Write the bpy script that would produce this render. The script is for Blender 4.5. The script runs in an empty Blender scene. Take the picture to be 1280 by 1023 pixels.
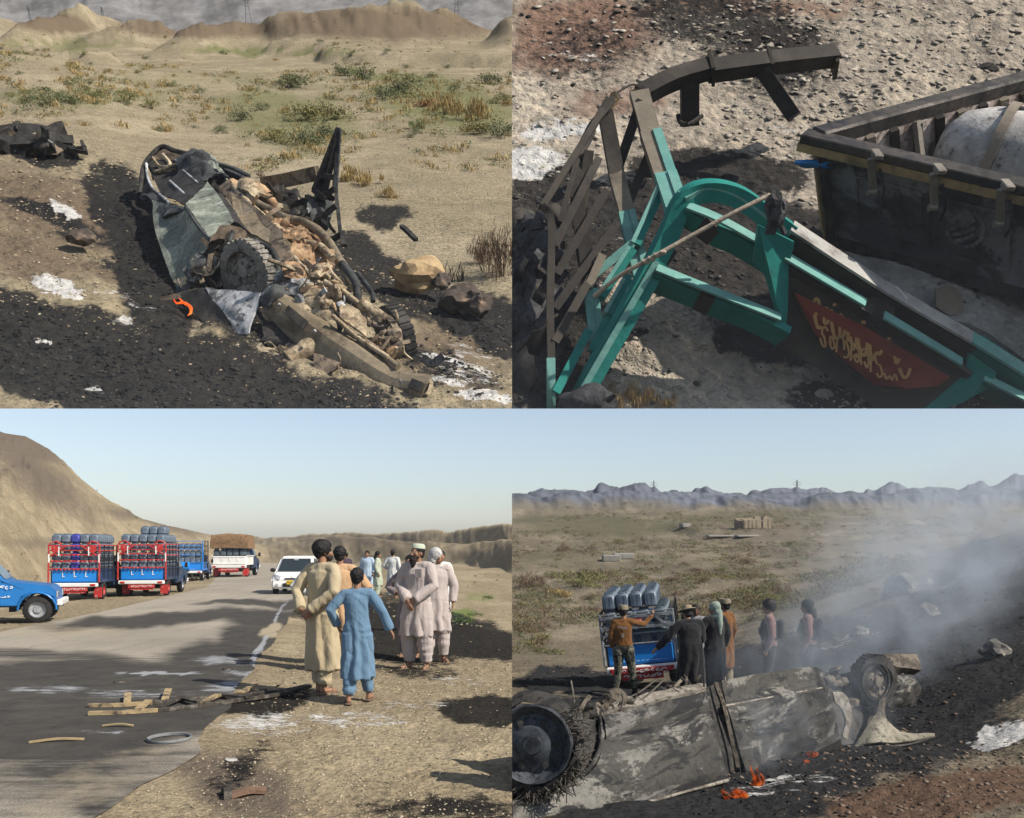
import bpy, bmesh, math, random
import numpy as np
from mathutils import Vector, Matrix, Quaternion, noise as mnoise
random.seed(7)
R = math.radians
C = bpy.context.scene.collection
SC = bpy.context.scene
F = 1100.0          # focal length in photo pixels (photo 1280 wide)
HP = 665.0          # row of the level horizon line
# ---------------------------------------------------------------- camera
cd = bpy.data.cameras.new('camera'); cam = bpy.data.objects.new('camera', cd); C.objects.link(cam)
cam.location = (0, 0, 0); cam.rotation_euler = (R(90), 0, 0)
cd.sensor_width = 36; cd.lens = 36*F/1280; cd.shift_y = (HP-511.5)/1280
cd.clip_start = 0.1; cd.clip_end = 400000
SC.camera = cam
# ---------------------------------------------------------------- sky and sun
SUN = Vector((0.67, -0.32, 0.68)).normalized()
w = bpy.data.worlds.new('World'); SC.world = w; w.use_nodes = True
nt = w.node_tree; bg = nt.nodes['Background']
sky = nt.nodes.new('ShaderNodeTexSky'); sky.sky_type = 'NISHITA'; sky.sun_disc = False
sky.sun_elevation = math.asin(SUN.z); sky.sun_rotation = math.atan2(SUN.x, SUN.y)
sky.air_density = 1.0; sky.dust_density = 0.5; sky.ozone_density = 4.0; sky.altitude = 0
hs = nt.nodes.new('ShaderNodeHueSaturation'); hs.inputs['Saturation'].default_value = .66; nt.links.new(sky.outputs[0], hs.inputs['Color']); nt.links.new(hs.outputs[0], bg.inputs[0]); bg.inputs[1].default_value = 0.102
sl = bpy.data.lights.new('sun', 'SUN'); sl.energy = 5.0; sl.angle = R(0.6); sl.color = (1, 0.92, 0.80)
so = bpy.data.objects.new('sun', sl); C.objects.link(so)
so.rotation_euler = SUN.to_track_quat('Z', 'Y').to_euler()
SC.view_settings.view_transform = 'Standard'; SC.view_settings.look = 'None'
SC.view_settings.exposure = 0.42; SC.view_settings.gamma = 1.0; SC.view_settings.use_curve_mapping = False
SC.cycles.max_bounces = 5; SC.cycles.volume_bounces = 0; SC.cycles.transparent_max_bounces = 16
SC.cycles.volume_step_rate = 2.0; SC.cycles.volume_max_steps = 96

# ---------------------------------------------------------------- numpy noise
def _h(ix, iy, s):
    n = (ix.astype(np.int64)*374761393 + iy.astype(np.int64)*668265263 + s*982451653) & 0x7fffffff
    n = ((n ^ (n >> 13))*1274126177) & 0x7fffffff
    return ((n ^ (n >> 16)) & 0xffff)/65535.0
def vn(x, y, s=0):
    x = np.asarray(x, float); y = np.asarray(y, float)
    fx = np.floor(x); fy = np.floor(y); tx = x-fx; ty = y-fy
    tx = tx*tx*(3-2*tx); ty = ty*ty*(3-2*ty)
    a = _h(fx, fy, s); b = _h(fx+1, fy, s); c = _h(fx, fy+1, s); d = _h(fx+1, fy+1, s)
    return (a+(b-a)*tx)*(1-ty)+(c+(d-c)*tx)*ty
def fbm(x, y, o=4, s=0, g=0.5):
    t = 0; a = 1; n = 0
    for i in range(o):
        t = t+a*(vn(x, y, s+i)-0.5); n += a; a *= g; x = np.asarray(x)*2.03+11.3; y = np.asarray(y)*1.97+5.7
    return t/n*2
def ridg(x, y, o=4, s=0):
    t = 0; a = 1; n = 0
    for i in range(o):
        t = t+a*(1-np.abs(vn(x, y, s+i)*2-1)); n += a; a *= 0.5; x = np.asarray(x)*2.03+3.3; y = np.asarray(y)*2.03+7.7
    return t/n
def sst(a, b, x):
    t = np.clip((np.asarray(x, float)-a)/(b-a), 0, 1); return t*t*(3-2*t)
def itp(x, pts):
    return np.interp(x, [p[0] for p in pts], [p[1] for p in pts])

# ---------------------------------------------------------------- the four places
class Place:
    def __init__(s, name, yh, scale, h):
        s.name = name; s.th = math.atan((HP-yh)/F); s.s = scale; s.h = h
        s.W = Matrix.Rotation(s.th, 4, 'X') @ Matrix.Scale(scale, 4)
        s.c, s.n = math.cos(s.th), math.sin(s.th)
    def ray(s, px, py):
        x = (px-640)/F; z = (HP-py)/F
        return Vector((x, s.c+s.n*z, -s.n+s.c*z))
    def P(s, px, py, d):
        r = s.ray(px, py); return r*(d/r.y)
    def G(s, px, py, d0=1.5, dz=0.0):
        r = s.ray(px, py); r = r/r.y
        ds = d0*np.power(1.012, np.arange(0, 520))
        zz = s.h(r.x*ds, ds)+dz
        below = np.nonzero(r.z*ds < zz)[0]
        if len(below) == 0: return r*ds[-1]
        i = below[0]; lo = ds[max(i-1, 0)]; hi = ds[i]
        for _ in range(12):
            m = (lo+hi)/2
            if r.z*m < float(s.h(np.array([r.x*m]), np.array([m]))[0])+dz: hi = m
            else: lo = m
        return r*hi
    def pix(s, v):          # local points -> photo pixels, used to place stains and painted shade on the ground
        v = np.asarray(v); y = v[..., 1]*s.c-v[..., 2]*s.n; z = v[..., 1]*s.n+v[..., 2]*s.c
        y = np.maximum(y, 1e-3)
        return 640+F*v[..., 0]/y, HP-F*z/y
    def hz(s, x, y): return float(s.h(np.array([float(x)]), np.array([float(y)]))[0])
    def up(s, p, dz=0.0): return Vector((p[0], p[1], s.hz(p[0], p[1])+dz))

def h_LL(x, y):
    x = np.asarray(x, float); y = np.asarray(y, float); yy = np.maximum(y, .5); u = x/yy
    px = 640+F*u
    z = np.full_like(yy, -1.6)
    xr = itp(yy, XR); xl = itp(yy, XL)
    off = np.maximum(x-xr, xl-x)                      # >0 off the road
    z = z - 0.03*sst(0, .5, off)
    z = z + 0.035*fbm(x*1.1, yy*1.1, 3, 5)*sst(0, 1.5, off) + 0.02*fbm(x*9, yy*9, 2, 9)*sst(0, .6, off)
    xe = itp(yy, XE)
    dr = sst(0, 4.5, x-xe)
    low = -3.6+0.5*fbm(x*.12, yy*.12, 4, 21)
    low = low+sst(26, 60, yy)*(2.5+0.5*fbm(x*.1, yy*.05, 4, 2))
    z = z*(1-dr)+low*dr
    fr = sst(110, 140, yy)*sst(xr+2, xr+9, x)
    z = z+fr*0.6*(0.6+fbm(x*.09, yy*.09, 4, 33))
    # left hill
    top = itp(px, [(-700, 470), (-200, 505), (0, 541), (30, 545), (60, 561), (80, 577), (100, 598), (130, 622), (165, 645), (210, 657), (260, 668), (300, 672), (330, 684), (380, 692)])
    db = itp(px, [(-700, 22), (0, 31), (60, 42), (160, 60), (260, 95), (330, 130)])
    dt = itp(px, [(-700, 60), (0, 74), (100, 84), (200, 115), (330, 150)])
    zt = dt*(690-top)/F
    t = np.clip((yy-db)/(dt-db), 0, 1.0)
    gul = ridg(x*.10+.05*yy, yy*.035, 5, 40)-0.5
    k = sst(0, 1, t)*.45+t*.55
    hill = -1.6+(zt+1.6)*k+(gul*4.6+(ridg(x*.35+.2*yy, yy*.12, 4, 44)-.5)*1.3+fbm(x*.7, yy*.7, 4, 60)*.7)*k*(1-k)*3.2*sst(0, 6, zt)+(1-sst(300, 380, px))*0.0
    hill = np.where(yy > dt, zt-(yy-dt)*.35, hill)
    use = (1-sst(330, 385, px))*sst(0, .06, t)
    z = np.where(use > 0, np.maximum(z, z*(1-use)+hill*use), z)
    # far hills
    top2 = 676+6*fbm(px/38, px*0, 4, 71)+itp(px, [(200, 6), (330, 2), (430, -5), (520, -2), (580, 2), (700, -2), (1200, -6)])
    q = itp(px, [(300, 1.0), (420, .72), (520, .5), (640, .34)]); D0 = 140*q; D1 = 182*q
    t2 = np.clip((yy-D0)/(D1-D0), 0, 1); z2 = -1.2-2*(1-q)+(D1*(690-top2)/F+1.2+2*(1-q))*sst(0, 1, t2)
    z2 = z2+(ridg(px/34+yy*.02, yy*.05/q, 4, 80)-.55)*1.3*q*t2*(1-t2)*4
    z2 = np.where(yy > D1, z2-(yy-D1)*.12, z2)
    z = np.where(yy > D0, np.maximum(z, z2), z)
    top3 = 664+6*fbm(px/30, px*0, 5, 91)+itp(px, [(300, 8), (400, 4), (520, -1), (560, -3), (640, -8), (1200, -14)])
    E0 = 200*q; E1 = 240*q
    t3 = np.clip((yy-E0)/(E1-E0), 0, 1); z3 = -3+(E1*(690-top3)/F+3)*t3**.8+(ridg(px/20+yy*.05, yy*.06, 4, 95)-.5)*2.2*q*t3*(1-t3)*4
    z3 = np.where(yy > E1, z3-(yy-E1)*.5, z3)
    z = np.where(yy > E0, np.maximum(z, z3), z); z = np.where(yy > E1, np.minimum(z, z3), z)
    return z
XR = [(1, -2.45), (7, -2.5), (10.35, -3.2), (17.6, -4.64), (39, -9), (60, -13.9), (90, -21.5), (135, -34), (175, -36)]
XL = [(1, -10), (17.6, -10.2), (23.5, -10.9), (40, -13.8), (60, -20), (90, -30), (135, -44), (175, -46)]
XE = [(1, 3.5), (9, 1.6), (15.3, 0), (20.7, -1.5), (32, -4.2), (45, -7.3), (60, -10.5), (90, -18), (140, -30)]

def h_LR(x, y):
    x = np.asarray(x, float); y = np.asarray(y, float); yy = np.maximum(y, .5); px = 640+F*x/yy
    base = -1.35-.14*yy
    plain = -6+5.3*np.clip((yy-50)/90, 0, 1)**.8+0.45*fbm(x*.06, yy*.06, 4, 3)+.12*fbm(x*.4, yy*.4, 3, 4)
    k = sst(24, 44, yy-0.10*x)
    z = base*(1-k)+plain*k
    x0 = 4.6+.03*yy
    z = z+.33*np.maximum(0, x-x0)*(1-.93*sst(34, 58, yy))*(1-.35*sst(40, 80, x))+.10*fbm(x*.5, yy*.5, 4, 14)*(1-k)+.05*fbm(x*3, yy*3, 3, 15)*(1-k)
    # little scarps of the wadi on the plain
    z = z+k*(.5*sst(.0, .05, fbm(x*.025+3, yy*.05, 3, 50))-.25)*(1-sst(100, 190, yy))
    z = z+1.6*np.exp(-((x-9)/9)**2-((yy-50)/5)**2)*0.5
    tops = [(122, 618, 7, 34, 60), (134, 614, 9, 50, 61), (146, 610, 10, 26, 62)]
    for d, tp, am, wl, sd in tops:
        tp_ = tp+am*fbm(px/wl, px*0, 4, sd)*1.3+itp(px, [(640, 1), (800, 0), (900, 5), (1050, 3), (1180, -2 if d < 140 else -6), (1280, -6 if d < 140 else -14)])
        t = np.clip((yy-(d-13))/13, 0, 1); zz = -1.6+(d*(625-tp_)/F+1.6)*t**.75+(ridg(px/22+yy*.08, yy*.05, 4, sd+5)-.5)*1.3*t*(1-t)*4
        zz = np.where(yy > d, zz-(yy-d)*.3, zz)
        z = np.where(yy > d-13, np.maximum(z, zz), z)
    return z

def h_UL(x, y):
    x = np.asarray(x, float); y = np.asarray(y, float); yy = np.maximum(y, .5); u = x/yy
    bank = -2.0-.13*(x+3.5)+.07*fbm(x*1.3, yy*1.3, 4, 3)+.035*fbm(x*6, yy*6, 3, 6)
    plain = -5+.5*fbm(x*.05, yy*.05, 4, 12)+.10*fbm(x*.5, yy*.5, 3, 13)
    dc = np.minimum(7.6-1.0*x, 14.6)+.5*fbm(x*.7, x*0, 3, 77)
    k = sst(0, 5.5, yy-dc)
    z = bank*(1-k)+plain*k
    # left ochre rise of the plain, low scarps
    z = z+k*1.8*sst(-.30, -.52, u)*sst(30, 50, yy)*(1-sst(70, 95, yy))
    sc = fbm(x*.02+5, yy*.035, 3, 22)
    z = z+k*(1.5*sst(.02, .10, sc)-.7)*sst(40, 70, yy)
    px = 640+F*u*.93
    def mound(cx, w, d, dd, hh, sd):
        g = np.exp(-np.abs((x/d-cx)/w)**2.2)*np.exp(-((yy-d)/dd)**2)
        return hh*g*(1+.45*(ridg(x*.10+yy*.03, yy*.04, 5, sd)-.5)*2)+hh*.10*np.minimum(g*2, 1)*fbm(x*.3, yy*.3, 3, sd)
    for a in [(-.17, .09, 190, 22, 4.3, 1), (-.08, .06, 200, 22, 4.1, 2), (-.30, .03, 175, 14, 3.9, 3), (-.37, .045, 190, 16, 4.3, 5), (-.47, .02, 180, 14, 3.8, 6), (-.22, .03, 210, 20, 4.0, 7),
              (-.42, .03, 200, 16, 3.9, 8), (-.53, .05, 205, 14, 4.0, 9), (.0, .02, 160, 14, 3.8, 10)]:
        z = z+mound(*a)
    t = np.clip((yy-300)/130, 0, 1)
    z = z+sst(0, 1, t)*(34+16*fbm(x*.012, x*0, 3, 70))*(.55+.9*ridg(x*.02+yy*.004, yy*.006, 5, 71))
    return z

def h_UR(x, y):
    x = np.asarray(x, float); y = np.asarray(y, float)
    z = -2.0+.05*fbm(x*.9, y*.9, 4, 5)+.018*fbm(x*4, y*4, 3, 6)+.016*fbm(x*17, y*17, 3, 8)
    z = z+.16*np.exp(-((x-.55)/.5)**2-((y-3.15)/.28)**2)      # sooty mound behind the rail
    z = z+.35*sst(4.6, 7.5, y)
    return z
LL = Place('LL', 690, 1.0, h_LL)
LR = Place('LR', 625, 1.0, h_LR)
UL = Place('UL', 20, 340.0, h_UL)
UR = Place('UR', -450, 100.0, h_UR)

# ---------------------------------------------------------------- material helper
class M:
    def __init__(s, name, rough=.9, metal=0.0, spec=.3):
        s.m = bpy.data.materials.new(name); s.m.use_nodes = True; s.t = s.m.node_tree; s.b = s.t.nodes['Principled BSDF']
        s.b.inputs['Roughness'].default_value = rough; s.b.inputs['Metallic'].default_value = metal
        s.b.inputs['Specular IOR Level'].default_value = spec
        s._o = None; s.sc = 1.0
    def n(s, t): return s.t.nodes.new(t)
    def L(s, a, b): s.t.links.new(a, b)
    def put(s, i, v):
        if hasattr(v, 'is_linked') or hasattr(v, 'links'): s.L(v, i)
        elif isinstance(v, (tuple, list)): i.default_value = (*v, 1) if len(v) == 3 and len(i.default_value) == 4 else v
        else: i.default_value = v
    @property
    def obj(s):
        if s._o is None: s._o = s.n('ShaderNodeTexCoord').outputs['Object']
        return s._o
    def map(s, sc=(1, 1, 1), rot=(0, 0, 0), loc=(0, 0, 0)):
        m = s.n('ShaderNodeMapping'); s.L(s.obj, m.inputs[0]); m.inputs['Scale'].default_value = sc; m.inputs['Rotation'].default_value = rot; m.inputs['Location'].default_value = loc
        return m.outputs[0]
    def noise(s, scale, det=4, rough=.55, vec=None, dist=0):
        n = s.n('ShaderNodeTexNoise'); n.inputs['Scale'].default_value = scale; n.inputs['Detail'].default_value = det
        n.inputs['Roughness'].default_value = rough; n.inputs['Distortion'].default_value = dist; s.L(vec or s.obj, n.inputs['Vector']); return n.outputs[0]
    def vor(s, scale, feat='F1', out=0, vec=None, rnd=1):
        n = s.n('ShaderNodeTexVoronoi'); n.feature = feat; n.inputs['Scale'].default_value = scale; n.inputs['Randomness'].default_value = rnd; s.L(vec or s.obj, n.inputs['Vector']); return n.outputs[out]
    def ramp(s, f, st, interp='LINEAR'):
        r = s.n('ShaderNodeValToRGB'); s.L(f, r.inputs[0]); e = r.color_ramp.elements; r.color_ramp.interpolation = interp
        while len(e) < len(st): e.new(.5)
        for i, (p, c) in enumerate(st):
            e[i].position = p; c = (c, c, c) if isinstance(c, (int, float)) else c; e[i].color = (*c, 1)
        return r.outputs[0]
    def mix(s, f, a, b, mode='MIX'):
        m = s.n('ShaderNodeMix'); m.data_type = 'RGBA'; m.blend_type = mode; s.put(m.inputs[0], f); s.put(m.inputs[6], a); s.put(m.inputs[7], b); return m.outputs[2]
    def math(s, op, a, b=0.0, c=None, clamp=False):
        m = s.n('ShaderNodeMath'); m.operation = op; m.use_clamp = clamp; s.put(m.inputs[0], a); s.put(m.inputs[1], b)
        if c is not None: s.put(m.inputs[2], c)
        return m.outputs[0]
    def attr(s, name):
        a = s.n('ShaderNodeAttribute'); a.attribute_name = name; return a.outputs['Fac']
    def col(s, c): s.put(s.b.inputs['Base Color'], c); return s
    def bump(s, h, strength=.5, dist=.01):
        b = s.n('ShaderNodeBump'); b.inputs['Strength'].default_value = strength; b.inputs['Distance'].default_value = dist; s.L(h, b.inputs['Height']); s.L(b.outputs[0], s.b.inputs['Normal']); return s
    def th(s, fac, nz, lo, hi, amt=.5):     # attribute mask broken up by noise, then thresholded
        v = s.math('ADD', fac, s.math('MULTIPLY', s.math('SUBTRACT', nz, .5), amt))
        return s.math('MULTIPLY', s.ramp(v, [(lo, 0.0), (hi, 1.0)]), s.math('GREATER_THAN', fac, .004))

def ground_mat(name, S, cols, scorch_shade=(.012, .012, .013), ash=(.55, .54, .52), veg=None, gs=14, relief=1.0, extra=None, big=.25, tint=None, rock=None):
    m = M(name, .97, spec=.05)
    a = m.noise(big, 5, .6); b = m.noise(big*7, 5, .65); c = m.noise(gs*2.2, 4, .7)
    col = m.ramp(a, [(.30, cols[0]), (.47, cols[1]), (.60, cols[2]), (.72, cols[0])])
    col = m.mix(m.ramp(b, [(.35, 0.0), (.7, .55)]), col, cols[3])
    vc = m.vor(gs, out=1); g = m.n('ShaderNodeSeparateColor'); m.L(vc, g.inputs[0])
    col = m.mix(m.math('MULTIPLY', m.ramp(b, [(.3, .25), (.6, 1.0)]), .55), col, m.ramp(g.outputs[0], [(.0, (.35, .35, .35)), (.5, (1, 1, 1)), (.8, (1.2, 1.15, 1.1)), (1, (1.7, 1.6, 1.5))]), 'MULTIPLY')
    col = m.mix(1.0, col, m.ramp(c, [(.25, .62), (.7, 1.25)]), 'MULTIPLY')
    if tint: col = m.mix(m.th(m.attr('tint'), m.noise(big*9, 5, .7), .3, .6), col, m.mix(m.ramp(c, [(.3, 0.), (.7, 1.)]), tint, tuple(v*.55 for v in tint)))
    if veg: col = m.mix(m.th(m.attr('veg'), m.noise(big*26, 5, .8), .36, .85, 1.3), col, veg)
    if rock: col = m.mix(m.attr('rock'), col, m.mix(m.ramp(m.noise(big*.5, 6, .7), [(.35, 0.), (.65, 1.)]), rock, tuple(v*.45 for v in rock)))  # far mountain colour, with distance haze put into it
    nz = m.noise(big*24, 9, .80); nz2 = m.noise(gs*.9, 4, .7)
    col = m.mix(m.math('MULTIPLY', m.th(m.attr('scorch_shade'), nz, .36, .60, 1.7), m.ramp(nz2, [(.3, .99), (.75, .90)])), col, scorch_shade)  # layer holds real scorch and a few painted cast shadows
    col = m.mix(m.th(m.attr('ash'), m.noise(big*30, 8, .8, m.map((.6, 1.5, 1))), .52, .66, 2.0), col, m.mix(m.ramp(nz2, [(.35, 0.), (.65, 1.)]), ash, tuple(v*.6 for v in ash)))
    m.col(col)
    hgt = m.math('ADD', m.math('MULTIPLY', m.vor(gs, 'SMOOTH_F1'), -.6), m.math('ADD', m.math('MULTIPLY', c, .4), m.math('MULTIPLY', m.noise(gs*.35, 5, .65), 1.0)))
    m.bump(hgt, .9*relief, .06*S*14/gs)
    return m.m

# ---------------------------------------------------------------- mesh helpers
def mesh_np(name, v, f, mat=None, attrs=None, smooth=False):
    me = bpy.data.meshes.new(name); v = np.asarray(v, np.float32); f = np.asarray(f, np.int32)
    n = len(f); k = f.shape[1]
    me.vertices.add(len(v)); me.vertices.foreach_set('co', v.ravel())
    me.loops.add(n*k); me.loops.foreach_set('vertex_index', f.ravel())
    me.polygons.add(n); me.polygons.foreach_set('loop_start', np.arange(0, n*k, k, dtype=np.int32))
    me.update(calc_edges=True)
    if smooth: me.shade_smooth()
    if attrs:
        for k2, a in attrs.items():
            at = me.attributes.new(k2, 'FLOAT', 'POINT'); at.data.foreach_set('value', np.asarray(a, np.float32).ravel())
    if mat: me.materials.append(mat)
    return me
def tagk(o, **k):
    for a, b in k.items():
        if b: o[a] = b
    return o
def blobs(P, v, bl, warp=10, wl=26, seed=0):
    px, py = P.pix(v)
    wx = px+warp*fbm(px/wl, py/wl, 4, 300+seed); wy = py+warp*.6*fbm(px/wl, py/wl, 4, 400+seed)
    out = np.zeros(len(px))
    for b in bl:
        cx, cy, rx, ry = b[:4]; an = R(b[4]) if len(b) > 4 else 0; st = b[5] if len(b) > 5 else 1; so_ = b[6] if len(b) > 6 else .45
        dx = wx-cx; dy = wy-cy; X = dx*math.cos(an)+dy*math.sin(an); Y = -dx*math.sin(an)+dy*math.cos(an)
        r = np.sqrt((X/rx)**2+(Y/ry)**2)
        out = np.maximum(out, st*(1-sst(1-so_, 1+so_, r)))
    return out
def fan(P, name, us, ds, mat, masks, clips, lift=0.0, label=None, kind='structure', xs=None):
    U, D = np.meshgrid(us, ds); X = U*D; Y = D.copy()
    Z = P.h(X.ravel(), Y.ravel())+lift
    v = np.stack([X.ravel(), Y.ravel(), Z], 1)
    nu = len(us); nd = len(ds)
    i = np.arange((nd-1)*(nu-1)); r = i//(nu-1); c = i % (nu-1); a = r*nu+c
    f = np.stack([a, a+1, a+nu+1, a+nu], 1)
    at = {k: (fn(v) if callable(fn) else blobs(P, v, *fn)) for k, fn in masks.items()}
    me = mesh_np(name, v, f, mat, at, smooth=True)
    o = bpy.data.objects.new(name, me); C.objects.link(o); o.matrix_world = P.W; o['kind'] = kind
    if clips: clip(o, clips)
    return o
def clip(o, planes, cap=False):
    """saw an object off at the edge of its piece of ground (planes: world point, world normal of the side cut away)"""
    mw = o.matrix_world.copy(); inv = mw.inverted()
    par = o.parent
    if par is not None:
        mw = par.matrix_world @ o.matrix_local; 
        if par.parent is not None: mw = par.parent.matrix_world @ par.matrix_local @ o.matrix_local
        inv = mw.inverted()
    if o.type != 'MESH' or len(o.data.vertices) == 0: return
    co = np.empty(len(o.data.vertices)*3, np.float32); o.data.vertices.foreach_get('co', co); co = co.reshape(-1, 3)
    m3 = np.array(mw)
    wc = co @ m3[:3, :3].T + m3[:3, 3]
    todo = []
    for p, n in planes:
        s = (wc-np.array(p)) @ np.array(n)
        if (s > 1e-4).all(): return 'gone'
        if (s > 1e-4).any(): todo.append((p, n))
    if not todo: return
    if o.data.users > 1: o.data = o.data.copy()
    bm = bmesh.new(); bm.from_mesh(o.data)
    for p, n in todo:
        pl = inv @ Vector(p); nl = (inv.to_3x3() @ Vector(n)).normalized() if True else None
        nl = (mw.to_3x3().transposed() @ Vector(n)).normalized()
        g = bmesh.ops.bisect_plane(bm, geom=bm.verts[:]+bm.edges[:]+bm.faces[:], plane_co=pl, plane_no=nl, clear_outer=True)
        if cap:
            ed = [e for e in g['geom_cut'] if isinstance(e, bmesh.types.BMEdge)]
            if ed:
                try: bmesh.ops.holes_fill(bm, edges=ed, sides=0)
                except Exception: pass
    bm.to_mesh(o.data); bm.free()
SEAM = (HP-511)/F
CUT_UP = ((0, 0, 0), Vector((0, SEAM, -1)).normalized())       # below the row seam
CUT_L = ((0, 0, 0), Vector((1, 0, 0)))                          # keep x<0
CUT_R = ((0, 0, 0), Vector((-1, 0, 0)))                         # keep x>0
def inv_rows(d0, d1, n, mixp=.85):
    t = np.linspace(0, 1, n); a = 1/((1-t)/d0+t/d1); b = d0*(d1/d0)**t
    return a*mixp*(1-t)+b*(1-mixp*(1-t))

# ================================================================ GROUNDS
mLL = ground_mat('roadside_gravel', 1, [(.30, .25, .17), (.255, .21, .14), (.35, .295, .20), (.18, .15, .10)], gs=22, veg=(.12, .15, .05), tint=(.16, .13, .10))
def mk_LL():
    us = np.concatenate([np.linspace(-1.3, -.60, 40)[:-1], np.linspace(-.60, 0, 420)])
    ds = inv_rows(2.6, 262, 430, .8)
    sc = [(490, 800, 90, 28, 8, 1), (590, 805, 70, 22, 6, 1), (440, 765, 80, 16, 0, .9), (600, 888, 55, 20, 0, .98), (530, 770, 100, 14, 10, .9), (330, 880, 60, 16, -6, .8), (560, 1010, 120, 20, 0, .7, .8), (300, 960, 60, 25, -40, .6, .8),  # patches lowest down paint cast shadows from the camera side
          (480, 745, 40, 8, 0, .6), (520, 840, 60, 10, 0, .6, .6)]
    ash = [(325, 905, 66, 15, -3, .68, .9), (350, 915, 40, 9, 0, .6, .8), (440, 900, 90, 12, 0, .55), (290, 948, 10, 3, 0, .9), (520, 880, 60, 9, 0, .45), (575, 850, 50, 8, 0, .45)]
    veg = [(575, 772, 22, 12, 0, .9), (600, 748, 20, 8, 0, .6)]
    ti = [(300, 985, 90, 40, 20, .75, .8), (560, 930, 60, 20, 0, .4, .8), (40, 590, 130, 30, 35, .62, .9), (20, 555, 70, 20, 20, .8, .9), (190, 650, 90, 10, 14, .6, .9), (480, 675, 180, 9, 0, .5, .9), (60, 680, 80, 12, 5, .5, .9)]
    fan(LL, 'roadside_ground', us, ds, mLL, {'scorch_shade': (sc, 14, 30, 1), 'ash': (ash, 12, 16, 2), 'veg': (veg,), 'tint': (ti,)}, [CUT_L])
    # asphalt road, a sheet just above the ground
    m = M('worn_asphalt', .88, spec=.25)
    a = m.noise(.35, 5, .6); b = m.noise(3, 5, .7); g = m.noise(70, 3, .6)
    st = m.noise(1.0, 4, .6, m.map((1.6, .12, 1), (0, 0, R(-14))))
    col = m.ramp(a, [(.3, (.25, .225, .185)), (.6, (.33, .295, .24))])
    col = m.mix(m.ramp(st, [(.4, 0.), (.7, .5)]), col, (.17, .155, .13))
    col = m.mix(1.0, col, m.ramp(g, [(.3, .60), (.7, 1.35)]), 'MULTIPLY')
    col = m.mix(m.math('MULTIPLY', m.th(m.attr('scorch_shade'), m.noise(4.0, 9, .80, m.map((.22, 1.3, 1))), .26, .78, 1.5), m.ramp(b, [(.3, .97), (.75, .82)])), col, (.026, .025, .024))
    col = m.mix(m.th(m.attr('ash'), m.noise(7, 9, .8, m.map((.4, 1.5, 1))), .42, .62, 1.9), col, (.27, .28, .30))
    col = m.mix(m.th(m.attr('dust'), m.noise(3, 6, .7), .3, .8, .8), col, (.32, .27, .19))
    m.col(col); cr_ = m.ramp(m.vor(.55, 'DISTANCE_TO_EDGE', vec=m.map((1, .5, 1))), [(.0, 1.), (.012, 0.)]); m.col(m.mix(m.math('MULTIPLY', cr_, m.ramp(a, [(.45, 0.), (.6, .6)])), col, (.04, .036, .032)))
    m.bump(m.math('ADD', g, m.math('MULTIPLY', b, 2)), .5, .014)
    m.put(m.b.inputs['Roughness'], m.ramp(b, [(.3, .7), (.6, .92)]))
    ds = inv_rows(2.8, 170, 300, .8); nw = 110; v = []
    for d in ds:
        l = float(itp(d, XL)); r = float(itp(d, XR)); wd = r-l
        for j in range(nw):
            t = j/(nw-1); x = l+wd*t
            e = 0.12*math.sin(d*2.1)*0
            if j == nw-1: x += .10*(float(vn(np.array([d*2.0]), np.array([.5]), 3)[0])-.5)*2
            v.append((x, d, -1.6))
    v = np.array(v); v[:, 2] = -1.590+.010*fbm(v[:, 0]*.4, v[:, 1]*.4, 2, 3)*sst(-.02, .3, np.minimum(itp(v[:, 1], XR)-v[:, 0], 1))
    nd = len(ds); i = np.arange((nd-1)*(nw-1)); r_ = i//(nw-1); c_ = i % (nw-1); a_ = r_*nw+c_
    f = np.stack([a_, a_+1, a_+nw+1, a_+nw], 1)
    sc = [(150, 850, 260, 26, 0, 1, .3), (300, 830, 110, 30, 0, 1, .4), (60, 900, 190, 60, 0, .98, .4), (230, 880, 130, 40, 0, .98), (200, 775, 170, 9, -3, .9, .5), (350, 775, 80, 14, 0, .95), (310, 755, 70, 4, 0, .8), (375, 755, 45, 8, 0, .9),
          (90, 960, 100, 30, 0, .75, .7), (120, 1005, 34, 28, 20, .7, .6), (330, 800, 60, 25, 0, 1), (60, 820, 160, 8, 2, .7, .6), (90, 965, 240, 60, 0, .62, .9)]  # small near patch paints the cast shadow of whoever holds the camera
    ash = [(330, 805, 3.4, 70, 27, .85, .8), (300, 858, 60, 9, -6, .62, .9), (170, 868, 90, 8, 0, .50, .9), (275, 826, 40, 6, 0, .62, .9), (130, 915, 40, 3, 0, .5, .9), (300, 842, 26, 4, 0, .65, .9), (200, 842, 60, 2.5, 0, .7), (60, 862, 60, 6, 0, .5)]
    du = [(310, 700, 60, 6, 0, .5), (100, 990, 120, 40, -20, .45, .9), (180, 945, 60, 14, -12, .4, .8), (60, 790, 120, 10, 0, .5), (340, 787, 14, 9, -25, .9)]
    at = {'scorch_shade': blobs(LL, v, sc, 12, 40, 5), 'ash': blobs(LL, v, ash, 8, 16, 6), 'dust': blobs(LL, v, du, 10, 20, 7)}
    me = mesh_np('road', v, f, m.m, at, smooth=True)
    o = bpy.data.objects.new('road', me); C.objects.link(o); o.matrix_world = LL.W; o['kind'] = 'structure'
mk_LL()
mLR = ground_mat('desert_plain', 1, [(.185, .160, .118), (.145, .125, .092), (.24, .205, .15), (.095, .085, .065)], gs=13, veg=(.09, .085, .05), scorch_shade=(.020, .021, .024), tint=(.13, .085, .06), big=.16, rock=(.15, .165, .20))  # mountain rock is blued and paled to carry distance haze
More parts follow.
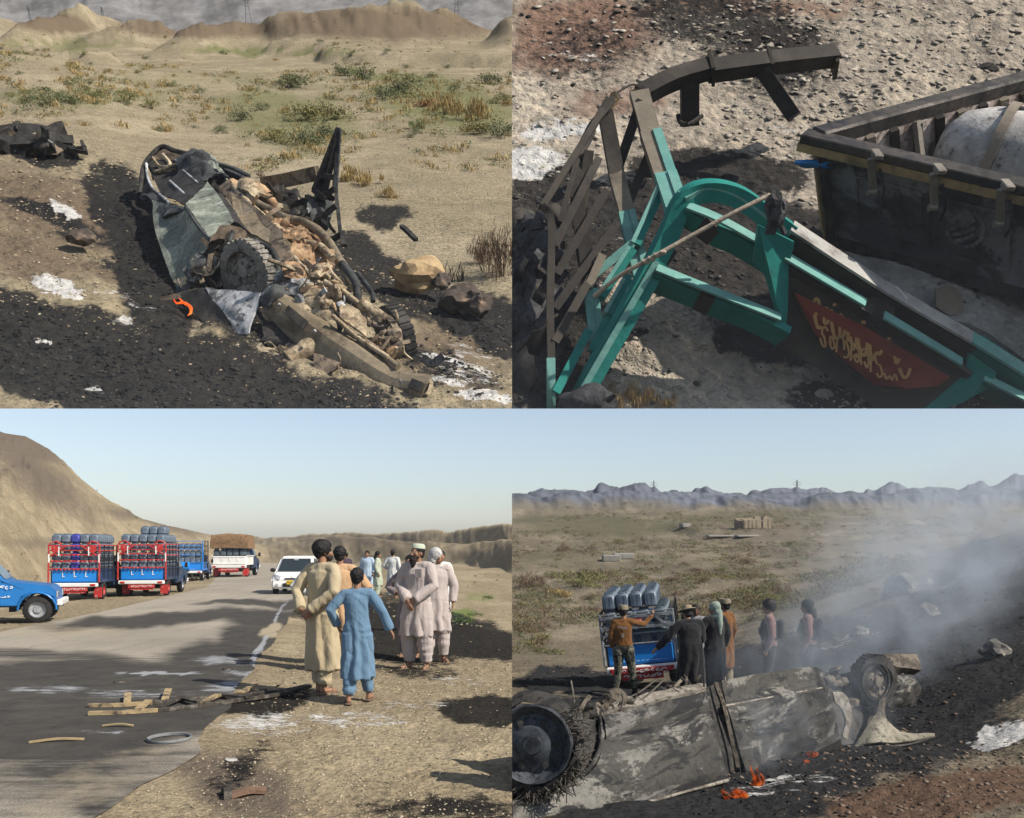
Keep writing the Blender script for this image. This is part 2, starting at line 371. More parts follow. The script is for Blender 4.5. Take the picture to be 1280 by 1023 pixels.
def mk_LR():
    us = np.concatenate([np.linspace(0, .60, 420), np.linspace(.60, 1.3, 40)[1:]])
    ds = inv_rows(3.2, 160, 430, .8)
    sc = [(800, 905, 190, 50, -8, 1), (720, 850, 70, 18, 0, 1), (1100, 850, 230, 90, -12, .92, .4), (1230, 770, 170, 75, -25, .92, .5), (930, 830, 120, 30, 0, .75), (1010, 960, 130, 45, -10, .97, .4), (1240, 700, 120, 30, -20, .6), (1150, 930, 140, 40, -12, .75, .6), (1060, 800, 90, 20, 0, .6), (850, 1000, 200, 40, 0, .95)]  # second patch is the loaded truck's cast shadow, painted dark
    ash = [(1255, 918, 42, 15, -12, .95), (1235, 930, 30, 8, 0, .8), (1150, 770, 60, 8, -20, .4), (1030, 666, 22, 3, 0, .5), (1150, 692, 14, 3, 0, .5), (1180, 730, 40, 5, -25, .5), (980, 980, 90, 14, -10, .5), (1060, 800, 60, 8, -10, .5), (920, 755, 60, 9, 0, .4), (700, 730, 40, 6, -5, .35)]
    veg = [(760, 660, 130, 14, 0, .75), (700, 700, 70, 16, 0, .6), (900, 648, 120, 8, 0, .7), (700, 650, 80, 8, 0, .7), (880, 700, 100, 8, 0, .45), (1000, 640, 150, 6, 0, .6)]
    ti = [(1150, 1000, 140, 30, -8, .9, .5), (1240, 985, 80, 30, -10, .8)]
    fan(LR, 'valley_ground', us, ds, mLR, {'scorch_shade': (sc, 26, 34, 11), 'ash': (ash, 14, 14, 12), 'veg': (veg, 12, 20, 13), 'tint': (ti, 20, 30, 14), 'rock': lambda v: sst(109, 117, v[:, 1])}, [CUT_R])  # rock masks the mountains that take the haze colour
mk_LR()
mUL = ground_mat('burnt_bank_and_plain', 340, [(.285, .24, .165), (.235, .20, .135), (.33, .28, .195), (.17, .145, .10)], gs=11, veg=(.13, .135, .06), scorch_shade=(.016, .016, .017), tint=(.17, .13, .09), big=.16, rock=(.25, .245, .245))  # mountain rock greyed: distance haze is mixed into its colour
def mk_UL():
    us = np.concatenate([np.linspace(-1.2, -.66, 30)[:-1], np.linspace(-.66, 0, 460)])
    ds = np.concatenate([inv_rows(4.6, 16, 250, .9)[:-1], inv_rows(16, 480, 260, .75)])
    sc = [(100, 450, 210, 64, 20, 1, .25), (30, 400, 100, 36, 20, 1, .3), (185, 330, 46, 115, -20, 1, .4), (150, 260, 34, 60, -20, .9), (300, 480, 180, 46, 20, 1, .4), (430, 330, 60, 40, 20, .85), (330, 350, 90, 90, 0, 1), (420, 500, 150, 30, 20, .75), (600, 400, 90, 34, 18, 1), (480, 350, 70, 30, 25, .95), (30, 188, 70, 12, 8, 1), (60, 268, 60, 14, 18, .8), (140, 240, 50, 14, 20, .7),
          (560, 460, 80, 22, 20, .6, .6), (480, 270, 34, 16, 0, .75), (110, 300, 40, 12, 20, .6), (390, 505, 120, 20, 8, .9), (640, 430, 50, 14, 0, .8)]
    ash = [(68, 357, 36, 13, 18, .92), (82, 262, 24, 9, 28, .85), (570, 460, 60, 16, 18, .55), (50, 427, 12, 6, 0, .7), (605, 495, 45, 7, 6, .95), (560, 475, 40, 6, 12, .6), (160, 375, 60, 8, 14, .5), (120, 488, 14, 5, 0, .6), (150, 400, 20, 5, 0, .6), (590, 440, 40, 8, 18, .5)]
    veg = [(360, 150, 110, 40, 8, .7), (560, 130, 110, 40, 10, .75), (100, 120, 140, 14, 0, .6), (250, 100, 150, 10, 0, .5), (330, 65, 120, 6, 0, .8), (320, 110, 330, 52, 0, .42, .8), (80, 55, 110, 6, 0, .7), (500, 95, 90, 6, 6, .8)]
    ti = [(60, 260, 120, 50, 20, .75, .9), (30, 320, 90, 40, 15, .7, .8), (140, 345, 60, 12, 20, .6), (560, 440, 90, 60, 20, .6, .9), (480, 30, 190, 24, 0, .75, .8), (250, 34, 120, 14, 0, .8, .8), (70, 30, 50, 12, 0, .9, .7)]
    def mtn(v): return sst(230, 330, v[:, 1])
    fan(UL, 'valley_ground', us, ds, mUL, {'scorch_shade': (sc, 22, 30, 21), 'ash': (ash, 12, 12, 22), 'veg': (veg, 20, 24, 23), 'tint': (ti,), 'rock': lambda v: sst(215, 300, v[:, 1])}, [CUT_L, CUT_UP])  # rock masks the mountains coloured with distance haze
mk_UL()
mUR = ground_mat('scorched_rubble_ground', 100, [(.35, .31, .25), (.28, .245, .20), (.42, .37, .30), (.24, .205, .17)], gs=16, scorch_shade=(.017, .016, .016), tint=(.24, .155, .115), big=.7)
def mk_UR():
    us = np.concatenate([np.linspace(0, .78, 420), np.linspace(.78, 1.3, 30)[1:]])
    ds = inv_rows(1.9, 9.5, 400, .8)
    sc = [(960, 60, 90, 60, 15, .75, .7), (880, 20, 120, 40, 0, .65, .7), (740, 60, 110, 60, 0, .5, .8), (900, 215, 110, 26, 4, .97, .5), (860, 300, 90, 50, 0, .95), (670, 380, 90, 150, 0, 1, .3), (900, 300, 210, 70, 10, 1, .3), (980, 380, 110, 70, 20, 1), (850, 250, 80, 40, 0, 1), (1100, 330, 160, 60, 15, 1), (960, 430, 70, 30, 10, .85), (790, 420, 40, 12, -10, .8), (1200, 470, 130, 60, 20, 1), (700, 230, 60, 20, 0, .8), (1060, 500, 90, 25, 0, .75)]
    ash = [(660, 205, 44, 22, -8, 1, .4), (700, 165, 70, 10, -6, .75), (690, 155, 40, 9, 0, .6), (1000, 165, 60, 12, 0, .45), (1230, 380, 60, 14, 0, .5), (800, 300, 50, 8, 0, .4), (730, 72, 50, 7, 4, .5), (880, 390, 70, 16, 0, .35)]
    ti = [(720, 40, 100, 60, 0, .75, .8), (900, 8, 260, 14, 0, .6, .8), (960, 60, 60, 40, 0, .5), (780, 130, 90, 20, 0, .5)]
    fan(UR, 'rubble_ground', us, ds, mUR, {'scorch_shade': (sc, 26, 40, 31), 'ash': (ash, 14, 18, 32), 'tint': (ti, 30, 40, 33), 'veg': lambda v: np.zeros(len(v))}, [CUT_R, CUT_UP])
mk_UR()

# ---------------------------------------------------------------- desert haze over the low ground
def mk_haze():
    bm = bmesh.new(); bmesh.ops.create_cube(bm, size=1)
    me = bpy.data.meshes.new('haze'); bm.to_mesh(me); bm.free()
    o = bpy.data.objects.new('haze', me); C.objects.link(o); o.scale = (900, 330, 24.0); o.location = (0, 125, -2.5); o['kind'] = 'stuff'
    m = bpy.data.materials.new('haze_air'); m.use_nodes = True; t = m.node_tree; t.nodes.clear()
    out = t.nodes.new('ShaderNodeOutputMaterial'); v = t.nodes.new('ShaderNodeVolumePrincipled')
    v.inputs['Color'].default_value = (.80, .87, .97, 1); v.inputs['Density'].default_value = .00055; v.inputs['Anisotropy'].default_value = .2
    t.links.new(v.outputs[0], out.inputs['Volume']); me.materials.append(m)
mk_haze()

# ================================================================ MESH BUILDER
def cr(pts, n):
    """catmull-rom through pts, n samples per span"""
    P = [Vector(p) for p in pts]
    if len(P) < 3: return [P[0].lerp(P[-1], i/n) for i in range(n+1)]
    Q = [P[0]*2-P[1]]+P+[P[-1]*2-P[-2]]; out = []
    for i in range(1, len(Q)-2):
        a, b, c, d = Q[i-1:i+3]
        for j in range(n):
            t = j/n; out.append(.5*((2*b)+(c-a)*t+(2*a-5*b+4*c-d)*t*t+(3*b-a-3*c+d)*t**3))
    out.append(P[-1]); return out
def nz3(p, f=1.0, s=0.0): return mnoise.noise(Vector(p)*f+Vector((s, s*1.7, -s)))
class MB:
    def __init__(s): s.v = []; s.f = []
    def add(s, v, f):
        k = len(s.v); s.v += [Vector(p) for p in v]; s.f += [tuple(i+k for i in q) for q in f]; return s
    def box(s, c, sz, M3=None, bev=0.0):
        c = Vector(c); x, y, z = [a/2 for a in sz]; b = min(bev, x*.9, y*.9, z*.9)
        if b <= 0:
            v = [Vector((i*x, j*y, k*z)) for i in (-1, 1) for j in (-1, 1) for k in (-1, 1)]
            f = [(0, 1, 3, 2), (4, 6, 7, 5), (0, 4, 5, 1), (2, 3, 7, 6), (0, 2, 6, 4), (1, 5, 7, 3)]
        else:
            bm = bmesh.new(); bmesh.ops.create_cube(bm, size=1)
            for q in bm.verts: q.co = Vector((q.co.x*2*x, q.co.y*2*y, q.co.z*2*z))
            bmesh.ops.bevel(bm, geom=bm.edges[:], offset=b, segments=1, affect='EDGES')
            bm.verts.index_update(); v = [q.co.copy() for q in bm.verts]; f = [[q.index for q in g.verts] for g in bm.faces]; bm.free()
        if M3 is not None: v = [M3 @ p for p in v]
        return s.add([p+c for p in v], f)
    def beam(s, a, b, w, h, up=(0, 0, 1), bev=0.0, ext=0.0):
        a = Vector(a); b = Vector(b); d = b-a; L = d.length
        if L < 1e-6: return s
        d /= L; up = Vector(up)
        if abs(d.dot(up.normalized())) > .98: up = Vector((0, 1, 0.01))
        x = d.cross(up).normalized(); z = x.cross(d)
        return s.box((a+b)/2, (w, L+2*ext, h), Matrix((x, d, z)).transposed(), bev)
    def poly(s, pts, w, h, up=(0, 0, 1)):
        """rectangular section swept along a polyline"""
        P = [Vector(p) for p in pts]; n = len(P); vs = []; up = Vector(up)
        for i, p in enumerate(P):
            d = (P[min(i+1, n-1)]-P[max(i-1, 0)]).normalized(); x = d.cross(up).normalized(); z = x.cross(d)
            W = w[i] if isinstance(w, (list, tuple)) else w; H = h[i] if isinstance(h, (list, tuple)) else h
            vs += [p+x*W/2+z*H/2, p-x*W/2+z*H/2, p-x*W/2-z*H/2, p+x*W/2-z*H/2]
        fs = [(3, 2, 1, 0), (n*4-4, n*4-3, n*4-2, n*4-1)]
        for i in range(n-1):
            for j in range(4): a = i*4+j; b = i*4+(j+1) % 4; fs.append((a, b, b+4, a+4))
        return s.add(vs, fs)
    def tube(s, pts, r, n=8, cap=True, ry=None, up=None):
        P = [Vector(p) for p in pts]; m = len(P); vs = []; prev = None
        for i, p in enumerate(P):
            d = (P[min(i+1, m-1)]-P[max(i-1, 0)]); d = d.normalized() if d.length > 1e-9 else Vector((0, 0, 1))
            if prev is None:
                u = Vector(up) if up else (Vector((0, 0, 1)) if abs(d.z) < .9 else Vector((0, 1, 0)))
                x = d.cross(u).normalized()
            else: x = (prev-d*prev.dot(d)); x = x.normalized() if x.length > 1e-6 else d.orthogonal().normalized()
            prev = x; z = x.cross(d); R_ = r[i] if isinstance(r, (list, tuple)) else r; Q = (ry[i] if isinstance(ry, (list, tuple)) else ry) if ry is not None else R_
            vs += [p+x*R_*math.cos(t*2*math.pi/n)+z*Q*math.sin(t*2*math.pi/n) for t in range(n)]
        fs = [(i*n+j, i*n+(j+1) % n, (i+1)*n+(j+1) % n, (i+1)*n+j) for i in range(m-1) for j in range(n)]
        if cap: fs += [tuple(range(n-1, -1, -1)), tuple(range((m-1)*n, m*n))]
        return s.add(vs, fs)
    def lathe(s, o, ax, prof, n=20, closed=False, ang=2*math.pi):
        o = Vector(o); ax = Vector(ax).normalized(); x = ax.orthogonal().normalized(); y = ax.cross(x); vs = []; m = len(prof)
        for r, h in prof: vs += [o+ax*h+(x*math.cos(t*ang/n)+y*math.sin(t*ang/n))*r for t in range(n)]
        fs = [(i*n+j, i*n+(j+1) % n, ((i+1) % m)*n+(j+1) % n, ((i+1) % m)*n+j) for i in range(m if closed else m-1) for j in range(n)]
        return s.add(vs, fs)
    def ell(s, c, r, M3=None, n=12, m=8):
        c = Vector(c); vs = []; fs = []
        for i in range(m+1):
            a = math.pi*i/m
            for j in range(n):
                b = 2*math.pi*j/n; p = Vector((r[0]*math.sin(a)*math.cos(b), r[1]*math.sin(a)*math.sin(b), r[2]*math.cos(a)))
                vs.append(c+(M3 @ p if M3 is not None else p))
        for i in range(m):
            for j in range(n): fs.append((i*n+j, (i+1)*n+j, (i+1)*n+(j+1) % n, i*n+(j+1) % n))
        return s.add(vs, fs)
    def sheet(s, ctrl, nu=6, nv=6, th=.01, amp=0.0, fr=4.0, seed=0.0, ragged=0.0, holes=0.0):
        """a bent plate through a grid of points"""
        rows = [cr(r, nu) for r in ctrl]; W_ = len(rows[0]); g = []
        cols = [cr([rows[k][j] for k in range(len(rows))], nv) for j in range(W_)]
        H_ = len(cols[0]); N = H_*W_; P = [[cols[j][i] for j in range(W_)] for i in range(H_)]
        nn = []
        for i in range(H_):
            for j in range(W_):
                du = P[i][min(j+1, W_-1)]-P[i][max(j-1, 0)]; dv = P[min(i+1, H_-1)][j]-P[max(i-1, 0)][j]
                n = du.cross(dv); nn.append(n.normalized() if n.length > 1e-12 else Vector((0, -1, 0)))
        fl = []
        for i in range(H_):
            for j in range(W_):
                p = P[i][j].copy(); n = nn[i*W_+j]
                p += n*(amp*(nz3(p, fr, seed)+.5*nz3(p, fr*2.3, seed+3)))
                if ragged and (i in (0, H_-1) or j in (0, W_-1)): p += Vector((nz3(p, fr*5, 9), nz3(p, fr*5, 19), nz3(p, fr*5, 29)))*ragged
                fl.append(p)
        v = fl+[p+nn[k]*(-th) for k, p in enumerate(fl)]; f = []
        for i in range(H_-1):
            for j in range(W_-1):
                a = i*W_+j
                f += [(a, a+1, a+W_+1, a+W_), (N+a+W_, N+a+W_+1, N+a+1, N+a)]
        for j in range(W_-1): f += [(j+1, j, N+j, N+j+1), ((H_-1)*W_+j, (H_-1)*W_+j+1, N+(H_-1)*W_+j+1, N+(H_-1)*W_+j)]
        for i in range(H_-1): f += [(i*W_, (i+1)*W_, N+(i+1)*W_, N+i*W_), ((i+1)*W_+W_-1, i*W_+W_-1, N+i*W_+W_-1, N+(i+1)*W_+W_-1)]
        return s.add(v, f)
    def plate(s, pts, th, nrm=None):
        """flat polygon given a thickness"""
        P = [Vector(p) for p in pts]; n = len(P); nm = Vector((0, 0, 0))
        for i in range(n): nm += P[i].cross(P[(i+1) % n])
        nm = (Vector(nrm) if nrm is not None else nm).normalized()
        v = P+[p-nm*th for p in P]
        return s.add(v, [tuple(range(n)), tuple(range(2*n-1, n-1, -1))]+[((i+1) % n, i, n+i, n+(i+1) % n) for i in range(n)])
    def rock(s, c, r, seed=0, sub=1, flat=.7, M3=None, amp=.35):
        bm = bmesh.new(); bmesh.ops.create_icosphere(bm, subdivisions=sub, radius=1)
        for q in bm.verts:
            d = q.co.normalized(); k = 1+amp*nz3(d, 1.3, seed)+amp*.5*nz3(d, 3.1, seed+5); q.co = Vector((d.x*k*r[0], d.y*k*r[1], d.z*k*r[2]))
        bm.verts.index_update(); v = [(M3 @ q.co if M3 is not None else q.co)+Vector(c) for q in bm.verts]; f = [[q.index for q in g.verts] for g in bm.faces]; bm.free()
        return s.add(v, f)
    def mesh(s, name, mat=None, smooth=None, org=None):
        me = bpy.data.meshes.new(name); o = Vector(org) if org is not None else Vector((0, 0, 0))
        me.from_pydata([tuple(p-o) for p in s.v], [], s.f); me.validate(); me.update()
        if smooth is not None:
            me.shade_smooth()
            if smooth < 180: me.set_sharp_from_angle(angle=R(smooth))
        if mat: me.materials.append(mat)
        return me
ALL = []
class Thing:
    def __init__(s, P, name, label, cat, loc, group=None, rz=0.0, R3=None, kind=None):
        s.P = P; s.loc = Vector(loc); s.R = R3 if R3 is not None else Matrix.Rotation(rz, 3, 'Z')
        s.o = bpy.data.objects.new(name, None); C.objects.link(s.o); s.o.empty_display_size = .1
        s.o.matrix_world = P.W @ (Matrix.Translation(s.loc) @ s.R.to_4x4())
        tagk(s.o, label=label, category=cat, group=group, kind=kind)
    def part(s, name, mb, mat, parent=None, smooth=None, label=None, ab=False, kind=None):
        """ab: the points are given in the place's own coordinates, otherwise in the thing's"""
        if isinstance(mb, MB):
            if ab:
                iv = s.R.transposed(); mb.v = [iv @ (p-s.loc) for p in mb.v]
            me = mb.mesh(name, mat, smooth)
        else: me = mb
        o = bpy.data.objects.new(name, me); C.objects.link(o); o.parent = parent or s.o
        tagk(o, label=label, kind=kind); ALL.append((s.P, o)); return o
def solo(P, name, label, cat, mb, mat, loc, group=None, smooth=None, ab=False, rz=0.0, kind=None, sc=1.0, R3=None):
    r = R3 if R3 is not None else Matrix.Rotation(rz, 3, 'Z'); loc = Vector(loc)
    if isinstance(mb, MB):
        if ab: iv = r.transposed(); mb.v = [iv @ (p-loc) for p in mb.v]
        me = mb.mesh(name, mat, smooth)
    else: me = mb
    o = bpy.data.objects.new(name, me); C.objects.link(o)
    S = Matrix.Diagonal((sc, sc, sc, 1)) if not isinstance(sc, tuple) else Matrix.Diagonal((*sc, 1))
    o.matrix_world = P.W @ (Matrix.Translation(loc) @ r.to_4x4() @ S)
    tagk(o, label=label, category=cat, group=group, kind=kind); ALL.append((P, o)); return o
def copy_thing(o, M_, label=None, group=None, P=None):
    c = o.copy(); C.objects.link(c); c.matrix_world = M_
    if label: c['label'] = label
    if group: c['group'] = group
    if o.type == 'MESH': ALL.append((P, c))
    for ch in o.children:
        d = ch.copy(); C.objects.link(d); d.parent = c; ALL.append((P, d))
        for g in ch.children:
            e = g.copy(); C.objects.link(e); e.parent = d; ALL.append((P, e))
    return c

# ================================================================ MATERIALS
def simple(name, c, rough=.6, metal=0.0, var=.25, sc=6, bump=0.0, bs=40, S=1, spec=.3, dirt=None, dsc=3, dlo=.5, dhi=.65):
    m = M(name, rough, metal, spec)
    a = m.noise(sc, 5, .65); col = m.mix(1.0, c, m.ramp(a, [(.3, 1-var), (.7, 1+var*.6)]), 'MULTIPLY')
    if dirt: col = m.mix(m.ramp(m.noise(dsc, 6, .7), [(dlo, 0.), (dhi, 1.)]), col, dirt)
    m.col(col)
    if bump: m.bump(m.noise(bs, 4, .6), bump, .012*S)
    return m.m
def burnt(name, cols, sc=3.0, rough=.75, metal=.25, S=1, bump=.35, st=None):
    """fire-stripped sheet metal: patches of ash, bare steel, soot and rust"""
    m = M(name, rough, metal, .3)
    v = m.map(st) if st else None
    a = m.noise(sc, 7, .72, v, .6); b = m.noise(sc*4.5, 6, .75, v)
    n = len(cols)
    col = m.ramp(a, [(.32+.36*i/(n-1), c) for i, c in enumerate(cols)])
    col = m.mix(m.ramp(b, [(.52, 0.), (.60, .85)]), col, cols[0])
    col = m.mix(1.0, col, m.ramp(m.noise(sc*14, 4, .6), [(.3, .75), (.7, 1.2)]), 'MULTIPLY')
    m.col(col); m.bump(m.math('ADD', b, m.math('MULTIPLY', a, 1.0)), bump, .03*S)
    m.put(m.b.inputs['Roughness'], m.ramp(a, [(.35, .9), (.65, rough-.2)]))
    return m.m
SOOT = (.013, .013, .014)
def peel(name, base, ash, soot, sc=3.0, S=1, st=(1, 1, 1), ashlo=.52, sootlo=.50, metal=.15, bump=.35, rough=.7):
    """burnt paint: dull base coat, sharp edged ash white flakes and soot black patches, fine pitting"""
    m = M(name, rough, metal, .3); v = m.map(st); v2 = m.map(tuple(q*1.3 for q in st), (0, 0, 0), (3.1, 7.7, 1.3))
    a = m.noise(sc, 9, .70, v, .5); b = m.noise(sc*1.1, 9, .74, v2, .8); c = m.noise(sc*9, 6, .7); d = m.noise(sc*.45, 4, .6, v2)
    col = m.mix(m.ramp(c, [(.3, 0.), (.7, 1.)]), base, tuple(q*.45 for q in base))
    col = m.mix(m.ramp(a, [(ashlo, 0.), (ashlo+.035, .9)]), col, m.mix(m.ramp(c, [(.35, 0.), (.65, 1.)]), ash, tuple(q*.6 for q in ash)))
    col = m.mix(m.ramp(b, [(sootlo, 0.), (sootlo+.05, .96)]), col, soot)
    col = m.mix(m.ramp(c, [(.60, 0.), (.66, .8)]), col, soot)
    col = m.mix(m.ramp(d, [(.35, .55), (.6, 0.)]), col, soot)
    m.col(col); m.bump(m.math('ADD', m.math('MULTIPLY', a, .8), m.math('ADD', c, b)), bump, .025*S); return m.m
def cloth(name, c, var=.12):
    m = M(name, .92, 0, .15); a = m.noise(3.5, 4, .6)
    m.col(m.mix(1.0, c, m.ramp(a, [(.3, 1-var), (.7, 1+var*.5)]), 'MULTIPLY')); m.bump(m.math('ADD', m.noise(11, 3, .6, m.map((1.6, 1.6, .5))), m.math('MULTIPLY', m.noise(30, 4, .7, m.map((1, 1, .6), (.5, 0, .4))), .4)), .35, .03)
    m.b.inputs['Sheen Weight'].default_value = .15
    return m.m
mSkin = simple('skin_brown', (.27, .145, .088), .55, 0, .18, 12)
mSkinD = simple('skin_dark_brown', (.12, .062, .04), .55, 0, .18, 12)
mHair = simple('black_hair', (.009, .008, .008), .6, 0, .3, 40, .6, 90)
mBeard = simple('dark_beard', (.02, .012, .01), .8, 0, .4, 40, .8, 90)
mSandal = simple('dusty_sandal_leather', (.16, .11, .075), .8, 0, .3, 10)
mEye = simple('eye_white', (.5, .47, .43), .3)
mRubber = simple('worn_tyre_rubber', (.022, .021, .02), .85, 0, .3, 8, .3, 60)
mSteel = simple('painted_steel_rim', (.33, .34, .35), .5, .3, .3, 12)

# ================================================================ PEOPLE
def remesh(mb, vox, smooth=2, wr=None):
    me = mb.mesh('tmp'); o = bpy.data.objects.new('tmp', me); C.objects.link(o)
    r = o.modifiers.new('r', 'REMESH'); r.mode = 'VOXEL'; r.voxel_size = vox; r.use_smooth_shade = True
    if smooth: q = o.modifiers.new('s', 'SMOOTH'); q.factor = .5; q.iterations = smooth
    dg = bpy.context.evaluated_depsgraph_get(); out = bpy.data.meshes.new_from_object(o.evaluated_get(dg))
    bpy.data.objects.remove(o); bpy.data.meshes.remove(me)
    if wr:
        n = len(out.vertices); co = np.empty(n*3, np.float32); nr = np.empty(n*3, np.float32)
        out.vertices.foreach_get('co', co); out.vertices.foreach_get('normal', nr); co = co.reshape(-1, 3); nr = nr.reshape(-1, 3)
        d = wr(co); co += nr*d[:, None]; out.vertices.foreach_set('co', co.ravel()); out.update()
    return out
def caps(mb, pts, rr, n=10):
    """tapered limb with rounded ends"""
    P = [Vector(p) for p in pts]; a = (P[1]-P[0]).normalized(); b = (P[-1]-P[-2]).normalized()
    Q = [P[0]-a*rr[0]*.75]+P+[P[-1]+b*rr[-1]*.75]; rs = [rr[0]*.5]+list(rr)+[rr[-1]*.5]
    return mb.tube(Q, rs, n)
DEF = dict(pel=(0, 0, .95), che=(0, 0, 1.28), nec=(0, -.005, 1.47), hd=(0, .02, 1.62),
           shL=(-.185, 0, 1.42), shR=(.185, 0, 1.42), elL=(-.25, -.03, 1.15), elR=(.25, -.03, 1.15), wrL=(-.25, .06, .91), wrR=(.25, .06, .91),
           hiL=(-.09, 0, .92), hiR=(.09, 0, .92), knL=(-.105, .02, .5), knR=(.105, .02, .5), anL=(-.12, -.02, .085), anR=(.12, -.02, .085))
def hand(mb, w, d, side, r=1.0, curl=.5, pn=None):
    """palm, four curled fingers of different lengths and a thumb from the side of the palm"""
    w = Vector(w); d = Vector(d).normalized(); pn = Vector(pn) if pn is not None else Vector((-side, 0, 0.0))
    n = (pn-d*pn.dot(d)); n = n.normalized() if n.length > 1e-3 else d.orthogonal().normalized(); s = d.cross(n).normalized()*side
    mb.tube([w-d*.01, w+d*.03, w+d*.085*r], [.022, .034*r, .038*r], 8, ry=[.018, .016, .014], up=n)
    for k, (off, L) in enumerate([(-.030, .070), (-.010, .080), (.010, .075), (.029, .058)]):
        p = w+d*.082*r+s*(-off)*r; q = p; dd = d.copy(); pts = [p-d*.015]
        for j in range(3):
            dd = (dd+n*curl*.75).normalized(); q = q+dd*L*r/3*(1.1-.1*j); pts.append(q)
        caps(mb, pts, [.0095, .0092, .0085, .0075], 6)
    p = w+d*.025+s*.028*r
    caps(mb, [p, p+(d*.6+s*.7+n*.3).normalized()*.035*r, p+(d*.9+s*.35+n*.5).normalized()*.065*r], [.012, .0105, .009], 6)
NPEOPLE = 0
def person(P, loc, label, H=1.75, face=0.0, pose=None, skin=None, top=None, bottom=None, kind='kameez', hem=.50, head=(0, 0), hair='short', beard=0, shoes=None, vox=.009,
           extra=None, bulk=1.0, hcurl=.5, group=None, sleeve=1.0, eyes=False, slim=1.0):
    global NPEOPLE; NPEOPLE += 1; sd = NPEOPLE*3.7
    J = dict(DEF); J.update(pose or {}); J = {k: Vector(v) for k, v in J.items()}; sc = H/1.75
    t = Thing(P, 'person', label, 'person', loc, group, rz=face)
    S = lambda mb: ([setattr(mb, 'v', [p*sc for p in mb.v])], mb)[1]
    b = MB()
    caps(b, [J['pel']+Vector((0, 0, -.03)), J['pel']+Vector((0, 0, .1)), J['che'], J['che']+Vector((0, 0, .09))], [.105, .095, .095, .075], 12)
    caps(b, [J['shL'], J['che']+Vector((0, 0, .13)), J['shR']], [.045, .05, .045])
    caps(b, [J['nec']+Vector((0, 0, -.06)), J['nec'], J['hd']+Vector((0, -.02, -.06))], [.06, .052, .05])
    for s_, a in ((-1, 'L'), (1, 'R')):
        caps(b, [J['sh'+a], J['el'+a], J['wr'+a]], [.05, .038, .025], 8)
        caps(b, [J['hi'+a], J['kn'+a], J['an'+a]], [.085, .055, .036], 8)
        hand(b, J['wr'+a], (J.get('hd'+a) or (J['wr'+a]-J['el'+a])), s_, 1.0, hcurl, J.get('pn'+a))
        f = Vector(J.get('ft'+a, (s_*.25, 1, 0))).normalized(); an = J['an'+a]
        heel = an+Vector((0, 0, -.045))-f*.03
        caps(b, [an, heel, an+f*.09+Vector((0, 0, -.055)), an+f*.155+Vector((0, 0, -.065))], [.034, .032, .032, .022], 8)
    hM = Matrix.Rotation(R(head[0]), 3, 'Z') @ Matrix.Rotation(R(head[1]), 3, 'X'); hc = J['hd']; Hd = lambda x, y, z: hc+hM @ Vector((x, y, z))
    b.ell(Hd(0, -.012, .02), (.076, .095, .10), hM, 14, 10); b.ell(Hd(0, .025, -.045), (.056, .062, .068), hM, 12, 8)
    b.ell(Hd(0, .065, -.085), (.028, .024, .022), hM, 8, 6)
    b.tube([Hd(0, .082, .018), Hd(0, .098, -.008), Hd(0, .108, -.030), Hd(0, .090, -.040)], [.009, .012, .016, .012], 6)
    b.ell(Hd(0, .078, .030), (.052, .016, .011), hM, 10, 6)
    b.ell(Hd(0, .086, -.058), (.024, .010, .008), hM, 8, 6)
    for s_ in (-1, 1): b.ell(Hd(s_*.077, -.008, -.01), (.010, .018, .030), hM, 8, 6); b.ell(Hd(s_*.042, .06, -.02), (.022, .022, .022), hM, 8, 6)
    t.part('body', remesh(S(b), vox), skin or mSkin) if False else None
    me = remesh(S(b), vox); me.materials.append(skin or mSkin); body = t.part('body', me, None)
    if eyes:
        for s_ in (-1, 1): e = MB(); e.ell(Hd(s_*.030, .084, .010), (.012, .010, .008), hM, 8, 6); t.part('eye', S(e), mEye, smooth=180)
    # hair
    if hair:
        h = MB(); th = dict(short=.012, thick=.022, cap=.008, long=.02)[hair]
        for i in range(9):
            for j in range(14):
                pass
        h.ell(Hd(0, -.024, .040), (.080+th, .093+th, .088+th), hM, 16, 12)
        if hair == 'thick': h.ell(Hd(0, .01, .085), (.075, .085, .05), hM, 12, 8)
        h.ell(Hd(0, -.055, -.02), (.066+th*.6, .050+th*.6, .062), hM, 12, 8)
        if hair == 'long': caps(h, [Hd(0, -.07, .0), Hd(0, -.09, -.12), Hd(0, -.09, -.24)], [.08, .085, .05])
        m_ = remesh(S(h), max(vox, .009), 1, lambda co: (.010*fbm(co[:, 0]*60+sd, co[:, 2]*60+co[:, 1]*40, 2, 5)).astype(np.float32))
        m_.materials.append(mHair); t.part('hair', m_, None)
    if beard:
        h = MB(); L = beard
        caps(h, [Hd(0, .055, -.065), Hd(0, .075, -.10), Hd(0, .075, -.10-L)], [.052, .056, .022]); h.ell(Hd(0, .03, -.06), (.068, .05, .03), hM)
        m_ = remesh(S(h), max(vox, .009), 1, lambda co: (.010*fbm(co[:, 0]*70, co[:, 2]*50, 2, 5)).astype(np.float32)); m_.materials.append(mBeard); t.part('beard', m_, None)
    # trousers
    g = MB(); bg_ = .9*bulk if kind == 'kameez' else .66*slim
    caps(g, [J['hiL']+Vector((0, 0, .04)), J['hiR']+Vector((0, 0, .04))], [.125, .125])
    for a in 'LR':
        hi, kn, an = J['hi'+a], J['kn'+a], J['an'+a]
        pts = [hi, hi.lerp(kn, .5), kn, kn.lerp(an, .5), an+Vector((0, 0, .02))]
        rr = [.125, .14*bg_+.01, .125*bg_, .11*bg_, .072] if kind == 'kameez' else [.115, .098, .075, .068, .062]
        g.tube(pts, rr, 12)
